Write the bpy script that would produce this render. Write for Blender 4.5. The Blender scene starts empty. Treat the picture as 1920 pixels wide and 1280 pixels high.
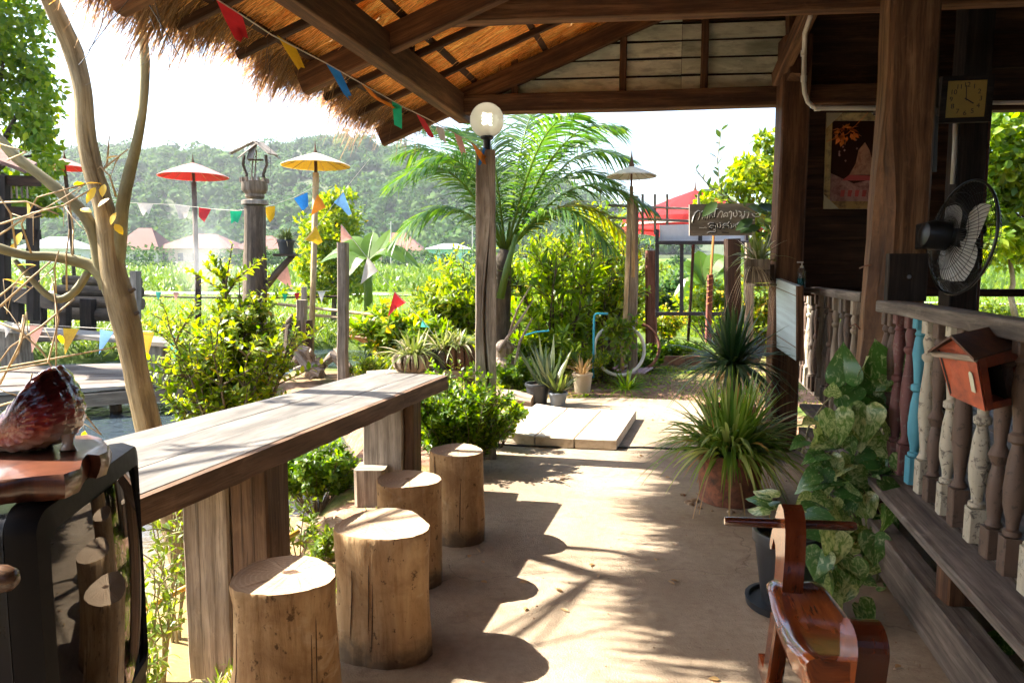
import bpy, math, random
import numpy as np
from mathutils import Vector, Matrix, noise
random.seed(7)
rng = np.random.default_rng(11)
scene = bpy.context.scene
col = scene.collection

# ---------------------------------------------------------------- camera
FPX, CX, CY, HC = 1300.0, 960.0, 640.0, 1.36      # photograph pixels; eye height 1.36 m
PITCH = math.atan(130 / FPX)
cam_d = bpy.data.cameras.new('camera')
cam_d.sensor_width = 36.0
cam_d.lens = FPX / 1920 * 36.0
cam_d.clip_start = 0.02
cam_d.clip_end = 3000
cam = bpy.data.objects.new('camera', cam_d)
cam.location = (0, 0, HC)
cam.rotation_euler = (math.pi / 2 - PITCH, 0, 0)
col.objects.link(cam)
scene.camera = cam

# ---------------------------------------------------------------- sky, sun, exposure
SUN_TRAVEL = Vector((0.70, -0.15, -0.76)).normalized()
SUN_EL = math.asin(-SUN_TRAVEL.z)
SUN_AZ = math.atan2(-SUN_TRAVEL.x, -SUN_TRAVEL.y)
world = bpy.data.worlds.new('World')
scene.world = world
world.use_nodes = True
wn = world.node_tree
bgn = wn.nodes['Background']
sky = wn.nodes.new('ShaderNodeTexSky')
sky.sky_type = 'NISHITA'
sky.sun_disc = False
sky.sun_elevation = SUN_EL
sky.sun_rotation = SUN_AZ
sky.air_density = 1.0
sky.dust_density = 2.2
sky.ozone_density = 0.6
wn.links.new(sky.outputs[0], bgn.inputs[0])
bgn.inputs[1].default_value = 0.095
sun_d = bpy.data.lights.new('sun', 'SUN')
sun_d.energy = 5.0
sun_d.angle = math.radians(0.53)
sun_d.color = (1.0, 0.93, 0.82)
sun_o = bpy.data.objects.new('sun', sun_d)
sun_o.rotation_euler = SUN_TRAVEL.to_track_quat('-Z', 'Y').to_euler()
sun_o.location = (-8, 2, 12)
col.objects.link(sun_o)
scene.view_settings.view_transform = 'Standard'
scene.view_settings.look = 'None'
scene.view_settings.gamma = 1.0
scene.view_settings.use_curve_mapping = False
scene.view_settings.exposure = 2.42
scene.render.engine = 'CYCLES'
cy = scene.cycles
cy.use_denoising = True
try:
    cy.denoiser = 'OPENIMAGEDENOISE'
    cy.denoising_prefilter = 'ACCURATE'
except Exception:
    pass
cy.use_adaptive_sampling = True
cy.adaptive_threshold = 0.035
cy.max_bounces = 8
cy.diffuse_bounces = 4
cy.glossy_bounces = 4
cy.transmission_bounces = 6
cy.transparent_max_bounces = 12
cy.volume_bounces = 0
cy.sample_clamp_indirect = 6.0
cy.caustics_reflective = False
cy.caustics_refractive = False

# ---------------------------------------------------------------- helpers
CP, SP = math.cos(PITCH), math.sin(PITCH)
def ray(px, py):
    a = (px - CX) / FPX; b = -(py - CY) / FPX
    return Vector((a, CP + b * SP, -SP + b * CP))
def at(px, py, d):                 # the point seen at a photo pixel, d metres ahead
    r = ray(px, py); return Vector((0, 0, HC)) + r * (d / r.y)
def atz(px, py, z):                # the point seen at a photo pixel on the level z
    r = ray(px, py); return Vector((0, 0, HC)) + r * ((z - HC) / r.z)
def V(*a): return Vector(a if len(a) > 1 else a[0])
def lerp(a, b, t): return a + (b - a) * t
UP = Vector((0, 0, 1))
ORG = {}

def tag(o, label=None, cat=None, group=None, kind=None):
    if label: o['label'] = label
    if cat: o['category'] = cat
    if group: o['group'] = group
    if kind: o['kind'] = kind
    return o
def thing(name, loc, label, cat, group=None):
    o = bpy.data.objects.new(name, None)
    o.empty_display_size = 0.1
    o.location = loc
    col.objects.link(o)
    ORG[o] = Vector(loc)
    return tag(o, label, cat, group)
def link(name, me, parent=None, loc=None):
    o = bpy.data.objects.new(name, me)
    col.objects.link(o)
    if parent is not None:
        o.parent = parent
        ORG[o] = ORG[parent]
    else:
        o.location = loc if loc is not None else (0, 0, 0)
        ORG[o] = Vector(o.location)
    return o

class MB:
    """collects boxes, beams, tubes, lathes and prisms of one piece"""
    def __init__(self):
        self.v, self.f, self.uv, self.m = [], [], [], []
    def add(self, vs): 
        n = len(self.v); self.v.extend(Vector(p) for p in vs); return n
    def face(self, idx, uv=None, m=0):
        self.f.append(tuple(idx)); self.uv.append(uv or [(0, 0)] * len(idx)); self.m.append(m)
    def rings(self, rings, us, per, m=0, cap=True, closed=True, capm=None):
        k = len(rings[0]); base = [self.add(r) for r in rings]
        cl = [0.0]
        for j in range(k): cl.append(cl[-1] + per[j % len(per)])
        for i in range(len(rings) - 1):
            for j in range(k if closed else k - 1):
                j2 = (j + 1) % k
                self.face((base[i] + j, base[i] + j2, base[i + 1] + j2, base[i + 1] + j),
                          [(us[i], cl[j]), (us[i], cl[j + 1]), (us[i + 1], cl[j + 1]), (us[i + 1], cl[j])], m)
        if cap:
            cm = m if capm is None else capm
            for i, rev in ((0, True), (len(rings) - 1, False)):
                ids = [base[i] + j for j in range(k)]
                c = sum((self.v[q] for q in ids), Vector()) / k
                uv = [((self.v[q] - c).length * math.cos(2 * math.pi * n / k), (self.v[q] - c).length * math.sin(2 * math.pi * n / k)) for n, q in enumerate(ids)]
                if rev: ids = ids[::-1]; uv = uv[::-1]
                self.face(ids, uv, cm)
    def beam(self, p0, p1, w, h, up=UP, ch=0.006, seg=1, jit=0.0, m=0, taper=1.0):
        p0, p1 = Vector(p0), Vector(p1)
        d = (p1 - p0); L = d.length; d.normalize()
        s = d.cross(Vector(up))
        if s.length < 1e-5: s = d.cross(Vector((1, 0, 0)))
        s.normalize(); u = s.cross(d).normalized()
        a, b = w / 2, h / 2; c = min(ch, a * .6, b * .6)
        prof = [(-a + c, -b), (a - c, -b), (a, -b + c), (a, b - c), (a - c, b), (-a + c, b), (-a, b - c), (-a, -b + c)]
        per = [w, c, h, c, w, c, h, c]
        R, us = [], []
        for i in range(seg + 1):
            t = i / seg
            ox, oy = (random.uniform(-jit, jit), random.uniform(-jit, jit)) if 0 < i < seg else (0, 0)
            k = 1 + (taper - 1) * t
            R.append([p0 + d * (L * t) + s * ((x * k) + ox + random.uniform(-jit, jit) * .4) + u * ((y * k) + oy + random.uniform(-jit, jit) * .4) for x, y in prof])
            us.append(L * t)
        self.rings(R, us, per, m)
        return self
    def box(self, c, sx, sy, sz, rz=0.0, ch=0.004, m=0):
        c = Vector(c); q = Matrix.Rotation(rz, 3, 'Z')
        ax = [q @ Vector((1, 0, 0)), q @ Vector((0, 1, 0)), UP]
        s = [sx, sy, sz]
        l = max(range(3), key=lambda i: s[i])
        o = [i for i in range(3) if i != l]
        if l == 2:
            return self.beam(c - ax[2] * sz / 2, c + ax[2] * sz / 2, sy, sx, up=ax[0], ch=ch, m=m)
        oth = o[0]
        return self.beam(c - ax[l] * s[l] / 2, c + ax[l] * s[l] / 2, s[oth], sz, up=UP, ch=ch, m=m)
    def tube(self, path, rad, n=8, m=0, cap=True, squash=1.0, jit=0.0):
        path = [Vector(p) for p in path]
        if not hasattr(rad, '__len__'): rad = [rad] * len(path)
        T = []
        for i in range(len(path)):
            a = path[max(i - 1, 0)]; b = path[min(i + 1, len(path) - 1)]
            T.append((b - a).normalized())
        ref = Vector((0, 0, 1)) if abs(T[0].z) < .9 else Vector((1, 0, 0))
        s = T[0].cross(ref).normalized()
        R, us, u = [], [], 0.0
        for i, p in enumerate(path):
            s = (s - T[i] * s.dot(T[i]))
            if s.length < 1e-6: s = T[i].orthogonal()
            s.normalize(); b = T[i].cross(s)
            if i: u += (p - path[i - 1]).length
            us.append(u)
            R.append([p + (s * math.cos(2 * math.pi * j / n) + b * math.sin(2 * math.pi * j / n) * squash) * rad[i] * (1 + random.uniform(-jit, jit)) for j in range(n)])
        r = sum(rad) / len(rad)
        self.rings(R, us, [2 * math.pi * r / n], m, cap)
        return self
    def lathe(self, prof, c, n=16, axis=UP, m=0, cap=True, off=0.0):
        axis = Vector(axis).normalized(); s = axis.orthogonal().normalized(); b = axis.cross(s)
        c = Vector(c); R, us, u = [], [], 0
        for i, (r, z) in enumerate(prof):
            if i: u += math.hypot(r - prof[i - 1][0], z - prof[i - 1][1])
            us.append(u)
            R.append([c + axis * z + (s * math.cos(off + 2 * math.pi * j / n) + b * math.sin(off + 2 * math.pi * j / n)) * max(r, 1e-4) for j in range(n)])
        mr = max(r for r, z in prof)
        self.rings(R, us, [2 * math.pi * mr / n], m, cap)
        return self
    def prism(self, pts, ext, m=0, side_m=None):
        """a flat outline (3D points) pushed along ext"""
        pts = [Vector(p) for p in pts]; ext = Vector(ext); k = len(pts)
        a = self.add(pts); b = self.add([p + ext for p in pts])
        x = (pts[1] - pts[0]).normalized(); n = ext.normalized(); y = n.cross(x)
        uv = [((p - pts[0]).dot(x), (p - pts[0]).dot(y)) for p in pts]
        self.face([a + i for i in range(k)][::-1], uv[::-1], m)
        self.face([b + i for i in range(k)], uv, m)
        L = 0
        for i in range(k):
            j = (i + 1) % k; l = (pts[j] - pts[i]).length
            self.face((a + i, a + j, b + j, b + i), [(L, 0), (L + l, 0), (L + l, ext.length), (L, ext.length)], m if side_m is None else side_m)
            L += l
        return self
    def strip(self, pa, pb, m=0, us=None):
        """a sheet between two polylines"""
        a = self.add(pa); b = self.add(pb); u = 0
        for i in range(len(pa) - 1):
            l = (Vector(pa[i + 1]) - Vector(pa[i])).length; w = (Vector(pa[i]) - Vector(pb[i])).length
            self.face((a + i, a + i + 1, b + i + 1, b + i), [(u, 0), (u + l, 0), (u + l, w), (u, w)], m); u += l
        return self
    def build(self, name, mats, parent=None, loc=None, smooth=False, kind=None):
        if not isinstance(mats, (list, tuple)): mats = [mats]
        org = ORG[parent] if parent is not None else Vector(loc if loc is not None else (0, 0, 0))
        me = bpy.data.meshes.new(name)
        me.from_pydata([tuple(p - org) for p in self.v], [], self.f)
        uvl = me.uv_layers.new(name='UVMap')
        flat = [c for f in self.uv for q in f for c in q]
        uvl.data.foreach_set('uv', flat)
        for x in mats: me.materials.append(x)
        if len(mats) > 1: me.polygons.foreach_set('material_index', self.m)
        if smooth is True: me.polygons.foreach_set('use_smooth', [True] * len(self.f))
        elif smooth: me.set_sharp_from_angle(angle=math.radians(smooth)); me.polygons.foreach_set('use_smooth', [True] * len(self.f)); me.set_sharp_from_angle(angle=math.radians(smooth))
        me.update()
        o = link(name, me, parent, org if parent is None else None)
        if kind: o['kind'] = kind
        return o

# ---- masses of leaves and blades, assembled with numpy
def nrm(a): return a / np.maximum(np.linalg.norm(a, axis=-1, keepdims=True), 1e-9)
T_DIAMOND = (np.array([[0, 0, 0], [.5, .45, .14], [0, 1, -.05], [-.5, .45, .14]]), [(0, 1, 2), (0, 2, 3)])
T_LEAF = (np.array([[0, 0, 0], [.36, .22, .09], [.5, .5, .12], [.3, .8, .04], [0, 1, -.12], [-.3, .8, .04], [-.5, .5, .12], [-.36, .22, .09], [0, .3, 0], [0, .65, 0]]),
          [(0, 1, 8), (1, 2, 8), (2, 9, 8), (2, 3, 9), (3, 4, 9), (4, 5, 9), (5, 6, 9), (6, 8, 9), (6, 7, 8), (7, 0, 8)])
class LB:
    def __init__(self): self.P, self.F, self.U, self.n = [], [], [], 0
    def leaves(self, P, D, N, L, W, tmpl=T_DIAMOND):
        P = np.asarray(P, float); k = len(P)
        if k == 0: return self
        D = nrm(np.asarray(D, float)); N = np.asarray(N, float)
        S = nrm(np.cross(D, N)); N = np.cross(S, D)
        L = np.broadcast_to(np.asarray(L, float), (k,)); W = np.broadcast_to(np.asarray(W, float), (k,))
        tv, tf = tmpl
        vv = P[:, None, :] + S[:, None, :] * (tv[None, :, 0:1] * W[:, None, None]) + D[:, None, :] * (tv[None, :, 1:2] * L[:, None, None]) + N[:, None, :] * (tv[None, :, 2:3] * W[:, None, None])
        f = np.asarray(tf)
        ff = f[None] + (np.arange(k) * len(tv))[:, None, None] + self.n
        self.P.append(vv.reshape(-1, 3)); self.F.append(ff.reshape(-1, 3))
        self.U.append(np.tile(tv[:, :2] + np.array([.5, 0]), (k, 1)))
        self.n += k * len(tv)
        return self
    def blades(self, P, D, L, W, droop, seg=4, S=None, tip=.15, base=.5):
        """ribbons starting at P along D, sagging by droop, tapering"""
        P = np.asarray(P, float); k = len(P)
        if k == 0: return self
        D = nrm(np.asarray(D, float))
        L = np.broadcast_to(np.asarray(L, float), (k,)); W = np.broadcast_to(np.asarray(W, float), (k,)); droop = np.broadcast_to(np.asarray(droop, float), (k,))
        if S is None:
            S = np.cross(D, np.array([0, 0, 1.0])); bad = np.linalg.norm(S, axis=1) < .05
            S[bad] = [1, 0, 0]
        S = nrm(np.asarray(S, float))
        t = np.linspace(0, 1, seg + 1)
        c = P[:, None] + D[:, None] * (L[:, None] * t)[..., None]
        c[..., 2] -= (droop * L)[:, None] * t ** 2
        w = np.where(t < .35, base + (1 - base) * t / .35, 1 - (1 - tip) * ((t - .35) / .65) ** 1.5)
        o = S[:, None] * (W[:, None] * w * .5)[..., None]
        vv = np.stack([c - o, c + o], axis=2).reshape(k, -1, 3)
        i = np.arange(seg) * 2
        tri = np.concatenate([np.stack([i, i + 1, i + 3], 1), np.stack([i, i + 3, i + 2], 1)])
        ff = tri[None] + (np.arange(k) * (2 * (seg + 1)))[:, None, None] + self.n
        self.P.append(vv.reshape(-1, 3)); self.F.append(ff.reshape(-1, 3))
        u = np.stack([np.stack([np.zeros(seg + 1), t], 1), np.stack([np.ones(seg + 1), t], 1)], 1).reshape(-1, 2)
        self.U.append(np.tile(u, (k, 1)))
        self.n += k * 2 * (seg + 1)
        return self
    def raw(self, P, F, U=None):
        P = np.asarray(P, float)
        self.P.append(P); self.F.append(np.asarray(F) + self.n); self.U.append(np.zeros((len(P), 2)) if U is None else np.asarray(U)); self.n += len(P)
        return self
    def build(self, name, mats, parent=None, loc=None, smooth=False, kind=None):
        P = np.concatenate(self.P); F = np.concatenate(self.F); U = np.concatenate(self.U)
        org = ORG[parent] if parent is not None else Vector(loc if loc is not None else (0, 0, 0))
        P = P - np.array(org)
        me = bpy.data.meshes.new(name)
        nf = len(F)
        me.vertices.add(len(P)); me.vertices.foreach_set('co', P.astype(np.float32).ravel())
        me.loops.add(nf * 3); me.loops.foreach_set('vertex_index', F.astype(np.int32).ravel())
        me.polygons.add(nf); me.polygons.foreach_set('loop_start', np.arange(0, nf * 3, 3, dtype=np.int32))
        me.polygons.foreach_set('loop_total', np.full(nf, 3, dtype=np.int32))
        uvl = me.uv_layers.new(name='UVMap'); uvl.data.foreach_set('uv', U[F.ravel()].astype(np.float32).ravel())
        for x in (mats if isinstance(mats, (list, tuple)) else [mats]): me.materials.append(x)
        if smooth: me.polygons.foreach_set('use_smooth', [True] * nf)
        me.update(calc_edges=True); me.validate()
        o = link(name, me, parent, org if parent is None else None)
        if kind: o['kind'] = kind
        return o
def rdir(n, zmin=-1, zmax=1):
    a = rng.uniform(0, 2 * math.pi, n); z = rng.uniform(zmin, zmax, n); r = np.sqrt(1 - z * z)
    return np.stack([r * np.cos(a), r * np.sin(a), z], 1)

# ---------------------------------------------------------------- materials
M = {}
class NT:
    def __init__(self, name):
        self.mat = bpy.data.materials.new(name); self.mat.use_nodes = True
        self.t = self.mat.node_tree; self.t.nodes.clear()
        self.out = self.t.nodes.new('ShaderNodeOutputMaterial')
        M[name] = self.mat
    def n(self, typ, ins=None, **props):
        x = self.t.nodes.new(typ)
        for k, v in props.items(): setattr(x, k, v)
        for k, v in (ins or {}).items():
            if isinstance(v, bpy.types.NodeSocket): self.t.links.new(v, x.inputs[k])
            else: x.inputs[k].default_value = v
        return x
    def ramp(self, fac, stops, interp='LINEAR'):
        x = self.n('ShaderNodeValToRGB', {0: fac}); cr = x.color_ramp; cr.interpolation = interp
        while len(cr.elements) < len(stops): cr.elements.new(.5)
        for e, (p, c) in zip(cr.elements, stops): e.position = p; e.color = (*c, 1) if len(c) == 3 else c
        return x.outputs[0]
    def mix(self, fac, a, b, mode='MIX'):
        x = self.n('ShaderNodeMix', data_type='RGBA', blend_type=mode)
        for i, v in ((0, fac), (6, a), (7, b)):
            if isinstance(v, bpy.types.NodeSocket): self.t.links.new(v, x.inputs[i])
            else: x.inputs[i].default_value = (*v, 1) if (i and len(v) == 3) else v
        return x.outputs[2]
    def math(self, op, a, b=0.0):
        x = self.n('ShaderNodeMath', {0: a, 1: b}, operation=op); return x.outputs[0]
    def coords(self, kind='UV', scale=(1, 1, 1), rand=True):
        tc = self.n('ShaderNodeTexCoord')
        src = tc.outputs[kind]
        if rand:
            oi = self.n('ShaderNodeObjectInfo')
            k = self.math('MULTIPLY', oi.outputs['Random'], 37.0)
            cb = self.n('ShaderNodeCombineXYZ', {0: k, 1: k, 2: k})
            src = self.n('ShaderNodeVectorMath', {0: src, 1: cb.outputs[0]}, operation='ADD').outputs[0]
        return self.n('ShaderNodeMapping', {0: src, 3: scale}).outputs[0]
    def noise(self, vec, scale=5, detail=4, rough=.55, dist=0.0):
        return self.n('ShaderNodeTexNoise', {'Vector': vec, 'Scale': scale, 'Detail': detail, 'Roughness': rough, 'Distortion': dist}).outputs[0]
    def bump(self, h, dist=.01, strength=.6, normal=None):
        ins = {'Height': h, 'Distance': dist, 'Strength': strength}
        if normal is not None: ins['Normal'] = normal
        return self.n('ShaderNodeBump', ins).outputs[0]
    def bsdf(self, color, rough=.7, normal=None, metal=0.0, spec=.5, coat=0.0, coat_rough=.1, extra=None):
        ins = {'Base Color': color if isinstance(color, bpy.types.NodeSocket) else (*color, 1), 'Roughness': rough, 'Metallic': metal, 'Specular IOR Level': spec, 'Coat Weight': coat, 'Coat Roughness': coat_rough}
        if normal is not None: ins['Normal'] = normal
        ins.update(extra or {})
        return self.n('ShaderNodeBsdfPrincipled', ins).outputs[0]
    def done(self, sh, vol=None):
        self.t.links.new(sh, self.out.inputs[0]); return self.mat

def wood(name, dark, mid, light, rough=.75, grain=26.0, bump=.004, crack=.5, coat=0.0, spec=.35, stain=(.35, .65)):
    """timber: grain runs along u of the piece's own UV"""
    t = NT(name)
    v1 = t.coords('UV', (1.6, grain, 1))
    g = t.noise(v1, 1.0, 6, .62, .25)
    v2 = t.coords('UV', (1.1, 2.6, 1))
    s = t.noise(v2, 2.2, 3, .6)
    v3 = t.coords('UV', (.9, grain * 1.7, 1))
    c = t.noise(v3, .7, 3, .5, .5)
    fine = t.noise(t.coords('UV', (7, grain * 5, 1)), 1.0, 4, .65)
    blot = t.noise(t.coords('UV', (4, 9, 1)), 2.0, 5, .7, .6)
    base = t.ramp(g, [(.34, dark), (.5, mid), (.66, light)])
    base = t.mix(t.ramp(fine, [(.34, (.55, .55, .55)), (.5, (0, 0, 0))]), base, tuple(x * .6 for x in dark))
    base = t.mix(t.ramp(blot, [(.55, (0, 0, 0)), (.72, (.45, .45, .45))]), base, tuple(min(1, x * 1.15) for x in light))
    base = t.mix(t.ramp(s, [(stain[0], (0, 0, 0)), (stain[1], (1, 1, 1))]), t.mix(.55, base, tuple(x * .55 for x in dark)), base)
    crk = t.ramp(c, [(.30, (1, 1, 1)), (.36, (0, 0, 0))])
    base = t.mix(t.math('MULTIPLY', crk, crack), base, tuple(x * .25 for x in dark))
    oi = t.n('ShaderNodeObjectInfo')
    hv = t.n('ShaderNodeHueSaturation', {'Hue': .5, 'Saturation': 1.0, 'Value': t.math('ADD', t.math('MULTIPLY', oi.outputs['Random'], .3), .85), 'Fac': 1.0, 'Color': base}).outputs[0]
    h = t.math('SUBTRACT', t.math('ADD', t.math('MULTIPLY', g, .6), t.math('MULTIPLY', fine, .4)), t.math('MULTIPLY', crk, crack))
    return t.done(t.bsdf(hv, rough, t.bump(h, bump, .8), spec=spec, coat=coat))

def plain(name, color, rough=.6, metal=0.0, spec=.5, coat=0.0, var=.12, bump=0.0, bscale=60, dirt=None):
    t = NT(name)
    v = t.coords('Object', (1, 1, 1))
    n1 = t.noise(v, 6, 4, .6)
    c = t.ramp(n1, [(.25, tuple(x * (1 - var) for x in color)), (.75, tuple(min(1, x * (1 + var)) for x in color))])
    if dirt:
        d = t.noise(v, 14, 6, .7, .3)
        c = t.mix(t.ramp(d, [(.45, (0, 0, 0)), (.68, (1, 1, 1))]), c, dirt)
    nm = t.bump(t.noise(v, bscale, 4), bump, .6) if bump else None
    return t.done(t.bsdf(c, rough, nm, metal, spec, coat))

def leafmat(name, c1, c2, c3=None, trans=.42, rough=.42, spec=.5, yellow=None, tcol=None, vary=1.0):
    """foliage: colour differs leaf by leaf, light passes through"""
    t = NT(name)
    geo = t.n('ShaderNodeNewGeometry')
    r = geo.outputs['Random Per Island']
    stops = [(0, c1), (.55, c2), (1, c3 or c2)]
    c = t.ramp(r, stops)
    if yellow:
        c = t.mix(t.ramp(t.math('FRACT', t.math('MULTIPLY', r, 13.7)), [(1 - yellow[1], (0, 0, 0)), (1 - yellow[1] + .02, (1, 1, 1))]), c, yellow[0])
    tc = t.n('ShaderNodeHueSaturation', {'Hue': .485, 'Saturation': 1.15, 'Value': 2.2, 'Fac': 1.0, 'Color': c}).outputs[0]
    sh = t.bsdf(c, rough, None, spec=spec)
    tr = t.n('ShaderNodeBsdfTranslucent', {0: tc}).outputs[0]
    return t.done(t.n('ShaderNodeMixShader', {0: trans, 1: sh, 2: tr}).outputs[0])

def cloth(name, color, trans=.45):
    t = NT(name)
    v = t.coords('UV', (1, 1, 1))
    n1 = t.noise(v, 30, 3)
    c = t.ramp(n1, [(.3, tuple(x * .82 for x in color)), (.7, color)])
    sh = t.bsdf(c, .55, t.bump(t.noise(v, 18, 2), .004, .5), spec=.3)
    tr = t.n('ShaderNodeBsdfTranslucent', {0: c}).outputs[0]
    return t.done(t.n('ShaderNodeMixShader', {0: trans, 1: sh, 2: tr}).outputs[0])

wood('timber_brown', (.058, .025, .012), (.135, .062, .028), (.235, .118, .056))
wood('timber_dark', (.024, .010, .005), (.06, .027, .013), (.11, .054, .028), crack=.5)
wood('timber_warm', (.07, .032, .014), (.16, .078, .035), (.27, .15, .072), crack=.7, bump=.008)
wood('timber_grey', (.17, .14, .11), (.33, .28, .225), (.48, .42, .35), crack=.6)
wood('timber_weather', (.15, .11, .075), (.30, .235, .17), (.44, .36, .27), crack=.7)
wood('timber_black', (.010, .007, .005), (.028, .018, .013), (.055, .038, .028), crack=.3)
wood('table_wood', (.105, .094, .08), (.16, .145, .126), (.215, .197, .174), grain=12, crack=.3, rough=.62, bump=.002)
wood('table_edge', (.10, .055, .03), (.20, .115, .066), (.31, .195, .12), crack=.5)
def mat_stump():
    t = NT('stump_bark')
    g = t.noise(t.coords('UV', (1.6, 9, 1)), 1.0, 7, .66, .5); s = t.noise(t.coords('UV', (2.2, 2.2, 1)), 2.4, 5, .65, .4)
    d = t.noise(t.coords('UV', (26, 34, 1)), 1.0, 4, .7); k = t.noise(t.coords('UV', (5, 1.6, 1)), 2.0, 4, .6, 1.2); fine = t.noise(t.coords('UV', (8, 60, 1)), 1.0, 4, .6)
    c = t.ramp(g, [(.28, (.30, .165, .07)), (.5, (.49, .315, .16)), (.72, (.64, .46, .26))])
    c = t.mix(t.ramp(s, [(.36, (.75, .75, .75)), (.55, (0, 0, 0))]), c, (.25, .135, .06))
    c = t.mix(t.ramp(k, [(.60, (0, 0, 0)), (.72, (.55, .55, .55))]), c, (.62, .48, .32))
    c = t.mix(t.ramp(fine, [(.3, (.5, .5, .5)), (.45, (0, 0, 0))]), c, (.22, .115, .05))
    c = t.mix(t.ramp(d, [(.33, (.85, .85, .85)), (.40, (0, 0, 0))]), c, (.09, .05, .025))
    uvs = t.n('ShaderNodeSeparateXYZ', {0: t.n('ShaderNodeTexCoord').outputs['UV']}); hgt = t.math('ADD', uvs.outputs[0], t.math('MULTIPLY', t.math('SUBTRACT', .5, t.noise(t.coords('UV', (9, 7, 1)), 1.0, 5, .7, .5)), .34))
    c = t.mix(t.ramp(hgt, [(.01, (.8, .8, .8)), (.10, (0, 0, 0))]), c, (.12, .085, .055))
    t.done(t.bsdf(c, .78, t.bump(t.math('ADD', t.math('MULTIPLY', fine, .6), t.math('ADD', g, t.math('MULTIPLY', d, .4))), .006, .8), spec=.25))
mat_stump()
wood('red_post', (.11, .032, .022), (.22, .075, .05), (.33, .15, .11), crack=.7)
wood('deck_grey', (.085, .065, .050), (.18, .143, .115), (.29, .242, .20), crack=.6)
wood('bamboo', (.30, .19, .085), (.50, .34, .17), (.62, .46, .26), grain=8, crack=.15)
wood('bark_tan', (.17, .115, .05), (.38, .28, .135), (.55, .44, .25), grain=22, crack=.85, bump=.02)
wood('post_pale', (.20, .155, .115), (.40, .33, .255), (.56, .48, .39), crack=.8)
wood('bark_green', (.15, .13, .06), (.30, .265, .13), (.44, .39, .22), grain=8, crack=.25, bump=.004)
wood('bark_dark', (.05, .035, .024), (.12, .085, .055), (.20, .15, .10), grain=10, crack=.5, bump=.01)
wood('lacquer', (.075, .014, .004), (.20, .046, .010), (.32, .092, .02), grain=9, crack=.1, stain=(.2, .5), rough=.16, bump=.0004, coat=1.0, spec=.6)
wood('lacquer_dark', (.045, .009, .003), (.11, .022, .007), (.18, .045, .014), grain=7, crack=.1, rough=.18, bump=.0004, coat=1.0, spec=.6)
wood('driftwood', (.16, .11, .075), (.36, .27, .20), (.55, .45, .36), grain=14, crack=.6, bump=.012)
wood('white_stool_top', (.28, .19, .11), (.50, .37, .24), (.64, .51, .36), grain=5, crack=.25)
# ---------------------------------------------------------------- more materials
def mat_concrete():
    t = NT('concrete_floor'); v = t.coords('Object', rand=False)
    a = t.noise(v, 1.3, 5, .6, .3); b = t.noise(v, 26, 5, .65); c = t.noise(v, 7, 4, .6, .6); d = t.noise(v, 140, 2, .5)
    base = t.ramp(a, [(.3, (.215, .16, .104)), (.5, (.305, .238, .164)), (.72, (.395, .32, .232))])
    base = t.mix(t.ramp(b, [(.35, (.45, .45, .45)), (.6, (0, 0, 0))]), base, (.20, .14, .095))
    base = t.mix(t.ramp(c, [(.58, (0, 0, 0)), (.75, (.5, .5, .5))]), base, (.17, .115, .075))
    base = t.mix(t.ramp(d, [(.25, (.5, .5, .5)), (.34, (0, 0, 0))]), base, (.13, .09, .06))
    vo = t.n('ShaderNodeTexVoronoi', {'Vector': t.n('ShaderNodeVectorMath', {0: v, 1: t.n('ShaderNodeVectorMath', {0: t.n('ShaderNodeTexNoise', {'Vector': v, 'Scale': 3.0, 'Detail': 4.0}).outputs[1], 1: (.45, .45, .45)}, operation='MULTIPLY').outputs[0]}, operation='ADD').outputs[0], 'Scale': .55}, feature='DISTANCE_TO_EDGE').outputs[0]
    crk = t.ramp(vo, [(.0, (.38, .38, .38)), (.0035, (0, 0, 0))])
    base = t.mix(crk, base, (.07, .045, .03))
    e = t.noise(v, 420, 2, .5); base = t.mix(t.ramp(e, [(.60, (0, 0, 0)), (.70, (.5, .5, .5))]), base, (.46, .38, .29))
    st = t.noise(v, 2.6, 6, .7, 1.0); base = t.mix(t.ramp(st, [(.55, (0, 0, 0)), (.66, (.55, .55, .55))]), base, (.16, .105, .068))
    h = t.math('SUBTRACT', t.math('ADD', t.math('MULTIPLY', b, .6), t.math('MULTIPLY', d, .5)), t.math('MULTIPLY', crk, .7))
    t.done(t.bsdf(base, .8, t.bump(h, .009, .8), spec=.3))
mat_concrete()
def mat_ground():
    t = NT('ground'); v = t.coords('Object', rand=False)
    sep = t.n('ShaderNodeSeparateXYZ', {0: v})
    n1 = t.noise(v, .9, 5, .6, .4); n2 = t.noise(v, 9, 5, .65); n3 = t.noise(v, .05, 4, .6)
    soil = t.ramp(n2, [(.3, (.15, .075, .045)), (.5, (.25, .14, .09)), (.72, (.36, .24, .16))])
    gr = t.ramp(n2, [(.3, (.045, .075, .015)), (.55, (.085, .125, .022)), (.75, (.15, .17, .04))])
    near = t.mix(t.ramp(n1, [(.50, (0, 0, 0)), (.62, (1, 1, 1))]), soil, gr)
    fld = t.ramp(n3, [(.35, (.075, .155, .02)), (.52, (.12, .20, .028)), (.7, (.18, .235, .045))])
    fld = t.mix(t.ramp(t.noise(v, .7, 4, .7), [(.4, (0, 0, 0)), (.7, (.6, .6, .6))]), fld, (.07, .14, .02))
    mid = t.mix(t.ramp(t.math('DIVIDE', sep.outputs[1], 40.0), [(.20, (0, 0, 0)), (.32, (1, 1, 1))]), near, gr)
    c = t.mix(t.ramp(t.math('DIVIDE', sep.outputs[1], 100.0), [(.22, (0, 0, 0)), (.42, (1, 1, 1))]), mid, fld)
    t.done(t.bsdf(c, .95, t.bump(n2, .04, .8), spec=.15))
mat_ground()
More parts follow.
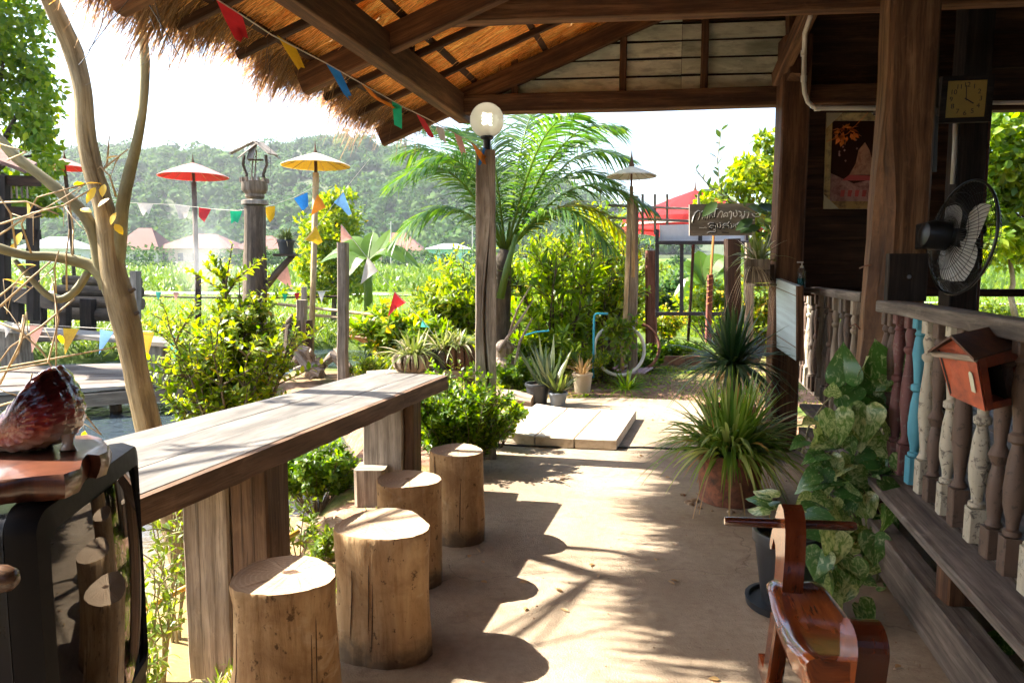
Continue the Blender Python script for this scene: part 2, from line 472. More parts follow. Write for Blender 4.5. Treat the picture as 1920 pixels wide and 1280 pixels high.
def mat_water():
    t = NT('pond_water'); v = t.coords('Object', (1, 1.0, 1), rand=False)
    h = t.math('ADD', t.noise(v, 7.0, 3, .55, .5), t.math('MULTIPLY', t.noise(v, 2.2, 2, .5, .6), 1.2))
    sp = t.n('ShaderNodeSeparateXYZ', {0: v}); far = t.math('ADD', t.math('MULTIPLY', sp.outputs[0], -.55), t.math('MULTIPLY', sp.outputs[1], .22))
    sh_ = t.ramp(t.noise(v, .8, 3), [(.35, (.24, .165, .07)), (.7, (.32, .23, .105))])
    sky_tint_ = t.ramp(t.noise(v, .35, 3), [(.35, (.022, .034, .045)), (.7, (.04, .055, .068))])  # blue put into the base colour to imitate reflected sky
    c = t.mix(t.ramp(t.math('ADD', t.math('MULTIPLY', far, .25), t.math('MULTIPLY', t.noise(v, .6, 2), .15)), [(.50, (0, 0, 0)), (.72, (1, 1, 1))]), sh_, sky_tint_)
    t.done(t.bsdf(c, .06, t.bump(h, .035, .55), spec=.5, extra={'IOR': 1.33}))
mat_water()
def mat_soil():
    t = NT('bank_soil'); v = t.coords('Object', rand=False)
    n2 = t.noise(v, 14, 6, .7)
    c = t.ramp(n2, [(.3, (.16, .10, .06)), (.5, (.30, .21, .135)), (.7, (.46, .36, .26))])
    t.done(t.bsdf(c, .95, t.bump(n2, .03, 1), spec=.15))
mat_soil()
def mat_thatch(name, cols, trans):
    t = NT(name)
    v = t.coords('UV', (1.6, 150, 1)); g = t.noise(v, 1, 4, .6, 0.0)
    v2 = t.coords('UV', (1.5, 5, 1)); s = t.noise(v2, 3, 3)
    c = t.ramp(g, [(.38, cols[0]), (.5, cols[1]), (.62, cols[2])])
    c = t.mix(t.ramp(s, [(.35, (.35, .35, .35)), (.6, (0, 0, 0))]), c, cols[0])
    sh = t.bsdf(c, .7, t.bump(g, .02, 1), spec=.25)
    tr = t.n('ShaderNodeBsdfTranslucent', {0: c}).outputs[0]
    t.done(t.n('ShaderNodeMixShader', {0: trans, 1: sh, 2: tr}).outputs[0])
mat_thatch('thatch', [(.24, .12, .035), (.62, .40, .14), (.82, .60, .27)], .46)
mat_thatch('thatch_outer', [(.40, .26, .12), (.56, .39, .19), (.68, .51, .28)], .36)
leafmat('thatch_straw', (.13, .08, .04), (.25, .165, .085), (.38, .275, .16), trans=.3, rough=.6, spec=.3)
leafmat('lf_yellow', (.055, .115, .012), (.155, .225, .02), (.30, .33, .035), trans=.55, yellow=((.46, .34, .03), .03))
leafmat('lf_green', (.042, .10, .014), (.095, .175, .02), (.18, .25, .03), trans=.55)
leafmat('lf_dark', (.015, .038, .012), (.028, .06, .016), (.05, .09, .02), trans=.3)
leafmat('lf_fresh', (.06, .13, .014), (.135, .22, .02), (.24, .30, .03), trans=.55)
leafmat('lf_palm', (.026, .08, .016), (.055, .125, .02), (.105, .175, .028), trans=.42, spec=.6, rough=.35)
leafmat('lf_palm_yellow', (.12, .15, .012), (.20, .21, .02), (.30, .27, .04), trans=.45)
leafmat('lf_spider', (.065, .14, .02), (.13, .21, .035), (.36, .40, .13), trans=.4, yellow=((.33, .20, .06), .06))
leafmat('lf_pandan', (.012, .038, .014), (.022, .06, .018), (.06, .10, .025), trans=.25, yellow=((.30, .16, .05), .03))
leafmat('lf_grass', (.07, .125, .014), (.12, .185, .022), (.19, .235, .04), trans=.45)
leafmat('lf_reed', (.04, .09, .012), (.08, .14, .018), (.13, .17, .03), trans=.4)
leafmat('lf_rice', (.075, .14, .02), (.105, .17, .025), (.15, .20, .04), trans=.35)
leafmat('lf_teal', (.03, .075, .03), (.05, .105, .03), (.10, .15, .04), trans=.4)
leafmat('lf_snake', (.03, .055, .028), (.06, .09, .04), (.14, .16, .07), trans=.15)
leafmat('lf_orchid', (.06, .095, .02), (.12, .15, .035), (.22, .24, .10), trans=.35, yellow=((.40, .36, .22), .15))
leafmat('lf_dry', (.22, .13, .05), (.33, .22, .09), (.42, .31, .15), trans=.35)
leafmat('lf_hill', (.022, .062, .020), (.042, .095, .025), (.078, .135, .034), trans=.2, rough=.9, spec=.1)
leafmat('petal_yellow', (.55, .33, .02), (.60, .42, .03), (.65, .5, .08), trans=.4)
leafmat('straw_dead', (.30, .24, .14), (.42, .35, .22), (.5, .43, .3), trans=.3)

# ---------------------------------------------------------------- the ground
POND = [(-1.6, -6), (-1.25, .6), (-1.12, 1.8), (-1.08, 2.6), (-1.12, 3.4), (-1.2, 4.3), (-1.28, 5.2), (-1.35, 6.4), (-1.75, 7.4), (-2.6, 8.1), (-3.3, 8.9), (-3.2, 9.9), (-2.6, 10.5),
        (-1.5, 10.9), (-.9, 11.6), (-.9, 13.2), (-1.6, 14.6), (-4.0, 15.6), (-6.3, 14.6), (-8, 13.2), (-11, 12.4), (-20, 12), (-34, 10), (-34, -6)]
_pa = np.array(POND); _pb = np.roll(_pa, -1, axis=0)
def pond_sd(x, y):
    """metres inside the pond (positive) or outside it (negative)"""
    p = np.stack([x, y], -1)[..., None, :]
    ab = _pb - _pa; ap = p - _pa
    h = np.clip((ap * ab).sum(-1) / (ab * ab).sum(-1), 0, 1)
    d = np.linalg.norm(ap - ab * h[..., None], axis=-1).min(-1)
    cond = (_pa[:, 1] > p[..., 1]) != (_pb[:, 1] > p[..., 1])
    xi = (_pb[:, 0] - _pa[:, 0]) * (p[..., 1] - _pa[:, 1]) / np.where(_pb[:, 1] == _pa[:, 1], 1e-9, _pb[:, 1] - _pa[:, 1]) + _pa[:, 0]
    ins = (cond & (p[..., 0] < xi)).sum(-1) % 2 == 1
    return np.where(ins, d, -d)
def sstep(a, b, x):
    t = np.clip((x - a) / (b - a), 0, 1); return t * t * (3 - 2 * t)
SLAB = [(-1.75, -3), (-1.15, .9), (-.86, 2.1), (-.66, 2.9), (-.42, 3.9), (-.22, 4.7), (-.16, 5.6), (-.12, 6.6), (.02, 7.35), (1.1, 7.45), (1.9, 7.3), (2.15, 6.2), (2.35, 5.6), (6.5, 5.2), (6.5, -3)]
_sa = np.array(SLAB); _sb = np.roll(_sa, -1, axis=0)
def in_slab(x, y):
    p = np.stack([x, y], -1)[..., None, :]
    cond = (_sa[:, 1] > p[..., 1]) != (_sb[:, 1] > p[..., 1])
    xi = (_sb[:, 0] - _sa[:, 0]) * (p[..., 1] - _sa[:, 1]) / np.where(_sb[:, 1] == _sa[:, 1], 1e-9, _sb[:, 1] - _sa[:, 1]) + _sa[:, 0]
    return (cond & (p[..., 0] < xi)).sum(-1) % 2 == 1
def ground_z(x, y):
    x = np.asarray(x, float); y = np.asarray(y, float)
    z = -.035 + .03 * np.sin(x * 1.7 + y * .6) * np.cos(y * 1.3 - x * .4) + .015 * np.sin(x * 5.1 + 1) * np.sin(y * 4.3)
    z = np.where(y > 10, z * 2.0, z)
    z = np.where(in_slab(x, y), -.06, z)
    z = z + np.maximum(0, y - 50) * .034
    s = pond_sd(x, y)
    z = z - sstep(-.15, .55, s) * .95
    # the mound the bush grows on
    z = np.maximum(z, -.22 - ((x + 2.15) ** 2 * 1.1 + (y - 5.25) ** 2 * .9))
    return z
def gz(x, y): return float(ground_z(np.array([x]), np.array([y]))[0])
def build_ground():
    ys = np.concatenate([np.linspace(-6, 18, 190), np.geomspace(18.3, 900, 70)])
    us = np.concatenate([np.linspace(-1, -.35, 30), np.linspace(-.33, .33, 130), np.linspace(.35, 1, 30)])
    X = np.stack([us * (15 + max(y, 0) * 1.35) for y in ys]); Y = np.repeat(ys[:, None], len(us), 1)
    Z = ground_z(X, Y)
    P = np.stack([X, Y, Z], -1).reshape(-1, 3)
    n = len(us); i, j = np.meshgrid(np.arange(len(ys) - 1), np.arange(n - 1), indexing='ij')
    a = (i * n + j).ravel(); F = np.concatenate([np.stack([a, a + 1, a + n + 1], 1), np.stack([a, a + n + 1, a + n], 1)])
    o = LB().raw(P, F).build('ground', M['ground'], smooth=True)
    tag(o, kind='structure')
build_ground()
mb = MB(); mb.prism([(x, y, -.09) for x, y in SLAB], (0, 0, .09))
tag(mb.build('pavement', M['concrete_floor']), kind='structure')
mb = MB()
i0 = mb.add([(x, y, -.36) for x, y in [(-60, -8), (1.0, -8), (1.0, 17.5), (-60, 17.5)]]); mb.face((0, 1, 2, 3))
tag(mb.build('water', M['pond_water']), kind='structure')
# the strip of bare soil along the bank below the table
mb = MB()
for k in range(40):
    y = random.uniform(1.0, 5.2); x = -.86 + .26 * (y - 2.1) - random.uniform(-.03, .25)
    r = random.uniform(.012, .035)
    mb.lathe([(r * .5, -r * .6), (r, 0), (r * .7, r * .5), (r * .2, r * .7)], (x, y, gz(x, y)), n=6)
tag(mb.build('bank_rubble', M['bank_soil'], kind='stuff'), 'small clods of pale soil strewn along the pond bank', 'soil')

# pale road across the fields
def build_road():
    t = NT('road'); v = t.coords('Object', rand=False); n = t.noise(v, 1.5, 5)
    t.done(t.bsdf(t.ramp(n, [(.3, (.44, .40, .35)), (.7, (.58, .54, .49))]), .9))
    pts = [(-90, 60), (-50, 52), (-24, 47), (-6, 44), (6, 40), (14, 35), (22, 30.5), (40, 27), (70, 26)]
    mb = MB(); A, B = [], []
    for i in range(len(pts) - 1):
        for s in range(6):
            x = lerp(pts[i][0], pts[i + 1][0], s / 6); y = lerp(pts[i][1], pts[i + 1][1], s / 6)
            w = 2.3 if x < 8 else 1.0
            A.append((x, y - w, gz(x, y - w) + .03)); B.append((x, y + w, gz(x, y + w) + .03))
    mb.strip(A, B)
    tag(mb.build('road', M['road']), kind='structure')
build_road()

# ---------------------------------------------------------------- the wooded hill
def hill_z(x, y):
    px = x / y * FPX + CX
    ridge = np.interp(px, [-700, -100, 150, 250, 330, 470, 560, 650, 720, 800, 900, 1000, 1120, 1250, 1700, 2400, 3200],
                      [255, 290, 312, 303, 296, 302, 296, 288, 296, 300, 322, 352, 395, 440, 455, 400, 390])
    top = HC + (510 - ridge) / FPX * 430
    f = sstep(215, 430, y)
    return 6.5 + (top - 8.0) * (f ** .85) + 4 * np.sin(x * .045) * np.cos(y * .03) * f
def build_hill():
    ys = np.linspace(205, 520, 60); us = np.linspace(-1.35, 1.35, 150)
    Y = np.repeat(ys[:, None], len(us), 1); X = us[None] * Y
    Z = hill_z(X, np.minimum(Y, 435)) - np.maximum(0, Y - 440) * .4
    Z[0] -= 10
    n = len(us); i, j = np.meshgrid(np.arange(len(ys) - 1), np.arange(n - 1), indexing='ij')
    a = (i * n + j).ravel(); F = np.concatenate([np.stack([a, a + 1, a + n + 1], 1), np.stack([a, a + n + 1, a + n], 1)])
    plain('hill_floor', (.045, .065, .02), .95)
    tag(LB().raw(np.stack([X, Y, Z], -1).reshape(-1, 3), F).build('hill', M['hill_floor'], smooth=True), kind='structure')
    # tree crowns: ragged clumps of leaf faces round lumpy hearts
    N = 4300
    y = rng.uniform(212, 436, N); u = np.where(rng.uniform(0, 1, N) < .8, rng.uniform(-.78, .26, N), rng.uniform(.5, .85, N)); x = u * y
    z = hill_z(x, y)
    r = rng.uniform(1.7, 4.2, N) * np.where(rng.uniform(0, 1, N) < .08, 1.6, 1)
    import bmesh
    bm = bmesh.new(); bmesh.ops.create_icosphere(bm, subdivisions=1, radius=1)
    tv = np.array([v.co[:] for v in bm.verts]); tf = np.array([[q.index for q in f.verts] for f in bm.faces]); bm.free()
    lb = LB()
    k = rng.uniform(.7, 1.15, (N, len(tv), 1))
    P = tv[None] * k * (r * .8)[:, None, None] * np.array([1, 1, .95]) + np.stack([x, y, z + r * .6], 1)[:, None]
    lb.raw(P.reshape(-1, 3), (tf[None] + (np.arange(N) * len(tv))[:, None, None]).reshape(-1, 3))
    m = 30
    d = rdir(N * m, -.35, 1).reshape(N, m, 3); d[..., 1] = -np.abs(d[..., 1]) * np.sign(rng.uniform(-.25, 1, (N, m)))
    C = np.stack([x, y, z + r * .6], 1)[:, None] + d * (r * rng.uniform(.75, 1.12, N))[:, None, None] * rng.uniform(.85, 1.1, (N, m, 1))
    dd = nrm(d + rng.normal(0, .5, d.shape)); nn = nrm(d + rng.normal(0, .6, d.shape) + np.array([0, 0, .4]))
    lb.leaves(C.reshape(-1, 3), np.cross(dd, rdir(N * m).reshape(N, m, 3)).reshape(-1, 3), nn.reshape(-1, 3), np.repeat(r * .42, m), np.repeat(r * .36, m))
    o = lb.build('forest', M['lf_hill'], kind='stuff')
    tag(o, 'dense green wood covering the far hill', 'forest')
build_hill()

# ---------------------------------------------------------------- village at the foot of the hill
for nm, c in (('roof_brown', (.15, .062, .045)), ('roof_red', (.22, .085, .06)), ('roof_grey', (.30, .31, .34)), ('house_cream', (.62, .56, .48)), ('house_pink', (.62, .42, .36)), ('house_teal', (.30, .62, .52)),
              ('house_white', (.72, .72, .70)), ('wall_grey', (.36, .35, .33))):
    plain(nm, c, .85, var=.15)
plain('far_window', (.05, .06, .07), .25)
def house(px0, px1, ypx_base, ypx_eave, ypx_top, d, dep, wall, roof, label, nwin=3, hip=.35):
    a = at(px0, ypx_base, d); b = at(px1, ypx_base, d); w = b.x - a.x; zb = a.z - 1.0
    ze = at(px0, ypx_eave, d).z; zt = at(px0, ypx_top, d).z
    cx, cyy = (a.x + b.x) / 2, d + dep / 2
    t = thing('house', (cx, cyy, zb), label, 'house')
    m = MB(); m.box((cx, cyy, (zb + ze) / 2), w * .94, dep * .94, ze - zb, ch=.02); m.build('wall', M[wall], t)
    r = MB(); e = .05 * w
    p = [(a.x - e, d - e, ze), (b.x + e, d - e, ze), (b.x + e, d + dep + e, ze), (a.x - e, d + dep + e, ze), (a.x + w * hip, cyy, zt), (b.x - w * hip, cyy, zt)]
    i = r.add(p)
    for f in ((0, 1, 5, 4), (1, 2, 5), (2, 3, 4, 5), (3, 0, 4), (3, 2, 1, 0)): r.face([i + q for q in f], [(0, 0)] * len(f))
    r.build('roof', M[roof], t)
    for k in range(nwin):
        x = a.x + w * (k + .5) / nwin
        q = MB(); q.box((x, d + dep * .03 - .05, lerp(zb + 1, ze, .5)), w / nwin * .35, .12, (ze - zb - 1) * .45, ch=.01); q.build('window', M['far_window'], t)
house(212, 298, 496, 468, 425, 150, 9, 'house_cream', 'roof_brown', 'brown hip-roofed house partly behind the forked tree trunk')
house(296, 436, 497, 466, 436, 152, 12, 'house_pink', 'roof_brown', 'wide house with faded brown hip roof behind the red parasol', 5)
house(440, 530, 497, 467, 440, 156, 10, 'house_cream', 'roof_brown', 'faded brown-roofed house behind the tall lantern post')
house(690, 790, 497, 470, 434, 148, 10, 'house_pink', 'roof_red', 'house with reddish tiled hip roof above the banana plant', 4)
house(798, 884, 497, 467, 455, 146, 8, 'house_teal', 'roof_grey', 'low teal-walled house beside the coconut palm', 4)
house(30, 140, 492, 466, 442, 140, 9, 'house_white', 'roof_grey', 'white house with pale grey roof behind bare branches', 4)
m = MB(); a = at(770, 500, 140); b = at(900, 500, 140); m.beam((a.x, 140, a.z - .4), (b.x, 140, a.z - .4), .25, 3.2)
tag(m.build('boundary_wall', M['wall_grey'], loc=(a.x, 140, a.z - 2)), 'grey block boundary wall in front of the teal house', 'wall')
for k, (px, y0, y1, d, lab) in enumerate(((733, 415, 500, 120, 'slim pale utility pole beside the red-roofed house'), (886, 420, 500, 120, 'slim utility pole beside the teal-walled house'))):
    m = MB(); m.tube([at(px, y1, d), at(px, y0, d)], .13, 6); m.beam(at(px - 5, y0 + 5, d), at(px + 5, y0 + 5, d), .12, .12)
    tag(m.build('utility_pole', M['wall_grey'], loc=at(px, y1, d)), lab, 'pole')
# ---------------------------------------------------------------- plants
def foliage_cloud(lb, C, R, n, L, W, tmpl=T_DIAMOND, out=.6, up=.25, shell=.55):
    """n leaves through an ellipsoid at C with radii R, denser towards the outside"""
    d = rdir(n); r = rng.uniform(shell ** 3, 1, n) ** (1 / 3)
    P = np.array(C) + d * r[:, None] * np.array(R) * rng.uniform(.8, 1.15, (n, 1))
    D = nrm(d * out + rng.normal(0, .6, (n, 3)) + np.array([0, 0, -.25]))
    N = nrm(rng.normal(0, .7, (n, 3)) + np.array([0, 0, up + .5]) + d * .3)
    s = rng.uniform(.65, 1.25, n)
    lb.leaves(P, D, N, L * s, W * s, tmpl)
def sprig_leaves(lb, path, n, L, W, tmpl=T_DIAMOND, start=.2, lift=.5):
    """leaves set in pairs along a twig"""
    path = np.array([tuple(p) for p in path]); t = np.linspace(start, 1, n) * (len(path) - 1)
    i = np.minimum(t.astype(int), len(path) - 2); f = (t - i)[:, None]
    P = path[i] * (1 - f) + path[i + 1] * f; T = nrm(path[i + 1] - path[i])
    ref = nrm(np.cross(T, np.array([.3, .2, 1.0]))); b = np.cross(T, ref)
    a = np.arange(n) * 2.4 + rng.uniform(-.4, .4, n)
    o = ref * np.cos(a)[:, None] + b * np.sin(a)[:, None]
    D = nrm(o + T * .6 + np.array([0, 0, .1]) + rng.normal(0, .15, (n, 3)))
    N = nrm(T * lift + np.array([0, 0, .8]) - o * .2 + rng.normal(0, .25, (n, 3)))
    s = rng.uniform(.7, 1.2, n) * (1 - .35 * np.linspace(0, 1, n) ** 3)
    lb.leaves(P, D, N, L * s, W * s, tmpl)
def curve(p0, p1, sag=0.0, side=0.0, n=5, wob=0.0):
    p0, p1 = Vector(p0), Vector(p1); d = p1 - p0
    s = d.cross(UP); s = s.normalized() if s.length > 1e-5 else Vector((1, 0, 0))
    return [p0 + d * (i / n) + UP * (-sag * math.sin(math.pi * i / n)) + s * (side * math.sin(math.pi * i / n)) + Vector((random.uniform(-wob, wob), random.uniform(-wob, wob), random.uniform(-wob, wob))) * (0 < i < n) for i in range(n + 1)]
def shrub(name, label, cat, base, spread, height, stems, per, L, W, mat, stem_mat='bark_dark', tmpl=T_LEAF, splay=.55, group=None, forks=3, lean=(0, 0), flowers=None):
    """stems that fork, each twig set with leaves"""
    base = Vector(base)
    t = thing(name, base, label, cat, group)
    sm = MB(); lb = LB(); fl = LB()
    for k in range(stems):
        a = random.uniform(0, 2 * math.pi); rr = random.random() ** .5
        h = height * random.uniform(.6, 1.0) * (1 - .3 * rr)
        tip = base + Vector((math.cos(a) * spread * rr + lean[0] * h, math.sin(a) * spread * rr * .8 + lean[1] * h, h))
        b0 = base + Vector((math.cos(a) * spread * .12 * rr, math.sin(a) * spread * .12 * rr, -.03))
        pth = curve(b0, tip, sag=-h * .06, side=random.uniform(-.08, .08) * h, n=5, wob=.01 * height)
        sm.tube(pth, [max(.0025, height * .009 * (1 - .8 * i / 5)) for i in range(6)], 5)
        sprig_leaves(lb, pth, per, L, W, tmpl, start=.3)
        for q in range(forks):
            i = random.choice((2, 3, 4)); s = pth[i]
            e = s + Vector((random.uniform(-1, 1), random.uniform(-1, 1), random.uniform(.2, 1.1))).normalized() * h * random.uniform(.15, .33) * splay / .55
            tw = curve(s, e, sag=-.01, n=3, wob=.008 * height)
            sm.tube(tw, [height * .004, height * .003, height * .0025, height * .0015], 4)
            sprig_leaves(lb, tw, max(4, int(per * .6)), L, W, tmpl, start=.15)
            if flowers and random.random() < flowers[1]:
                foliage_cloud(fl, tuple(e), (L * .5,) * 3, 7, L * .5, L * .4)
    sm.build('stem', M[stem_mat], t)
    lb.build('foliage', M[mat], t)
    if flowers and fl.n: fl.build('flowers', M[flowers[0]], t, kind='stuff')
    return t
def blades_plant(lb, c, n, L, W, el=(.3, 1.3), droop=(.5, 1.0), r0=.05, seg=6, tip=.08, base=.7, sx=1.0):
    a = rng.uniform(0, 2 * math.pi, n); e = rng.uniform(el[0], el[1], n)
    D = np.stack([np.cos(a) * np.cos(e) * sx, np.sin(a) * np.cos(e), np.sin(e)], 1)
    P = np.array(c) + np.stack([np.cos(a), np.sin(a), np.zeros(n)], 1) * rng.uniform(0, r0, n)[:, None]
    l = L * rng.uniform(.6, 1.1, n)
    S = np.stack([-np.sin(a), np.cos(a), rng.uniform(-.5, .5, n)], 1)
    lb.blades(P, D, l, W * rng.uniform(.7, 1.2, n), rng.uniform(droop[0], droop[1], n) * np.cos(e) ** .5, seg, S, tip, base)
def frond(lb, mbs, p0, p1, sag, leaflet, n=46, width=.024, hang=.45, fwd=.55):
    """one feather palm leaf: midrib plus leaflets to both sides"""
    pth = curve(p0, p1, sag=-sag, n=10)
    L = sum((pth[i + 1] - pth[i]).length for i in range(10))
    mbs.tube(pth, [max(.004, .02 * (1 - i / 10.5)) * (L / 2.0) ** .5 for i in range(11)], 5)
    A = np.array([tuple(p) for p in pth]); t = np.linspace(.14, .995, n) * 10; i = np.minimum(t.astype(int), 9); f = (t - i)[:, None]
    P = A[i] * (1 - f) + A[i + 1] * f; T = nrm(A[i + 1] - A[i])
    side = nrm(np.cross(T, np.array([0, 0, 1.0]))); upv = np.cross(side, T)
    ln = leaflet * np.clip(np.sin(np.linspace(.28, 2.95, n)) ** .7, .25, 1)
    for s in (-1, 1):
        D = nrm(side * s + T * (fwd + .3 * np.linspace(0, 1, n)[:, None] ** 2) + upv * rng.uniform(-.15, .3, (n, 1)) + rng.normal(0, .05, (n, 3)))
        S = nrm(T - D * (T * D).sum(1, keepdims=True) + upv * .4)
        lb.blades(P, D, ln * rng.uniform(.85, 1.1, n), width * rng.uniform(.8, 1.15, n), hang * rng.uniform(.5, 1.3, n), 4, S, .08, .6)
def grass_patch(name, label, pts, L, W, mat, droop=.4, seg=2):
    pts = np.asarray(pts); n = len(pts)
    z = ground_z(pts[:, 0], pts[:, 1])
    keep = z > -.34
    pts, z = pts[keep], z[keep]; n = len(pts)
    a = rng.uniform(0, 2 * math.pi, n); e = rng.uniform(.6, 1.5, n)
    D = np.stack([np.cos(a) * np.cos(e), np.sin(a) * np.cos(e), np.sin(e)], 1)
    S = np.stack([np.ones(n), rng.uniform(-.6, .6, n), np.zeros(n)], 1)
    lb = LB(); lb.blades(np.stack([pts[:, 0], pts[:, 1], z - .01], 1), D, L * rng.uniform(.4, 1.2, n), W * rng.uniform(.7, 1.3, n), droop * rng.uniform(.4, 1.4, n), seg, S, .1, .8)
    o = lb.build(name, M[mat], kind='stuff')
    return tag(o, label, 'grass')
# ---------------------------------------------------------------- the thatched pavilion
CD = Vector((.995, -.0995, 0)); PD = Vector((.238, .971, 0))
PF = at(862, 202, 5.72); ZP = PF.z; SL = .41
def plate_pt(y): return PF + PD * ((y - PF.y) / PD.y)
def roof_pt(y, t, dz=0.0):
    return plate_pt(y) + CD * t + UP * (SL * t + dz)
pav = thing('thatched_pavilion', (1.5, 3, 0), 'open timber pavilion with thatched roof, pale green gable boards and dark posts', 'pavilion')
def part(mb, name, mat, parent=None, **k): return mb.build(name, M[mat] if isinstance(mat, str) else mat, parent or pav, **k)
# wall plate and rafters
part(MB().beam(plate_pt(-2.6), PF + PD * .12, .10, .20, seg=10, jit=.004), 'wall_plate', 'timber_brown')
RIDGE = 3.3
RY = [5.72, 4.30, 2.95, 1.6, .2, -1.2, -2.4]
TAIL = [-.66, -.52, -.56, -.55, -.55, -.55, -.55]
for y0, tl in zip(RY, TAIL):
    part(MB().beam(roof_pt(y0, tl, .05), roof_pt(y0, RIDGE, .05), .075, .15, seg=6, jit=.004), 'rafter', 'timber_brown')
# short post standing on the plate beside the gable corner
q = at(768, 100, 4.75)
part(MB().beam(q - UP * .16, q + UP * .12, .06, .06, up=CD), 'king_strut', 'timber_dark')
# thin common rafters between the main ones
ys = []
for a, b in zip(RY[:-1], RY[1:]):
    n = 3
    for k in range(1, n): ys.append(lerp(a, b, k / n))
for y0 in ys:
    part(MB().beam(roof_pt(y0, -.62, .115), roof_pt(y0, RIDGE, .115), .035, .045, seg=4, jit=.003), 'batten_rafter', 'timber_dark')
# purlins
for t in np.arange(-.44, RIDGE, .56):
    part(MB().beam(roof_pt(-2.5, t, .155), roof_pt(5.95, t, .155), .045, .03, up=Vector((-SL, 0, 1)), seg=8, jit=.004), 'purlin', 'timber_dark')
# thatch, panel by panel: a bundle of straw bent over its rod
thatch = MB()
for side in (0,):
    a = [roof_pt(y, -.62 if y > 0 else -.34, .27) for y in (-2.6, 6.05)]
    if side == 0: p = [a[0], roof_pt(2.85, -.34, .27), roof_pt(2.86, -.62, .27), a[1], roof_pt(6.05, 1.55, .27), roof_pt(-2.6, 1.55, .27)]
    else:
        p = [a[0], a[1], a[1] + CD * 4.2 - UP * SL * 4.2, a[0] + CD * 4.2 - UP * SL * 4.2]
    i_ = thatch.add([Vector(q) + UP * .05 for q in p]); thatch.face([i_ + q for q in range(len(p))], [((q - p[0]).dot(CD), (q - p[0]).dot(PD)) for q in p])
thatch_o = part(thatch, 'thatch', 'thatch_outer')
a = roof_pt(-2.6, 1.53, .33), roof_pt(6.05, 1.53, .33); b = roof_pt(6.05, RIDGE, .33), roof_pt(-2.6, RIDGE, .33)
rd = part(MB().prism([a[0], a[1], b[0], b[1]], UP * .08), 'opaque_roof_cover', 'timber_dark')  # this piece and the rear slope are opaque to keep sunlight out
part(MB().prism([b[1], b[0], b[0] + CD * 4.2 - UP * SL * 4.2, b[1] + CD * 4.2 - UP * SL * 4.2], UP * .08), 'rear_slope', 'timber_dark')
panel = MB()
PW, PH = .46, .30
prof = [(-.03, .012), (0.0, -.022), (.03, -.030), (.055, -.018), (.07, .0), (.16, .004), (PH + .02, .030)]
nu = 7
grid = []
for i in range(nu):
    u = (i / (nu - 1) - .5) * PW * 1.03
    r = [(u, t, z + random.uniform(-.006, .006) + .006 * math.cos(i * 2.1)) for t, z in prof]
    grid.append([panel.add([p]) for p in r])
for i in range(nu - 1):
    for j in range(len(prof) - 1):
        q = [grid[i][j], grid[i + 1][j], grid[i + 1][j + 1], grid[i][j + 1]]
        panel.face(q, [(panel.v[k].y, panel.v[k].x) for k in q])
pm = bpy.data.meshes.new('thatch_panel')
pm.from_pydata([tuple(v) for v in panel.v], [], panel.f)
ul = pm.uv_layers.new(name='UVMap'); ul.data.foreach_set('uv', [c for f in panel.uv for q in f for c in q])
pm.materials.append(M['thatch'])
pm.polygons.foreach_set('use_smooth', [True] * len(panel.f))
sx = PD.copy(); sy = (CD + UP * SL).normalized(); sz = sx.cross(sy).normalized(); sy = sz.cross(sx)
if sz.z < 0: sz = -sz
rows = np.arange(-.66, 2.95, PH)
cols = np.arange(5.85, -2.4, -PW * .97)
for i, t in enumerate(rows):
    for j, y in enumerate(cols):
        if (t > 1.9 and y < 3) or (t < -.4 and y < 2.8): continue
        o = bpy.data.objects.new('thatch_panel', pm); col.objects.link(o); o.parent = thatch_o; ORG[o] = ORG[pav]
        c = roof_pt(y, t, .215 + random.uniform(-.008, .008))
        ax = sx * random.uniform(.97, 1.05); q = Matrix.Rotation(random.uniform(-.035, .035), 3, sz)
        mtx = Matrix((q @ ax, q @ sy, sz)).transposed().to_4x4()
        mtx.translation = c - ORG[pav]
        o.matrix_local = mtx
# ragged straw hanging along the eave and round the far corner
lb = LB()
def fringe(n, y0, y1, t0, t1, lmin, lmax):
    y = rng.uniform(y0, y1, n); t = rng.uniform(t0, t1, n); h = rng.uniform(.17, .33, n)
    base = np.array(plate_pt(0)); P = base + np.outer(y / PD.y, np.array(PD)) + np.outer(t, np.array(CD)) + np.outer(SL * t + h, [0, 0, 1])
    D = np.outer(np.ones(n), -np.array(CD)) + np.outer(np.ones(n), [0, 0, -.55]) + rng.normal(0, .22, (n, 3)) + np.outer(rng.uniform(-.3, .3, n), np.array(PD))
    L = rng.uniform(lmin, lmax, n) * (1 + .35 * np.sin(y * 6.1) + .35 * np.sin(y * 23) + .25 * np.sin(y * 57))
    lb.blades(P, D, L, rng.uniform(.004, .009, n), rng.uniform(.1, .7, n), 3, None, .2, .9)
fringe(5200, -2.5, 2.85, -.40, -.20, .05, .2)
fringe(9000, 2.8, 5.95, -.68, -.42, .05, .21)
fringe(5000, 2.8, 5.95, -.64, -.42, .04, .15)
n = 1700                      # gable verge, pointing outwards and away
t = rng.uniform(-.6, 1.2, n); yv = rng.uniform(5.7, 5.95, n)
P = np.array(plate_pt(0)) + np.outer(yv / PD.y, np.array(PD)) + np.outer(t, np.array(CD)) + np.outer(SL * t + rng.uniform(.2, .34, n), [0, 0, 1])
D = np.outer(np.ones(n), np.array(PD)) * rng.uniform(.2, 1, (n, 1)) - np.outer(rng.uniform(.2, 1, n), np.array(CD)) + np.outer(np.ones(n), [0, 0, -.5]) + rng.normal(0, .2, (n, 3))
lb.blades(P, D, rng.uniform(.1, .3, n), rng.uniform(.004, .008, n), rng.uniform(.1, .6, n), 3, None, .2, .9)
lb.build('straw_fringe', M['thatch_straw'], thatch_o, kind='stuff')

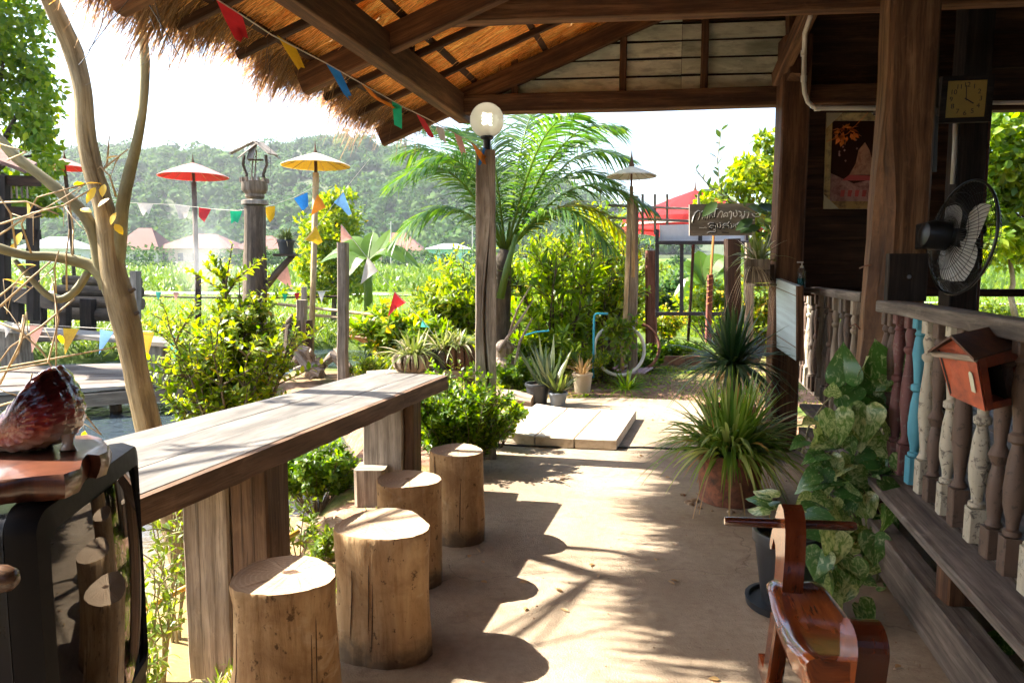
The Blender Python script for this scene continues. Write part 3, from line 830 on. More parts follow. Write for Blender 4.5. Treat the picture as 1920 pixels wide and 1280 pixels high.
lb = LB(); n = 11000          # loose straws on the underside of the panels
y = rng.uniform(2.3, 6.0, n); t = rng.uniform(-.6, 2.3, n)
P = np.array(plate_pt(0)) + np.outer(y / PD.y, np.array(PD)) + np.outer(t, np.array(CD)) + np.outer(SL * t + rng.uniform(.168, .19, n), [0, 0, 1])
D = np.outer(-np.ones(n), np.array(sy)) + rng.normal(0, .07, (n, 3)) + np.outer(rng.normal(0, .10, n), np.array(PD))
lb.blades(P, D, rng.uniform(.12, .32, n), rng.uniform(.004, .009, n), rng.uniform(0, .12, n), 2, np.outer(np.ones(n), np.array(PD)), .5, .9)
leafmat('straw_gold', (.30, .16, .045), (.58, .38, .14), (.80, .60, .28), trans=.45, rough=.6, spec=.3)
lb.build('loose_straw', M['straw_gold'], thatch_o, kind='stuff')
# gable end: beam, studs, pale green boards
GB = lambda t, z: Vector((PF.x, PF.y, 0)) + CD * t + UP * z
zb0 = at(870, 214, 5.7).z; zb1 = at(870, 180, 5.7).z
part(MB().beam(GB(-.06, (zb0 + zb1) / 2) , GB(5.9, (zb0 + zb1) / 2 + .01), .11, zb1 - zb0, seg=8, jit=.003), 'gable_beam', 'timber_brown')
wood('board_green', (.42, .45, .34), (.70, .74, .60), (.80, .82, .70), grain=5, crack=.25, bump=.002, stain=(.3, .5))
gab = MB().beam(GB(-.02, zb1 + .012) + PD * .09, GB(5.0, zb1 + .012) + PD * .09, .03, .02).build('gable_wall', M['timber_dark'], pav)
bh = .132; z = zb1 + .0
tpost = 2.62
row = 0
while z < ZP + SL * RIDGE - .15:
    # left end is cut to the roof slope
    tl0 = max(.0, (z - ZP - .05) / SL); tl1 = max(.0, (z + bh - ZP - .05) / SL)
    for (ta0, ta1, tb) in ((tl0, tl1, 1.74), (1.74, 1.74, tpost)):
        if ta1 >= tb: continue
        ta0 = min(ta0, ta1)
        g = random.uniform(-.004, .004)
        o_ = PD * .075
        tilt = PD * (-.02)
        pts = [GB(ta0, z + .008 + g) + o_ + tilt, GB(tb - .003, z + .008 - g) + o_ + tilt, GB(tb - .003, z + bh - .006) + o_, GB(ta1, z + bh - .006 + g) + o_]
        dark = z > zb1 + bh * 3.9 and tb > 1.9
        part(MB().prism(pts, PD * .014), 'board', 'timber_dark' if (dark or row > 5) else 'board_green', gab)
    z += bh; row += 1
part(MB().prism([GB(.02, zb1) + PD * .12, GB(tpost, zb1) + PD * .12, GB(tpost, ZP + SL * tpost + .1) + PD * .12, GB(.02, ZP + .1) + PD * .12], PD * .012), 'dark_gap_sheet', 'timber_black', gab)  # black sheet added behind the boards so their gaps look dark
for px, y0 in ((965, 112), (1168, 28), (1320, 22)):
    r = ray(px, 150); s = r.x / r.y
    t_ = (s * PF.y - PF.x) / (CD.x - s * CD.y)
    zt = min(at(px, y0, PF.y + CD.y * t_).z, 9) if px < 1000 else ZP + SL * t_
    part(MB().beam(GB(t_, zb1) , GB(t_, zt), .03, .055, up=CD, seg=3, jit=.002), 'stud', 'timber_brown')
# far posts, wall of dark boards beyond the railing
def tpx(px, py=300, d0=None):
    r = ray(px, py); s = r.x / r.y
    return (s * PF.y - PF.x) / (CD.x - s * CD.y)
t1 = tpx(1477)
part(MB().beam(GB(t1, -.05) - PD * .16, GB(t1, ZP + .4) - PD * .16, .20, .20, up=CD, ch=.012, seg=8, jit=.005), 'post', 'timber_brown')
wall = MB().beam(GB(t1 + .1, 1.20) + PD * .1, GB(6.2, 1.20) + PD * .1, .05, .06).build('board_wall', M['timber_dark'], pav)
zz = 1.235
while zz < 2.62:
    h = random.uniform(.17, .23); h = min(h, 2.63 - zz)
    part(MB().beam(GB(t1 + .11, zz + h / 2) + PD * (.12 + (len(wall.children) % 2) * .021), GB(tpx(1806), zz + h / 2) + PD * (.12 + (len(wall.children) % 2) * .021), .02, h + .012, up=UP, seg=3, jit=.002), 'board', 'timber_dark', wall)
    zz += h
zz = zb1 + .003
while zz < ZP + 1.1:
    h = .2
    part(MB().beam(GB(t1 + .11, zz + h / 2) + PD * (.12 + (len(wall.children) % 2) * .021), GB(6.2, zz + h / 2) + PD * (.12 + (len(wall.children) % 2) * .021), .02, h + .012, up=UP, seg=3, jit=.002), 'board', 'timber_dark', wall)
    zz += h
# window side: dark jamb post, lintel boards, sill
tw = tpx(1768)
part(MB().beam(GB(tw, .35) - PD * .45, GB(tw, ZP + .9) - PD * .45, .16, .18, up=CD, seg=6, jit=.004), 'jamb_post', 'timber_black')
part(MB().beam(GB(tw + .13, .35) - PD * .40, GB(tw + .13, 2.7) - PD * .40, .05, .06, up=CD), 'window_jamb', 'red_post')
zl = at(1880, 197, 4.95).z
for k in range(6):
    part(MB().beam(GB(tw + .1, zl + .12 + .235 * k) - PD * .42, GB(6.2, zl + .12 + .235 * k) - PD * .42, .03, .23, seg=2, jit=.002), 'board', 'timber_dark', wall)
part(MB().beam(GB(tw - .6, zl - .02) - PD * .40, GB(6.2, zl - .02) - PD * .40, .10, .05), 'lintel', 'timber_dark')
# tie beam across the first frame and a slanting brace
ra, rb = at(850, 20, 4.42), Vector((0, 0, 0))
part(MB().beam(ra - CD * .15, ra + CD * 5.2, .10, .17, seg=8, jit=.003), 'tie_beam', 'timber_brown')
part(MB().beam(at(1458, 150, 5.38), at(1545, -40, 4.5), .085, .11, seg=4, jit=.003), 'brace', 'timber_warm')
part(MB().beam(GB(t1, zb1) - PD * .3, GB(t1, ZP + .75) - PD * .05, .10, .12, up=CD), 'king_post', 'timber_brown')
# hidden right-hand side wall and lower wall that close the dim interior
sw = MB()
for k in range(14):
    part(MB().beam(GB(6.3, .5 + .2 * k) + PD * .1, GB(6.3, .5 + .2 * k) - PD * 8.2, .03, .196, seg=1), 'board', 'timber_dark', wall)
# unseen back wall, added behind the viewer to cut fill light
for k in range(15):
    part(MB().beam(Vector((-2.3, -2.72, .1 + .2 * k)), Vector((6.6, -3.1, .1 + .2 * k)), .03, .21, seg=1), 'board', 'timber_dark', wall)
# main pillar: rough-hewn, its left face chipped away below
def pillar():
    m = MB(); bl = atz(1660, 800, .35); fl = at(1661, 300, 3.72)
    A = Vector((fl.x, fl.y, 0)); n = 22; R, us = [], []
    for i in range(n + 1):
        z = lerp(.0, 3.75, i / n)
        chip = float(sstep(2.25, 1.75, np.array(z))); low = float(sstep(1.7, .6, np.array(z)))
        j = lambda: random.uniform(-.005, .005)
        lf = -.028 * low - .018 * chip
        pts = [A + CD * (.012 + .05 * chip + j()) + PD * (.0 + j()), A + CD * .225 + PD * .0, A + CD * .24 + PD * .02, A + CD * .24 + PD * .215, A + CD * .22 + PD * .235,
               A + CD * (.005 + lf) + PD * .235, A + CD * (-.01 + lf + j()) + PD * .22, A + CD * (-.01 + lf + j()) + PD * (.02 + .075 * chip + j())]
        R.append([p + UP * z for p in pts]); us.append(z)
    m.rings(R, us, [.2, .03, .2, .03, .2, .03, .2, .03])
    part(m, 'main_pillar', 'timber_warm')
    # dark block bolted to its front
    p = at(1699, 520, 3.70)
    blk = part(MB().box(p + Vector((0, .0, 0)), .20, .045, .25, rz=-.1), 'mount_block', 'timber_black')
    part(MB().lathe([(.011, 0), (.011, .006), (.005, .006), (.005, .012)], at(1704, 519, 3.675), 10, axis=(0, -1, 0)), 'bolt', 'steel', blk)
    for a, b in (((1612, 503), (1634, 497)), ((1594, 612), (1613, 617))):
        m2 = MB(); m2.tube([at(a[0], a[1], 3.85), at((a[0] + b[0]) / 2, a[1] - 5, 3.75), at(b[0], b[1], 3.72)], .004, 5); part(m2, 'nail', 'rust', smooth=True)
plain('steel', (.55, .55, .55), .35, metal=1.0)
plain('rust', (.16, .06, .03), .7, metal=.3)
pillar()
# ---- raised floor edge
def edge_pt(y, off=0.0, z=0.0):      # along the deck's outer face
    return Vector((1.475 + .24 * (y - 2.29) + off, y, z))
part(MB().beam(edge_pt(-1.5, .05, .11), edge_pt(5.1, .05, .11), .10, .19, seg=10, jit=.004), 'ground_beam', 'deck_grey')
part(MB().beam(edge_pt(-1.5, .085, .365), edge_pt(5.1, .085, .365), .17, .035, seg=10, jit=.003), 'edge_plank', 'deck_grey')
part(MB().beam(edge_pt(-1.5, .25, .395), edge_pt(6.9, .25, .395), .13, .06, seg=12, jit=.003), 'rail_sill', 'deck_grey')
for y in (1.2, 2.35, 3.3, 4.6):
    part(MB().beam(edge_pt(y, .08, .205), edge_pt(y, .08, .345), .09, .10, up=CD), 'block', 'timber_brown')
dk = MB().beam(edge_pt(-1.5, 1.5, .26), edge_pt(5.4, 1.5, .26), .12, .14).build('deck', M['timber_dark'], pav)
for k in range(22):
    w = .165
    part(MB().beam(edge_pt(-1.5, .42 + k * .17, .375 + random.uniform(-.003, .003)), edge_pt(5.2, .42 + k * .17, .375), w, .03, seg=3, jit=.001), 'board', 'deck_grey', dk)
# ---- railing with turned balusters
ZR = 1.215
def rail_pt(y, z): return Vector((1.03 + .25 * y, y, z))
rail = MB()
rp = [rail_pt(y, ZR) for y in (6.7, 6.0, 5.2, 4.6, 3.95)]
for a, b in zip(rp[:-1], rp[1:]): rail.beam(a, b + (b - a) * .005, .075, .055, seg=1)
railing = part(rail, 'railing', 'deck_grey')
rp = [at(1662, 574, 3.62), at(1710, 580, 3.15), at(1770, 591, 2.76), at(1850, 606, 2.36), at(1935, 620, 2.02), at(2100, 648, 1.55), at(2500, 720, .95)]
m = MB(); R, us, u = [], [], 0
for i, p in enumerate(rp):
    d = (rp[min(i + 1, len(rp) - 1)] - rp[max(i - 1, 0)]).normalized(); s = d.cross(UP).normalized()
    if i: u += (p - rp[i - 1]).length
    us.append(u); a, b, c = .05, .03, .006
    R.append([p + s * x + UP * y for x, y in ((-a + c, -b), (a - c, -b), (a, -b + c), (a, b - c), (a - c, b), (-a + c, b), (-a, b - c), (-a, -b + c))])
m.rings(R, us, [.1, .006, .06, .006, .1, .006, .06, .006])
part(m, 'handrail', 'deck_grey', railing)
def painted(name, base, under, amt):
    t = NT(name); v = t.coords('UV', (1, 1, 1)); v2 = t.coords('UV', (3, 30, 1))
    g = t.noise(v2, 1, 5); n1 = t.noise(v, 26, 8, .75, .6)
    c = t.mix(t.ramp(g, [(.35, (.45, .45, .45)), (.6, (0, 0, 0))]), base, tuple(x * .55 for x in base))
    c = t.mix(t.ramp(n1, [(amt, (0, 0, 0)), (amt + .05, (1, 1, 1))]), c, under)
    t.done(t.bsdf(c, .65, t.bump(n1, .002, .5), spec=.4))
painted('paint_blue', (.085, .30, .38), (.16, .25, .26), .62)
painted('paint_cream', (.44, .39, .29), (.13, .11, .085), .54)
painted('paint_maroon', (.135, .05, .044), (.17, .12, .10), .56)
painted('paint_taupe', (.115, .072, .05), (.055, .036, .026), .55)
def baluster_mesh(kind):
    m = MB(); s = .052 / 2
    if kind == 0: prof = [(.017, .12), (.024, .125), (.024, .14), (.016, .145), (.018, .17), (.028, .22), (.030, .27), (.024, .36), (.017, .40), (.016, .41), (.026, .42), (.026, .44), (.016, .45), (.019, .50), (.027, .58), (.020, .65), (.016, .655), (.023, .665), (.016, .68), (.02, .69)]
    elif kind == 1: prof = [(.016, .10), (.025, .11), (.018, .125), (.02, .15), (.027, .21), (.024, .27), (.016, .31), (.023, .325), (.030, .345), (.023, .365), (.016, .38), (.02, .43), (.027, .52), (.024, .58), (.015, .63), (.024, .64), (.024, .655), (.016, .67)]
    else: prof = [(.018, .14), (.028, .15), (.02, .165), (.016, .18), (.022, .25), (.030, .33), (.028, .42), (.019, .52), (.017, .56), (.027, .575), (.027, .59), (.018, .60), (.024, .63), (.026, .65), (.018, .68)]
    m.box((0, 0, prof[0][1] / 2), s * 2, s * 2, prof[0][1])
    m.lathe(prof, (0, 0, 0), 12, cap=False)
    m.box((0, 0, (prof[-1][1] + .765) / 2), s * 2, s * 2, .765 - prof[-1][1])
    return m
BK = {}
def baluster(y, mat, kind, k=1.0):
    key = (kind, mat)
    if key not in BK:
        o = part(baluster_mesh(kind), 'baluster', mat, railing, smooth=35); BK[key] = o.data
        # the mesh was made round the origin: undo the pavilion offset
        for v in o.data.vertices: v.co += ORG[pav]
    else:
        o = bpy.data.objects.new('baluster', BK[key]); col.objects.link(o); o.parent = railing; ORG[o] = ORG[pav]
    o.location = rail_pt(y, .425) - ORG[pav]
    o.rotation_euler = (random.uniform(-.012, .012), random.uniform(-.012, .012), -.24 + random.uniform(-.06, .06))
    o.scale = (1.08, 1.08, 1.0)
for y, mt, kd in ((3.52, 'paint_taupe', 1), (3.41, 'paint_taupe', 1), (3.29, 'paint_maroon', 0), (3.15, 'paint_maroon', 2), (3.01, 'paint_blue', 0), (2.88, 'paint_cream', 2), (2.77, 'paint_taupe', 1), (2.62, 'paint_cream', 0), (2.50, 'paint_taupe', 2),
                  (2.345, 'paint_cream', 0), (2.21, 'paint_taupe', 1), (2.08, 'paint_taupe', 0), (1.94, 'paint_cream', 2), (1.81, 'paint_taupe', 1), (1.68, 'paint_cream', 0), (1.55, 'paint_taupe', 2), (1.42, 'paint_cream', 1), (1.29, 'paint_taupe', 0)):
    baluster(y, mt, kd)
for k, y in enumerate((6.5, 6.3, 6.1, 5.9, 5.74, 5.57, 5.4, 5.2, 5.02, 4.85, 4.67, 4.5, 4.33, 4.17)):
    baluster(y, ('paint_taupe', 'timber_weather', 'deck_grey')[k % 3] if k not in (4,) else 'paint_cream', (k * 2) % 3)
# pale painted board hung at the railing's far end
painted('board_paleblue', (.60, .72, .74), (.30, .34, .33), .70)
a0, a1 = at(1455, 522, 5.22), at(1492, 536, 4.93); b0, b1 = at(1456, 651, 5.22), at(1492, 676, 4.93)
nb = thing('hanging_board', (a0.x, a0.y, .8), 'pale blue painted wooden board hung at the far end of the railing', 'board')
pn = Vector((.98, .12, 0)) * .045
MB().prism([b0, b1, a1, a0], pn).build('panel', M['board_paleblue'], nb)
MB().beam(a1 + pn * .5 + Vector((.004, -.012, 0)), b1 + pn * .5 + Vector((.004, -.012, 0)), .022, .05, up=CD).build('edge_strip', M['timber_brown'], nb)
MB().beam(lerp(a0, b0, .13) - pn * .06, lerp(a1, b1, .13) - pn * .06, .004, .006).build('batten', M['timber_weather'], nb)
MB().beam(lerp(a0, b0, .82) - pn * .06, lerp(a1, b1, .82) - pn * .06, .004, .006).build('batten', M['timber_weather'], nb)
# ================================================================ near things on the walkway
def mat_endgrain():
    t = NT('end_grain'); v = t.coords('Object', rand=False)
    sep = t.n('ShaderNodeSeparateXYZ', {0: v}); flat = t.n('ShaderNodeCombineXYZ', {0: sep.outputs[0], 1: sep.outputs[1]}).outputs[0]
    nz = t.noise(flat, 9, 3, .5)
    ln = t.n('ShaderNodeVectorMath', {0: flat}, operation='LENGTH').outputs['Value']
    w = t.math('SINE', t.math('ADD', t.math('MULTIPLY', ln, 420.0), t.math('MULTIPLY', nz, 16.0)))
    n2 = t.noise(flat, 40, 5, .7); n3 = t.noise(flat, 5, 4, .6)
    c = t.ramp(w, [(.1, (.40, .295, .195)), (.9, (.47, .36, .25))])
    c = t.mix(t.ramp(n3, [(.4, (0, 0, 0)), (.7, (.7, .7, .7))]), c, (.30, .205, .13))
    c = t.mix(t.ramp(n2, [(.3, (.6, .6, .6)), (.42, (0, 0, 0))]), c, (.16, .10, .06))
    t.done(t.bsdf(c, .8, t.bump(n2, .004, .6), spec=.25))
mat_endgrain()
plain('hole_dark', (.10, .055, .03), .95, bump=.01)
def stump(px, py, rpx, label, harm, zt=.46, flare=1.06, lip=None, hole=None):
    c = atz(px, py, zt); R = rpx * c.y / FPX; n = 56
    t = thing('stump_stool', (c.x, c.y, 0), label, 'stool', 'sawn log stools along the table')
    def rad(th, z):
        r = R
        for k, a, p in harm: r *= 1 + a * math.cos(k * th + p)
        u = z / zt
        r *= flare - (flare - 1) * min(1, u * 2.2) + .015 * math.sin(u * 5 + harm[0][2])
        r *= 1 + .010 * math.sin(th * 17 + 3 * math.sin(u * 2)) + .006 * math.sin(th * 31) + .05 * noise.noise(Vector((math.cos(th) * 1.4, math.sin(th) * 1.4, u * 1.3 + px * .01))) + .02 * noise.noise(Vector((math.cos(th) * 4, math.sin(th) * 4, u * 2.2 + px * .02)))
        if lip:
            w = max(0, math.cos(th - lip)) ** 4
            r *= 1 + w * (.26 * float(sstep(.30, .10, np.array(u))) - .09 * float(sstep(.2, .55, np.array(u))) * (1 - .75 * float(sstep(.86, 1, np.array(u)))))
        return r
    m = MB(); R_, us = [], []
    zs = [0, .02, .06, .11, .16, .21, .26, .31, .36, .40, .435, zt - .006, zt]
    for z in zs:
        k = .985 if z == zt else 1
        R_.append([Vector((c.x + math.cos(2 * math.pi * j / n) * rad(2 * math.pi * j / n, z) * k, c.y + math.sin(2 * math.pi * j / n) * rad(2 * math.pi * j / n, z) * k, z)) for j in range(n)]); us.append(z)
    m.rings(R_, us, [2 * math.pi * R / n], cap=False)
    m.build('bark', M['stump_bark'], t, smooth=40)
    m = MB(); rr = [R_[-1]]
    hc = Vector((c.x, c.y, zt)) + (Vector((hole[0] * R, hole[1] * R, 0)) if hole else Vector())
    hr = hole[2] * R if hole else .012; asp = hole[3] if hole else .6
    inner = [hc + Vector((math.cos(2 * math.pi * j / n) * hr * (1 + .25 * math.sin(5 * j * .35) + random.uniform(-.12, .12)), math.sin(2 * math.pi * j / n) * hr * asp * (1 + random.uniform(-.15, .15)), 0)) for j in range(n)]
    mid = [lerp(a, b, .55) + UP * random.uniform(-.0015, .0015) for a, b in zip(R_[-1], inner)]
    m.rings([R_[-1], mid, inner], [0, 1, 2], [.01], cap=False)
    top = m.build('top', M['end_grain'], t)
    if hole:
        m = MB(); m.rings([inner, [lerp(p, hc, .35) - UP * .035 for p in inner]], [0, .04], [.01], cap=True); m.build('hollow', M['hole_dark'], top)
    # drying cracks
    for k in range(3):
        m = MB(); th = random.uniform(3.6, 5.6); z0 = random.uniform(.05, .2)
        pts = [Vector((c.x + math.cos(th + .01 * i) * (rad(th, z0 + i * .05) + .0005), c.y + math.sin(th + .01 * i) * (rad(th, z0 + i * .05) + .0005), min(z0 + i * .05, zt - .002))) for i in range(6)]
        m.tube(pts, [.0005, .0016, .002, .0022, .002, .001], 4); m.build('crack', M['hole_dark'], t)
    return t
stump(531, 1076, 97, 'nearest log stool, with a flared foot and an oval hollow in its top', [(2, .06, .4), (3, .05, 1.2), (5, .02, .3)], lip=3.35, hole=(.12, .1, .19, .55))
stump(718, 981, 86, 'three-cornered log stool with a short split in its top', [(3, .075, 2.0), (2, .05, 1.0), (5, .02, 1)], flare=1.03, hole=(-.28, .1, .10, .3))
stump(764, 897, 61, 'round log stool between the three-cornered one and the farthest one', [(2, .03, .4), (3, .035, .2), (4, .02, 2)], flare=1.0)
stump(857, 843, 50, 'farthest log stool, standing by the leafy shrub', [(2, .03, 1.4), (3, .04, 2.2), (4, .02, .2)], flare=1.0)

# ---------------------------------------------------------------- the long plank table
ZT = .745
nf, fr, fl, nl = atz(110, 986, ZT), atz(832, 703, ZT), atz(688, 699, ZT), atz(60, 860, ZT)
tab = thing('plank_table', (-1.0, 3.0, 0), 'long weathered plank table on thick timber legs beside the log stools', 'table')
def tq(u, v): return lerp(lerp(nl, nf, u), lerp(fl, fr, u), v)     # u across, v along
for k, (u0, u1) in enumerate(((0, .338), (.3395, .667), (.6685, 1.0))):
    n = 8; R, us = [], []
    for i in range(n + 1):
        v = i / n; v2 = v + (.004 * k if i == n else 0)
        a = tq(u0, v2) ; b = tq(u1, v2); dz = random.uniform(-.0015, .0015); j = random.uniform(-.006, .006) if k == 0 else 0
        s = (b - a).normalized(); a = a + s * j; th = .075; c = .002
        R.append([a + UP * (-th), b - UP * th, b - UP * (c) , b - s * c + UP * dz, a + s * c + UP * dz, a - UP * c]); us.append(2.6 * v)
    m = MB(); m.rings(R, us, [.2, .07, .005, .2, .005, .07])
    m.build('plank', [M['table_wood']], tab)
m = MB(); R, us = [], []
for i in range(33):
    p = tq(1.0, i / 32) + (fr - fl).normalized() * .003
    o = (fr - fl).normalized(); jz = random.uniform(-.003, .003); jo = random.uniform(-.002, .002); R.append([p + UP * -.082, p + o * (.022 + jo) - UP * (.082 + jz), p + o * .022 + UP * -.003, p - UP * .001]); us.append(i * .0825)
m.rings(R, us, [.03, .08, .03, .08]); m.build('front_board', M['table_edge'], tab)
for px, py in ((388, 915), (549, 839), (700, 771)):
    p = atz(px, py, .685) ; m = MB(); m.lathe([(.007, 0), (.007, .004), (.001, .005)], p + (fr - fl).normalized() * .0 - Vector((0, .004, 0)), 8, axis=(.6, -.8, 0)); m.build('bolt', M['rust'], tab)
def tleg(x0, x1, y, zb, dep, mat, nm='leg', jit=.002):
    w = x1 - x0; m = MB()
    m.beam(Vector(((x0 + x1) / 2, y + dep / 2, zb)), Vector(((x0 + x1) / 2 + .005, y + dep / 2, ZT - .078)), dep, w, up=CD, ch=.008, seg=8, jit=jit); return m.build(nm, M[mat], tab)
a = at(352, 1100, 2.48).x; b = at(437, 1100, 2.45).x; c_ = at(511, 1100, 2.45).x
tleg(a, b - .003, 2.46, -.16, .17, 'timber_weather'); tleg(b + .003, c_, 2.45, -.05, .19, 'table_edge')
a = at(682, 850, 4.1).x; b = at(758, 850, 4.1).x; c_ = at(778, 850, 4.1).x
tleg(a, b, 4.10, -.04, .2, 'timber_grey'); tleg(b + .002, c_, 4.11, -.04, .2, 'timber_warm')
a = at(664, 910, 4.0).x; b = at(722, 910, 4.0).x
m = MB(); m.box(((a + b) / 2, 4.08, .09), b - a, .2, .22, ch=.02); m.build('base_block', M['timber_weather'], tab)

# ---------------------------------------------------------------- television, wooden slab, ceramic fish
def mat_gloss(name, c, rough, coat=0.0):
    t = NT(name); v = t.coords('Object', rand=False)
    n1 = t.noise(v, 60, 4, .6)
    r = t.n('ShaderNodeMapRange', {0: n1, 3: rough * .8, 4: rough * 1.3}).outputs[0]
    t.done(t.bsdf(c, r, spec=.10, coat=coat))
mat_gloss('tv_plastic', (.012, .012, .013), .28)
mat_gloss('tv_bezel', (.006, .006, .007), .45)
t_ = NT('tv_glass'); t_.done(t_.bsdf((.004, .004, .0045), .02, spec=.5, extra={'IOR': 1.5}))
tn = Vector((-.83, 1.16, 0)); tf_ = Vector((-.925, 1.665, 0)); ta = (tf_ - tn); TL = ta.length; ta.normalize(); tnm = Vector((ta.y, -ta.x, 0))
tv = thing('television', tuple(lerp(tn, tf_, .5) + UP * .38), 'black box television with curved glossy screen at the table end', 'television')
Z0, Z1 = .37, .952
def face_pt(u, z, o=0.0): return tn + ta * (u * TL) + tnm * o + UP * z
def rrect(u0, u1, z0, z1, r, o, n=5, bow=0.0):
    pts = []
    for cu, cz, a0 in ((u1 - r / TL, z1 - r, 0), (u0 + r / TL, z1 - r, 90), (u0 + r / TL, z0 + r, 180), (u1 - r / TL, z0 + r, 270)):
        for k in range(n + 1):
            th = math.radians(a0 + 90 * k / n); u = cu + math.cos(th) * r / TL; z = cz + math.sin(th) * r
            pts.append(face_pt(u, z, o + bow * (1 - (2 * u - 1) ** 2)))
    return pts
m = MB()
m.rings([rrect(.10, .90, Z0 + .06, Z1 - .075, .03, -.36), rrect(.03, .97, Z0 + .02, Z1 - .03, .03, -.17), rrect(.0, 1.0, Z0, Z1 - .012, .035, -.05), rrect(-.005, 1.005, Z0, Z1 - .008, .04, -.045)], [0, .2, .3, .32], [.05], cap=True)
m.build('case', M['tv_plastic'], tv, smooth=50)
m = MB()
m.rings([rrect(-.01, 1.01, Z0 - .005, Z1, .045, -.042), rrect(-.012, 1.012, Z0 - .006, Z1 + .002, .045, -.02, bow=.012), rrect(.0, 1.0, Z0 + .005, Z1 - .008, .042, .006, bow=.02), rrect(.055, .955, Z0 + .045, Z1 - .05, .03, .010, bow=.022), rrect(.06, .95, Z0 + .05, Z1 - .055, .028, .002, bow=.022)], [0, .02, .04, .07, .08], [.05], cap=False)
m.build('bezel', M['tv_bezel'], tv, smooth=40)
m = MB(); nu, nz = 13, 13; g = []
for i in range(nu):
    for j in range(nz):
        u = lerp(.055, .955, i / (nu - 1)); z = lerp(Z0 + .045, Z1 - .05, j / (nz - 1))
        g.append(face_pt(u, z, .000 + .026 * (1 - (2 * u - 1) ** 2) + .010 * (1 - (2 * j / (nz - 1) - 1) ** 2) - .004))
m.add(g)
for i in range(nu - 1):
    for j in range(nz - 1): m.face((i * nz + j, (i + 1) * nz + j, (i + 1) * nz + j + 1, i * nz + j + 1))
m.build('screen', M['tv_glass'], tv, smooth=True)
st = thing('television_stand', tuple(lerp(tn, tf_, .5) - tnm * .2), 'low dark cabinet carrying the television', 'cabinet')
cst = lerp(tn, tf_, .5) - tnm * .2
m = MB(); m.beam(cst - ta * .25 + UP * .345, cst + ta * .25 + UP * .345, .40, .04); m.build('top', M['timber_black'], st)
for sa in (-.23, .23):
    m = MB(); m.beam(cst + ta * sa + UP * .0, cst + ta * sa + UP * .325, .36, .035, up=ta); m.build('side', M['timber_black'], st)
# slab
wood('slab_wood', (.035, .010, .005), (.095, .028, .013), (.16, .055, .026), grain=6, crack=.15, rough=.32, bump=.001, coat=.35, spec=.5)
zs = 1.0
out = [(-70, 880), (-60, 842), (10, 832), (70, 824), (120, 817), (165, 814), (190, 820), (206, 832), (203, 846), (186, 853), (166, 851), (156, 862), (150, 878), (120, 890), (80, 893), (40, 896), (0, 900), (-40, 905)]
top = [atz(x, y, zs) for x, y in out]; ctr = sum(top, Vector()) / len(top)
sl = thing('wooden_slab', tuple(ctr - UP * .045), 'polished dark wooden slab with wavy edge on top of the television', 'slab')
R = []
for k, (sc, dz) in enumerate(((.93, -.047), (.99, -.035), (1.02, -.02), (1.0, -.006), (.975, 0.0))):
    R.append([ctr + (p - ctr) * (sc + .025 * math.sin(i * 1.9 + k)) + UP * dz for i, p in enumerate(top)])
m = MB(); m.rings(R, [0, .02, .04, .05, .06], [.06]); m.build('slab_body', M['slab_wood'], sl, smooth=50)
# fish
def mat_fish():
    t = NT('ceramic_red'); v = t.coords('UV', (1, 1, 1), rand=False); sep = t.n('ShaderNodeSeparateXYZ', {0: v})
    nz = t.noise(v, 7, 4, .6)
    k = t.math('ADD', sep.outputs[1], t.math('MULTIPLY', t.math('SUBTRACT', nz, .5), .5))
    c = t.ramp(k, [(.16, (.50, .42, .33)), (.34, (.25, .03, .03)), (.6, (.05, .004, .008)), (.9, (.03, .002, .006))])
    t.done(t.bsdf(c, .14, t.bump(t.noise(v, 22, 3), .004, .5), spec=.6, coat=.8, coat_rough=.05))
mat_fish()
fo = [(103, 688), (124, 716), (137, 742), (143, 768), (142, 795), (131, 816), (104, 832), (66, 842), (25, 843), (-30, 848), (-90, 858), (-95, 850), (-45, 826), (0, 796), (32, 766), (60, 734), (84, 706)]
FD = 1.40
fp = [at(x, y, FD) for x, y in fo]; fcx = at(62, 782, FD)
fish = thing('ceramic_fish', tuple(atz(60, 850, zs)), 'glossy dark red ceramic fish with pale scaled belly on the slab', 'figurine')
dirv = ray(60, 780).normalized(); rgt = Vector((1, 0, 0)); upv = Vector((0, 0, 1))
zmin, zmax = min(p.z for p in fp), max(p.z for p in fp)
NO, NL = 120, 34
def fout(w):
    a_ = (w % 1) * len(fp); k = int(a_); f = a_ - k; p0, p1, p2, p3 = (fp[(k + q) % len(fp)] for q in (-1, 0, 1, 2))
    return .5 * ((2 * p1) + (p2 - p0) * f + (2 * p0 - 5 * p1 + 4 * p2 - p3) * f * f + (3 * p1 - p0 - 3 * p2 + p3) * f ** 3)
m = MB(); seq = []
for lev in range(NL + 1):
    ph = math.pi * lev / NL; sc = max(.02, math.sin(ph)) ** .8; hh = -math.cos(ph); row = []
    for j in range(NO):
        p = fout(j / NO); q = fcx + (p - fcx) * sc + Vector((0, .085 * hh, 0))
        nrmv = ((p - fcx) * sc * .9 + Vector((0, .085 * hh * 1.6, 0))).normalized()
        if 3 < lev < NL - 3:                     # overlapping scales: each row rises to a rounded free edge
            rw = lev / 3.4; cell = j / 6.0 + .5 * (int(rw) % 2); fa, fb = cell % 1, rw % 1
            q = q + nrmv * (.0055 * fb * (1 - (2 * fa - 1) ** 2 * .75))
        row.append(q)
    seq.append(row)
m.rings(seq, [i * .01 for i in range(len(seq))], [.01])
for fi, f in enumerate(m.f): m.uv[fi] = [((m.v[q].x - fcx.x) / .2 + .5, (m.v[q].z - zmin) / (zmax - zmin) - (m.v[q].x - fcx.x) * 1.6) for q in f]
m.build('body', M['ceramic_red'], fish, smooth=35)
plain('ceramic_cream', (.50, .43, .34), .2, coat=.5)
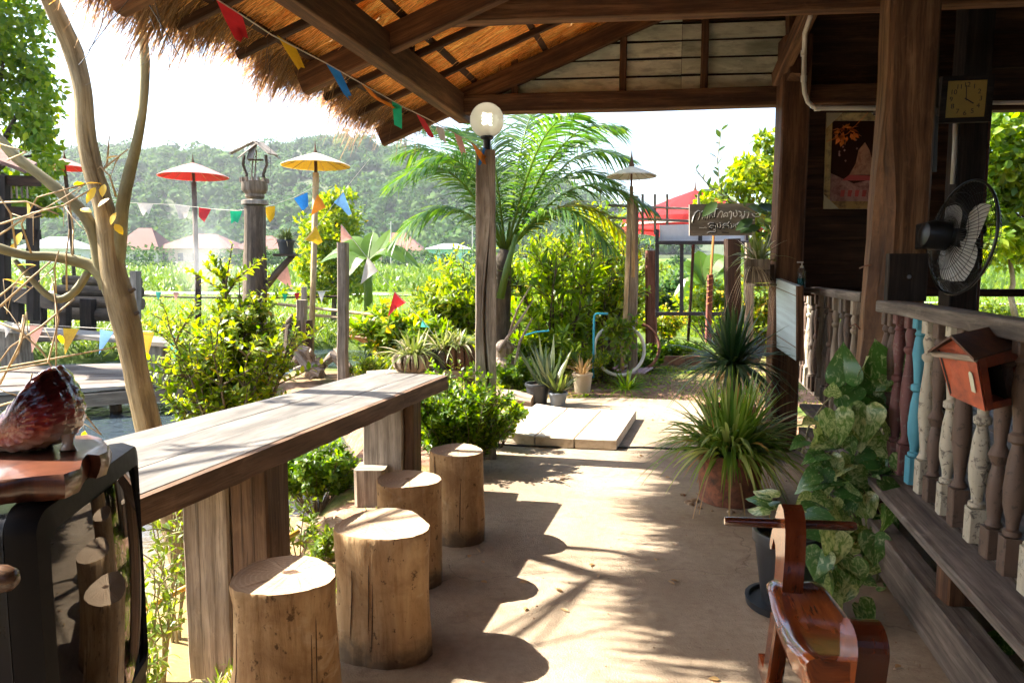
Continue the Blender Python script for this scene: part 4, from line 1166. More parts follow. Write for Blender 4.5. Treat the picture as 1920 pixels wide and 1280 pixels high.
m = MB(); m.tube([at(-95, 846, FD - .01), at(0, 797, FD - .01), at(50, 744, FD - .01), at(103, 690, FD - .01)], [.008, .009, .008, .005], 8); m.build('dorsal_ridge', M['ceramic_red'], fish, smooth=True)
for x, y in ((128, 815), (64, 832)):
    p = at(x, y, FD - .02); b = Vector((p.x + .004, p.y - .01, zs + .002)); m = MB(); m.tube([p, lerp(p, b, .6), b], [.014, .010, .016], 8); m.build('foot', M['ceramic_cream'] if x < 100 else M['ceramic_red'], fish, smooth=True)
# wooden chair whose arm end reaches into the picture
ch = thing('armchair', (-.98, .72, 0), 'wooden armchair of which only a rounded arm end shows beside the television', 'chair')
wood('chair_wood', (.06, .03, .018), (.13, .07, .04), (.20, .12, .075), rough=.35, coat=.4)
p = at(6, 1082, 1.02)
m = MB(); m.tube([p + Vector((-.55, -.02, 0)), p + Vector((-.1, 0, 0)), p + Vector((0, 0, -.002)), p + Vector((.014, 0, -.004)), p + Vector((.021, 0, -.005))], [.021, .021, .021, .017, .008], 12, squash=1.0); m.build('arm', M['chair_wood'], ch, smooth=50)
m = MB(); m.beam((p.x - .30, p.y, 0), (p.x - .30, p.y, p.z - .02), .04, .04, up=CD); m.build('leg', M['chair_wood'], ch)
m = MB(); m.beam((p.x - .55, p.y - .25, .42), (p.x - .15, p.y - .25, .42), .5, .04); m.build('seat', M['chair_wood'], ch)

# ---------------------------------------------------------------- rocking horse
HF = Vector((.107, .994, 0)).normalized(); HR = Vector((HF.y, -HF.x, 0))
hb = Vector((.885, 1.95, 0))
def hp(r, f, z): return hb + HR * r + HF * f + UP * z
horse = thing('rocking_horse', tuple(hb), 'varnished wooden rocking horse with handlebar, seen from behind', 'rocking horse')
m = MB(); R, us = [], []
for i, f in enumerate(np.linspace(-.27, .20, 25)):
    s = (f + .27) / .47
    w = float(np.interp(s, [0, .25, .6, 1], [.108, .118, .108, .086])); zt_ = .375 - .022 * math.sin(math.pi * min(1, s * 1.15)) ; th = .085
    e = .008 if i in (0, 24) else 0; w -= e; zt_ -= e * .6
    row = [hp(-w + .022 + (2 * w - .044) * k / 6, f, zt_ + .004 * (abs(k - 3) / 3) ** 2) for k in range(7)]
    row += [hp(w - .009, f, zt_ - .002), hp(w, f, zt_ - .012), hp(w - .002, f, zt_ - .03), hp(w - .02, f, zt_ - th), hp(-w + .02, f, zt_ - th), hp(-w + .002, f, zt_ - .03), hp(-w, f, zt_ - .012), hp(-w + .009, f, zt_ - .002)]
    R.append(row); us.append(f)
m.rings(R, us, [.03] * 6 + [.012, .012, .018, .06, .18, .06, .018, .012, .012]); m.build('seat', M['lacquer'], horse, smooth=48)
for r_, f_ in ((-.05, -.2), (.05, -.2), (-.045, .09), (.04, .09)):
    m = MB(); m.lathe([(.008, -.002), (.008, .0015), (.002, .002)], hp(r_, f_, .372 - .022 * math.sin(math.pi * min(1, (f_ + .27) / .47 * 1.15))), 10); m.build('peg', M['lacquer_dark'], horse)
def profile(pts, th, name, roff=0.0, mat='lacquer', side='lacquer_dark'):
    m = MB(); m.prism([hp(roff - th / 2, f, z) for f, z in pts], HR * th, m=0, side_m=1); return m.build(name, [M[mat], M[side]], horse)
head = [(.115, .32), (.105, .40), (.095, .48), (.098, .56), (.108, .60), (.128, .628), (.155, .638), (.18, .628), (.20, .60), (.232, .545), (.262, .485), (.268, .462), (.262, .45), (.25, .452), (.222, .50), (.20, .485), (.192, .45), (.195, .40), (.215, .32)]
h_ = profile(head, .062, 'head', -.028)
m = MB(); c0 = hp(-.028, .165, .572); m.tube([c0 - HR * .20, c0 - HR * .19, c0 + HR * .19, c0 + HR * .20], [.012, .015, .015, .012], 10); m.build('handlebar', M['lacquer_dark'], horse, smooth=40)
tail = [(-.30, .30)] + [(-.255 + .062 * math.cos(a), .415 + .058 * math.sin(a)) for a in np.linspace(math.pi * 1.05, -.05 * math.pi, 15)] + [(-.21, .30)]
profile(tail, .075, 'backrest', .045)
for s in (-1, 1):
    for f0, f1 in ((.11, .14), (-.20, -.25)):
        m = MB(); m.beam(hp(s * .055, f0, .33), hp(s * .07, f1, .055), .05, .06, up=HF); m.build('leg', M['lacquer'], horse)
    pts = [hp(s * .07, f, .02 + .06 * (f / .36) ** 2) for f in np.linspace(-.36, .24, 11)]
    m = MB(); R = [[p + HR * -.02, p + HR * .02, p + HR * .02 + UP * .05, p + HR * -.02 + UP * .05] for p in pts]; m.rings(R, [i * .09 for i in range(11)], [.04, .05, .04, .05]); m.build('rocker', M['lacquer_dark'], horse)

# ---------------------------------------------------------------- potted plants on the walkway
plain('terracotta', (.26, .095, .05), .8, var=.3, bump=.004, bscale=30, dirt=(.06, .035, .025))
plain('pot_black', (.018, .021, .025), .45, var=.2)
plain('pot_grey', (.16, .18, .20), .5, var=.2)
plain('potting_soil', (.06, .04, .028), .95, bump=.01)
def pot(t, c, r, h, mat, rim=.02, foot=.78, n=28, soil=True):
    m = MB(); m.lathe([(r * foot * .8, 0), (r * foot, .004), (lerp(r * foot, r, .6), h * .55), (r * .98, h - rim * 1.6), (r * 1.06, h - rim * 1.5), (r * 1.08, h - rim * .4), (r * 1.05, h), (r * .94, h), (r * .92, h * .85)], c, n, cap=True)
    o = m.build('pot', M[mat], t, smooth=35)
    if soil: m = MB(); m.lathe([(r * .3, h * .88), (r * .93, h * .86), (r * .90, h * .8)], c, 16); m.build('soil', M['potting_soil'], t)
    return o
c = Vector((1.30, 4.05, 0))
sp = thing('spider_plant', tuple(c), 'bushy plant with long arching yellow-green leaves in a chipped clay pot', 'plant')
pot(sp, c, .185, .30, 'terracotta', .03, .92)
lb = LB(); k = c + UP * .30
blades_plant(lb, tuple(k), 330, .60, .021, (.75, 1.5), (.4, .95), .13, 9)
blades_plant(lb, tuple(k), 300, .50, .020, (.35, 1.05), (.45, .95), .15, 9)
blades_plant(lb, tuple(k), 80, .30, .018, (.1, .6), (.4, .9), .16, 8)
lb.build('foliage', M['lf_spider'], sp)
lb = LB(); blades_plant(lb, tuple(k), 26, .36, .012, (-.3, .4), (1.2, 1.8), .17, 6); lb.build('dead_leaves', M['lf_dry'], sp)
# earth and broken bits round the pot foot
m = MB()
for k in range(26):
    a = random.uniform(0, 6.28); rr = random.uniform(.17, .30); r = random.uniform(.008, .03)
    p = c + Vector((math.cos(a) * rr, math.sin(a) * rr * .8 - .03, 0)); m.lathe([(r, -.004), (r * .8, r * .4), (r * .3, r * .65)], p, 6)
tag(m.build('soil_crumbs', M['bank_soil'], kind='stuff'), 'crumbs of earth scattered round the clay pot', 'soil')
c = Vector((1.66, 5.2, 0))
pd = thing('pandan_plant', tuple(c), 'dark green strap-leaved plant standing behind the clay-potted one', 'plant')
pot(pd, c, .19, .34, 'terracotta', .03, .85)
lb = LB(); kk = c + UP * .66
blades_plant(lb, tuple(kk), 170, .62, .026, (.4, 1.45), (.25, .7), .07, 7, sx=.85); blades_plant(lb, tuple(kk), 110, .5, .026, (-.1, .6), (.3, .9), .08, 7, sx=.85)
lb.build('foliage', M['lf_pandan'], pd)
lb = LB(); blades_plant(lb, tuple(kk - UP * .05), 30, .34, .02, (-.4, .5), (.6, 1.4), .1, 5); lb.build('dead_leaves', M['lf_dry'], pd)
m = MB(); m.tube([c + UP * .25, c + UP * .5, c + UP * .74 + CD * .03], [.05, .06, .04], 8); m.build('stem', M['bark_dark'], pd)
c = Vector((1.115, 2.72, 0))
bp = thing('potted_pothos', tuple(c), 'black plastic pot of variegated pothos half hidden by the rocking horse', 'plant')
m = MB(); m.lathe([(.12, 0), (.15, .005), (.155, .035), (.14, .035), (.135, .02)], c, 24); m.build('saucer', M['pot_black'], bp, smooth=40)
pot(bp, c + UP * .02, .125, .30, 'pot_black', .03, .72)
def mat_pothos():
    t = NT('pothos_leaf'); v = t.coords('UV', (1, 1, 1)); oi = t.n('ShaderNodeObjectInfo')
    st_ = t.coords('UV', (5.5, 3.6, 1)); n1 = t.noise(st_, 1.0, 6, .68, 1.6)
    lo = t.math('SUBTRACT', .555, t.math('MULTIPLY', oi.outputs['Random'], .16))
    k = t.n('ShaderNodeMapRange', {0: n1, 1: lo, 2: t.math('ADD', lo, .17)}).outputs[0]
    g = t.ramp(oi.outputs['Random'], [(0, (.05, .14, .03)), (.5, (.085, .20, .035)), (1, (.16, .27, .04))])
    y = t.ramp(oi.outputs['Random'], [(0, (.50, .58, .33)), (1, (.60, .62, .28))])
    c = t.mix(k, g, y)
    sh = t.bsdf(c, .28, t.bump(t.noise(st_, 1.2, 3), .003, .5), spec=.55)
    tr = t.n('ShaderNodeBsdfTranslucent', {0: t.mix(1.0, c, (1.6, 1.6, 1.0), 'MULTIPLY')}).outputs[0]
    t.done(t.n('ShaderNodeMixShader', {0: .3, 1: sh, 2: tr}).outputs[0])
mat_pothos()
def heart_mesh(nm, curl, fold):
    m = MB(); rows = [(-.10, .24), (0, .40), (.12, .49), (.28, .50), (.45, .44), (.62, .33), (.78, .20), (.90, .09), (1.0, .0)]
    for s in (-1, 1):
        ids = []
        for y, w in rows:
            b = [(0 if y > 0 else 0, max(y, 0), -curl * max(y, 0) ** 2), (s * w * .55, y, fold * w * .5 - curl * y * y), (s * w, y - .02, fold * w * .75 - curl * y * y + .02 * math.sin(y * 14))]
            ids.append(m.add(b))
        for i in range(len(rows) - 1):
            for j in range(2):
                q = (ids[i] + j, ids[i] + j + 1, ids[i + 1] + j + 1, ids[i + 1] + j)
                if s < 0: q = q[::-1]
                m.face(q, [(m.v[k].x + .5, m.v[k].y) for k in q])
    me = bpy.data.meshes.new(nm); me.from_pydata([tuple(v) for v in m.v], [], m.f)
    ul = me.uv_layers.new(name='UVMap'); ul.data.foreach_set('uv', [c for f in m.uv for q in f for c in q])
    me.materials.append(M['pothos_leaf']); me.polygons.foreach_set('use_smooth', [True] * len(m.f)); return me
HM = [heart_mesh('leaf', .25, .18), heart_mesh('leaf', .55, .3), heart_mesh('leaf', .1, .05)]
def place_leaf(t, p, d, n, size):
    o = bpy.data.objects.new('leaf', random.choice(HM)); col.objects.link(o); o.parent = t; ORG[o] = ORG[t]
    d = Vector(d).normalized(); n = Vector(n); s = d.cross(n).normalized(); n = s.cross(d)
    mt = Matrix((s * size * .95, d * size, n * size)).transposed().to_4x4(); mt.translation = Vector(p) - ORG[t]; o.matrix_local = mt
for k in range(12):
    a = random.uniform(0, 6.28); p = c + Vector((math.cos(a) * .08, math.sin(a) * .08, .30 + random.uniform(.03, .14)))
    place_leaf(bp, p, (math.cos(a), math.sin(a), random.uniform(-.3, .7)), (0, -.4, 1), random.uniform(.08, .12))
m = MB(); m.tube([c + UP * .26, c + UP * .38], .012, 6); m.build('stem', M['lf_green'], bp)
po = thing('pothos_vine', (1.75, 3.3, .4), 'climbing pothos with heart-shaped variegated leaves spilling from the pillar to the floor', 'plant')
STR = [[(1695, 702, 3.44), (1640, 706, 3.42), (1590, 722, 3.38), (1552, 762, 3.34), (1524, 805, 3.30), (1512, 855, 3.26)],
       [(1690, 716, 3.44), (1622, 758, 3.40), (1582, 820, 3.34), (1548, 880, 3.26), (1528, 950, 3.18)],
       [(1690, 730, 3.44), (1650, 790, 3.40), (1620, 850, 3.34), (1602, 905, 3.28), (1582, 960, 3.18), (1562, 1012, 3.08)],
       [(1690, 755, 3.44), (1722, 800, 3.40), (1706, 850, 3.34), (1664, 884, 3.28)], [(1650, 790, 3.42), (1668, 850, 3.36), (1642, 915, 3.26), (1654, 985, 3.14)],
       [(1592, 930, 3.22), (1612, 1000, 3.10), (1600, 1060, 3.0), (1622, 1122, 2.88)], [(1610, 970, 3.16), (1640, 1030, 3.04), (1657, 1090, 2.92), (1640, 1150, 2.82)],
       [(1572, 985, 3.12), (1558, 1045, 3.0), (1574, 1100, 2.9), (1558, 1150, 2.82)], [(1612, 1112, 2.9), (1640, 1176, 2.78), (1690, 1162, 2.72), (1718, 1204, 2.66)],
       [(1640, 735, 3.44), (1602, 790, 3.38), (1560, 830, 3.30), (1535, 900, 3.2)], [(1660, 770, 3.42), (1690, 820, 3.36), (1640, 870, 3.28), (1610, 940, 3.18)], [(1598, 860, 3.3), (1560, 925, 3.2), (1546, 985, 3.1)]]
m = MB()
for q in STR: m.tube([at(*p) + Vector((0, .05, 0)) for p in q], .0045, 5)
m.tube([at(1690, 690, 3.5), at(1660, 800, 3.48), at(1630, 900, 3.4), at(1600, 990, 3.3)], [.012, .014, .012, .01], 6)
def pleaf(p, size, a):
    dr = Vector((math.cos(a) * .95, -.35 + random.uniform(-.5, .35), math.sin(a)))
    nn = Vector((random.uniform(-.9, .5), -.7 + random.uniform(-.4, .5), .65 + random.uniform(-.35, .5)))
    place_leaf(po, p, dr, nn, size)
for si, q in enumerate(STR):
    P = [at(*p) for p in q]; L_ = [0]
    for i in range(len(P) - 1): L_.append(L_[-1] + (P[i + 1] - P[i]).length)
    n_ = int(L_[-1] / .052); big = si in (0, 1, 3)
    for k in range(n_):
        u = (k + random.uniform(0, .6)) / n_ * L_[-1]; i = max(j for j in range(len(P) - 1) if L_[j] <= u); f = (u - L_[i]) / (L_[i + 1] - L_[i]); p = lerp(P[i], P[i + 1], f); tg = P[i + 1] - P[i]
        a0 = math.atan2(tg.z, tg.x); a = a0 + (1 if k % 2 else -1) * random.uniform(.3, 1.25)
        if math.sin(a) > .3: a = -a * .5
        sz = random.uniform(.075, .14) * (1.35 if big and u < L_[-1] * .45 else 1.0)
        off = Vector((math.cos(a), -.3, math.sin(a))) * random.uniform(.01, .035); m.tube([p + Vector((0, .04, 0)), p + off * .6, p + off], .002, 4); pleaf(p + off, sz, a)
m.build('stem', M['bark_green'], po, smooth=True)
for px, py in ((1655, 1185), (1690, 1155), (1590, 1205), (1560, 1095)): pleaf(at(px, py, 2.70), .105, random.uniform(-2.2, -.9))
pleaf(at(1880, 1190, 2.35), .11, -1.6)
for px, py, d, s_ in ((1552, 1010, 2.62, .13), (1575, 1040, 2.6, .12), (1548, 1060, 2.62, .12), (1585, 1085, 2.58, .13), (1556, 1105, 2.6, .11), (1610, 1130, 2.6, .12), (1545, 985, 2.64, .12), (1540, 1030, 2.56, .12), (1566, 1000, 2.56, .13), (1560, 1075, 2.55, .12), (1596, 1050, 2.56, .12), (1545, 1095, 2.55, .11), (1700, 790, 3.2, .15), (1722, 830, 3.15, .13), (1690, 850, 3.15, .14), (1655, 900, 3.1, .14), (1660, 950, 3.0, .13), (1640, 1000, 2.95, .14), (1625, 760, 3.3, .18), (1700, 720, 3.3, .19), (1565, 770, 3.25, .17)): pleaf(at(px, py, d), s_, random.uniform(-2.4, -.7))

# ---------------------------------------------------------------- things on railing, posts and wall
plain('red_paint', (.42, .085, .035), .5, var=.2, dirt=(.20, .045, .025), bump=.001)
plain('rusty_roof', (.075, .038, .025), .7, var=.3, dirt=(.15, .06, .03))
plain('slot_pale', (.55, .55, .40), .6)
F0, F1 = at(1828, 666, 1.98), at(1847, 771, 1.98); L0, L1 = at(1757, 655, 2.14), at(1781, 741, 2.14); R0, R1 = at(1921, 640, 2.22), at(1927, 752, 2.20)
bh_ = thing('letterbox', tuple((F1 + L1) / 2), 'red house-shaped box with a rusty roof hanging on the railing', 'box')
rv = R0 - F0; lv_ = L0 - F0; dn = F1 - F0; B0 = F0 + rv + lv_; B1 = F1 + (R1 - F1) + (L1 - F1); AP = (F0 + L0) / 2 + UP * .042
m = MB(); m.prism([L1, F1, F0, AP, L0], rv.normalized() * .010); m.build('gable_front', M['red_paint'], bh_)
m = MB(); m.prism([p + rv * .97 for p in (L1, F1, F0, AP, L0)], rv.normalized() * .008); m.build('gable_back', M['red_paint'], bh_)
th = lv_.normalized() * .010
def rq(u, v): return F0 + rv * u + dn * v + (R1 - F1 - rv) * u * v
for nm, q in (('jamb', (.05, .19, 0, 1)), ('jamb', (.86, .955, 0, 1)), ('header', (.195, .855, 0, .27)), ('cill', (.195, .855, .88, 1))):
    u0, u1, v0, v1 = q; m = MB(); m.prism([rq(u0, v1), rq(u1, v1), rq(u1, v0), rq(u0, v0)], th); m.build(nm, M['red_paint'], bh_)
m = MB(); m.prism([L0 - lv_ * .02, L1 - lv_ * .02, L1 + (R1 - F1) * .95 - lv_ * .02, L0 + rv * .95 - lv_ * .02], -lv_.normalized() * .008); m.build('back_panel', M['timber_black'], bh_)
m = MB(); m.prism([F1 + rv * .05 + lv_ * .05, F1 + (R1 - F1) * .95 + lv_ * .05, B1 - lv_ * .05, L1 + rv * .05 - lv_ * .05], UP * .008); m.build('floor', M['red_paint'], bh_)
m = MB(); m.prism([q + rv * .5 for q in (lerp(L1, F1, .08), lerp(F1, L1, .08), lerp(F0, L0, .08), lerp(L0, F0, .08))], rv.normalized() * .004); m.build('inside_blackout', M['timber_black'], bh_)  # black sheet added inside so no light shows through the opening
m = MB(); m.prism([lerp(a_, b_, .45) + o_ for a_, b_, o_ in ((F1, L1, rv * .08), (F1, L1, rv * .93), (F0, L0, rv * .93), (F0, L0, rv * .08))], lv_.normalized() * .004); m.build('opening_blackout', M['timber_black'], bh_)  # second added black sheet, makes the inside look dark
ov = .16
for nm, e in (('roof', F0), ('roof', L0)):
    e2 = AP + (e - AP) * 1.22; s0 = -rv * .10; m = MB(); m.prism([AP + s0 + UP * .006, AP + rv * 1.1 + UP * .006, e2 + rv * 1.1, e2 + s0], UP * .007); m.build(nm, M['rusty_roof'], bh_)
m = MB(); a = lerp(L0, L1, .10) - rv * .02; b = lerp(F0, F1, .06) - rv * .02; m.beam(a + lv_ * .12, b - lv_ * .04, .012, .018); m.build('trim', M['timber_weather'], bh_)
c0 = lerp(lerp(L0, F0, .80), lerp(L1, F1, .80), .5) - rv * .004
sd = (F1 - L1).normalized(); dd = dn.normalized(); pts = [c0 + dd * .033 - sd * .009, c0 + dd * .033 + sd * .009] + [c0 - dd * .018 + sd * .009 * math.cos(a) - dd * .012 * math.sin(a) for a in np.linspace(0, math.pi, 7)]
m = MB(); m.prism(pts, -rv.normalized() * .003); m.build('slot', M['slot_pale'], bh_)
for px, py in ((1858, 600), (1896, 606)):
    p = at(px, py, 2.27); m = MB(); m.tube([p + Vector((0, .05, .0)), p + UP * .012, p + UP * .0 + Vector((0, -.03, 0)), p - UP * .04 + Vector((0, -.035, 0)), p - UP * .06 + Vector((0, -.03, 0))], .003, 6); m.build('hook', M['rust'], bh_)
# wall fan
plain('fan_black', (.012, .012, .013), .35)
cloth('fan_blade', (.85, .84, .81), .45)
fc = at(1803, 446, 3.60); FA = Vector((.985, -.07, -.11)).normalized(); fs = FA.cross(UP).normalized(); fu = fs.cross(FA)
RF = .29
fan = thing('wall_fan', tuple(fc), 'black wall fan with wire cage and pale blades on the main pillar', 'fan')
def fpt(r, a, o): return fc + (fs * math.cos(a) + fu * math.sin(a)) * r + FA * o
cage = MB()
for k in range(72):
    a = 2 * math.pi * k / 72
    cage.tube([fpt(.05, a, -.075), fpt(.15, a + .05, -.07), fpt(.24, a + .09, -.04), fpt(RF, a + .1, 0)], .0019, 3, cap=False)
    cage.tube([fpt(.045, a, .085), fpt(.16, a, .075), fpt(.245, a, .045), fpt(RF, a, 0)], .0019, 3, cap=False)
for r, o in ((.10, -.074), (.17, -.066), (.225, -.05), (.10, .082), (.18, .068), (.235, .05)):
    cage.tube([fpt(r, 2 * math.pi * k / 40, o) for k in range(41)], .0015, 4, cap=False)
cage.build('cage', M['fan_black'], fan)
m = MB(); m.tube([fpt(RF, 2 * math.pi * k / 56, 0) for k in range(57)], .0075, 6, cap=False); m.build('rim', M['fan_black'], fan, smooth=True)
for k in range(3):
    a0 = 2 * math.pi * k / 3 + .5; m = MB(); A_, B_ = [], []
    for i in range(9):
        s = i / 8; r0 = lerp(.05, .225, s); wd = .92 * math.sin(math.pi * min(.9, .2 + s * .72)) / (.55 + s * .55)
        A_.append(fpt(r0, a0 - wd, -.028)); B_.append(fpt(r0, a0 + wd, .022))
    md = [lerp(a, b, .5) * 1.0 + (fc + FA * 0 - lerp(a, b, .5)) * -.03 for a, b in zip(A_, B_)]
    m.strip(A_, md); m.strip(md, B_); m.build('blade', M['fan_blade'], fan, smooth=True)
m = MB(); m.lathe([(.0, -.04), (.045, -.035), (.05, 0), (.04, .03), (.0, .04)], fc, 20, axis=FA); m.build('hub', M['fan_black'], fan, smooth=True)
m = MB(); m.lathe([(.03, -.20), (.06, -.19), (.075, -.15), (.075, -.085), (.05, -.07)], fc, 20, axis=FA); mo = m.build('motor', M['fan_black'], fan, smooth=40)
pb = fc - FA * .15
m = MB(); m.beam(pb + Vector((.02, .0, .0)), pb + Vector((.02, .15, -.01)), .10, .13); m.build('bracket', M['fan_black'], fan)
# square clock
plain('brass_dial', (.52, .34, .08), .4, metal=.3)
ck = at(1811, 186, 4.62); cn = Vector((-.16, -.98, -.06)).normalized(); cs = cn.cross(UP).normalized() * -1; cu = cs.cross(cn) * -1
if cu.z < 0: cu = -cu
if cs.x < 0: cs = -cs
clock = thing('wall_clock', tuple(ck), 'square brass-faced clock with black numerals under the roof beams', 'clock')
def cp(x, y, o=0.0): return ck + cs * x + cu * y + cn * o
def cbox(x0, x1, y0, y1, o0, o1, nm, mat, par=None):
    m = MB(); m.prism([cp(x0, y0, o0), cp(x1, y0, o0), cp(x1, y1, o0), cp(x0, y1, o0)], cn * (o1 - o0)); return m.build(nm, M[mat], par or clock)
S_ = .118
for q in ((-.155, .155, S_ * .98, .145), (-.155, .155, -.145, -S_ * .98), (-.155, -S_, -S_ * .98, S_ * .98), (S_, .155, -S_ * .98, S_ * .98)): cbox(*q, -.045, .012, 'frame', 'timber_black')
dial = cbox(-S_, S_, -S_, S_, -.04, .0, 'dial', 'brass_dial')
for k in range(1, 13):
    a = math.pi / 2 - k * math.pi / 6
    fcv = bpy.data.curves.new('numeral', 'FONT'); fcv.body = str(k); fcv.size = .042; fcv.align_x = 'CENTER'; fcv.align_y = 'CENTER'; fcv.extrude = .0006
    tmp = bpy.data.objects.new('numeral', fcv); nm_ = bpy.data.meshes.new_from_object(tmp); bpy.data.objects.remove(tmp); bpy.data.curves.remove(fcv)
    o = bpy.data.objects.new('numeral', nm_); col.objects.link(o); o.parent = dial; ORG[o] = ORG[clock]
    mt = Matrix((cs, cu, cn)).transposed().to_4x4(); mt.translation = cp(math.cos(a) * .088, math.sin(a) * .088, .0012) - ORG[clock]; o.matrix_local = mt
    nm_.materials.clear(); nm_.materials.append(M['fan_black'])
for ang, ln, w in ((93, .085, .005), (-32, .055, .007)):
    a = math.radians(ang); m = MB(); m.beam(cp(-.01 * math.cos(a), -.01 * math.sin(a), .004), cp(ln * math.cos(a), ln * math.sin(a), .004), .002, w, up=cn.cross(cs * math.cos(a) + cu * math.sin(a))); m.build('hand', M['fan_black'], clock)
# framed print on the board wall
plain('gilt', (.40, .24, .07), .35, metal=.6, var=.3, dirt=(.08, .04, .02))
plain('corner_card', (.42, .37, .24), .7)
plain('print_dark', (.035, .012, .007), .85, spec=.1)
plain('print_pink', (.42, .22, .13), .7, var=.3, dirt=(.20, .07, .04))
plain('print_red', (.38, .05, .04), .4, var=.3)
plain('print_pale', (.36, .20, .17), .7, var=.4, dirt=(.14, .03, .025))
plain('ribbon_orange', (.62, .17, .02), .35, var=.3)
tl, tr, br_, bl_ = at(1549, 213, 5.50), at(1662, 213, 5.40), at(1655, 392, 5.42), at(1543, 392, 5.52)
pf = thing('framed_print', tuple((tl + br_) / 2), 'gilt-framed religious print with card corners and an orange ribbon bow on the wall', 'picture')
nx = (tr - tl).normalized(); ny = (tl - bl_).normalized(); nn = nx.cross(ny); nn = -nn if nn.y > 0 else nn
def pp(u, v, o=0.0): return lerp(lerp(bl_, br_, u), lerp(tl, tr, u), v) + nn * o
def pbox(u0, u1, v0, v1, o0, o1, nm, mat): m = MB(); m.prism([pp(u0, v0, o0), pp(u1, v0, o0), pp(u1, v1, o0), pp(u0, v1, o0)], nn * (o1 - o0)); return m.build(nm, M[mat], pf)
for q in ((0, .10, .085, .915), (.90, 1, .085, .915), (0, 1, 0, .08), (0, 1, .92, 1)): pbox(*q, 0, .025, 'frame', 'gilt')
pbox(.10, .90, .08, .92, .0, .008, 'print', 'print_dark')
for pts in ([(0, 1), (.26, 1), (0, .84)], [(0, 0), (.26, 0), (0, .15)], [(1, 1), (.74, 1), (1, .84)], [(1, 0), (.74, 0), (1, .15)]):
    m = MB(); m.prism([pp(u, v, .026) for u, v in pts], nn * .002); m.build('corner', M['corner_card'], pf)
def blob(pts, o, nm, mat): m = MB(); m.prism([pp(u, v, o) for u, v in pts], nn * .0012); m.build(nm, M[mat], pf)
blob([(.10, .08), (.90, .08), (.90, .22), (.78, .31), (.5, .27), (.28, .33), (.10, .38)], .0085, 'printed_ground', 'print_pale')
blob([(.30, .30), (.86, .30), (.82, .35), (.42, .36)], .010, 'printed_seat', 'print_red')
blob([(.42, .36), (.88, .36), (.80, .50), (.74, .62), (.66, .70), (.56, .62), (.52, .48)], .010, 'printed_figure', 'print_pink')
for k in range(4): blob([(.28 + .12 * k, .13), (.34 + .12 * k, .13), (.36 + .12 * k, .20), (.29 + .12 * k, .20)], .010, 'lettering', 'print_red')
for k in range(9): u = random.uniform(.2, .62); v = random.uniform(.5, .78); blob([(u, v - .012), (u + .02, v), (u, v + .014), (u - .02, v)], .0095, 'printed_star', 'print_pale')
m = MB(); m.tube([pp(0, .70, .03), pp(.35, .78, .035), pp(.68, 1.0, .03)], .003, 5); rib = m.build('ribbon', M['ribbon_orange'], pf)
lbb = LB(); foliage_cloud(lbb, tuple(pp(.33, .79, .04)), (.075, .02, .05), 46, .06, .03); lbb.build('bow', M['ribbon_orange'], pf)
# dark frames hung edge-on beside the pillar
for k, (px, y0, y1, d) in enumerate(((1756, 46, 202, 4.42), (1753, 218, 322, 4.45))):
    a, b = at(px, y0, d), at(px - 4, y1, d); f = thing('picture_frame', tuple(b), ('upper' if k == 0 else 'lower') + ' of two dark picture frames seen edge-on beside the pillar', 'picture')
    m = MB(); m.beam(a, b, .022, .07, up=Vector((.8, .6, 0))); m.build('frame', M['timber_black'], f)
    m = MB(); m.beam(a + Vector((-.026, -.012, 0)), b + Vector((-.026, -.012, 0)), .010, .016, up=Vector((.8, .6, 0))); m.build('edge', M['timber_brown'], f)
# white conduit
plain('pvc_white', (.62, .60, .54), .45)
m = MB(); D_ = 4.95
pts = [at(1520, 30, D_ - .25), at(1509, 62, D_ - .1), at(1508, 100, D_), at(1507, 150, D_), at(1509, 175, D_), at(1515, 192, D_), at(1526, 201, D_), at(1540, 203, D_), at(1600, 203, D_ - .02), at(1660, 203, D_ - .04)]
m.tube(pts, .016, 10)
cdt = thing('conduit', tuple(at(1508, 203, D_)), 'white plastic cable conduit bending round under the gable beam', 'conduit'); m.build('pipe', M['pvc_white'], cdt, smooth=True)
for px, py in ((1507, 100), (1507, 148), (1533, 203)): 
    p = at(px, py, D_); m = MB(); m.tube([p - (UP if px < 1520 else CD) * .02, p + (UP if px < 1520 else CD) * .02], .020, 10); m.build('coupling', M['pvc_white'], cdt, smooth=40)
m = MB(); D2 = 4.85; m.tube([at(1792, 222, D2), at(1790, 280, D2), at(1786, 345, D2)], .016, 8); tag(m.build('conduit', M['pvc_white'], loc=at(1786, 345, D2), smooth=True), 'upright white conduit on the jamb below the clock', 'conduit')
m = MB(); m.tube([at(1845, 193, D2), at(1960, 192, D2)], .014, 8); tag(m.build('conduit', M['pvc_white'], loc=at(1900, 193, D2), smooth=True), 'level white conduit along the lintel right of the clock', 'conduit')
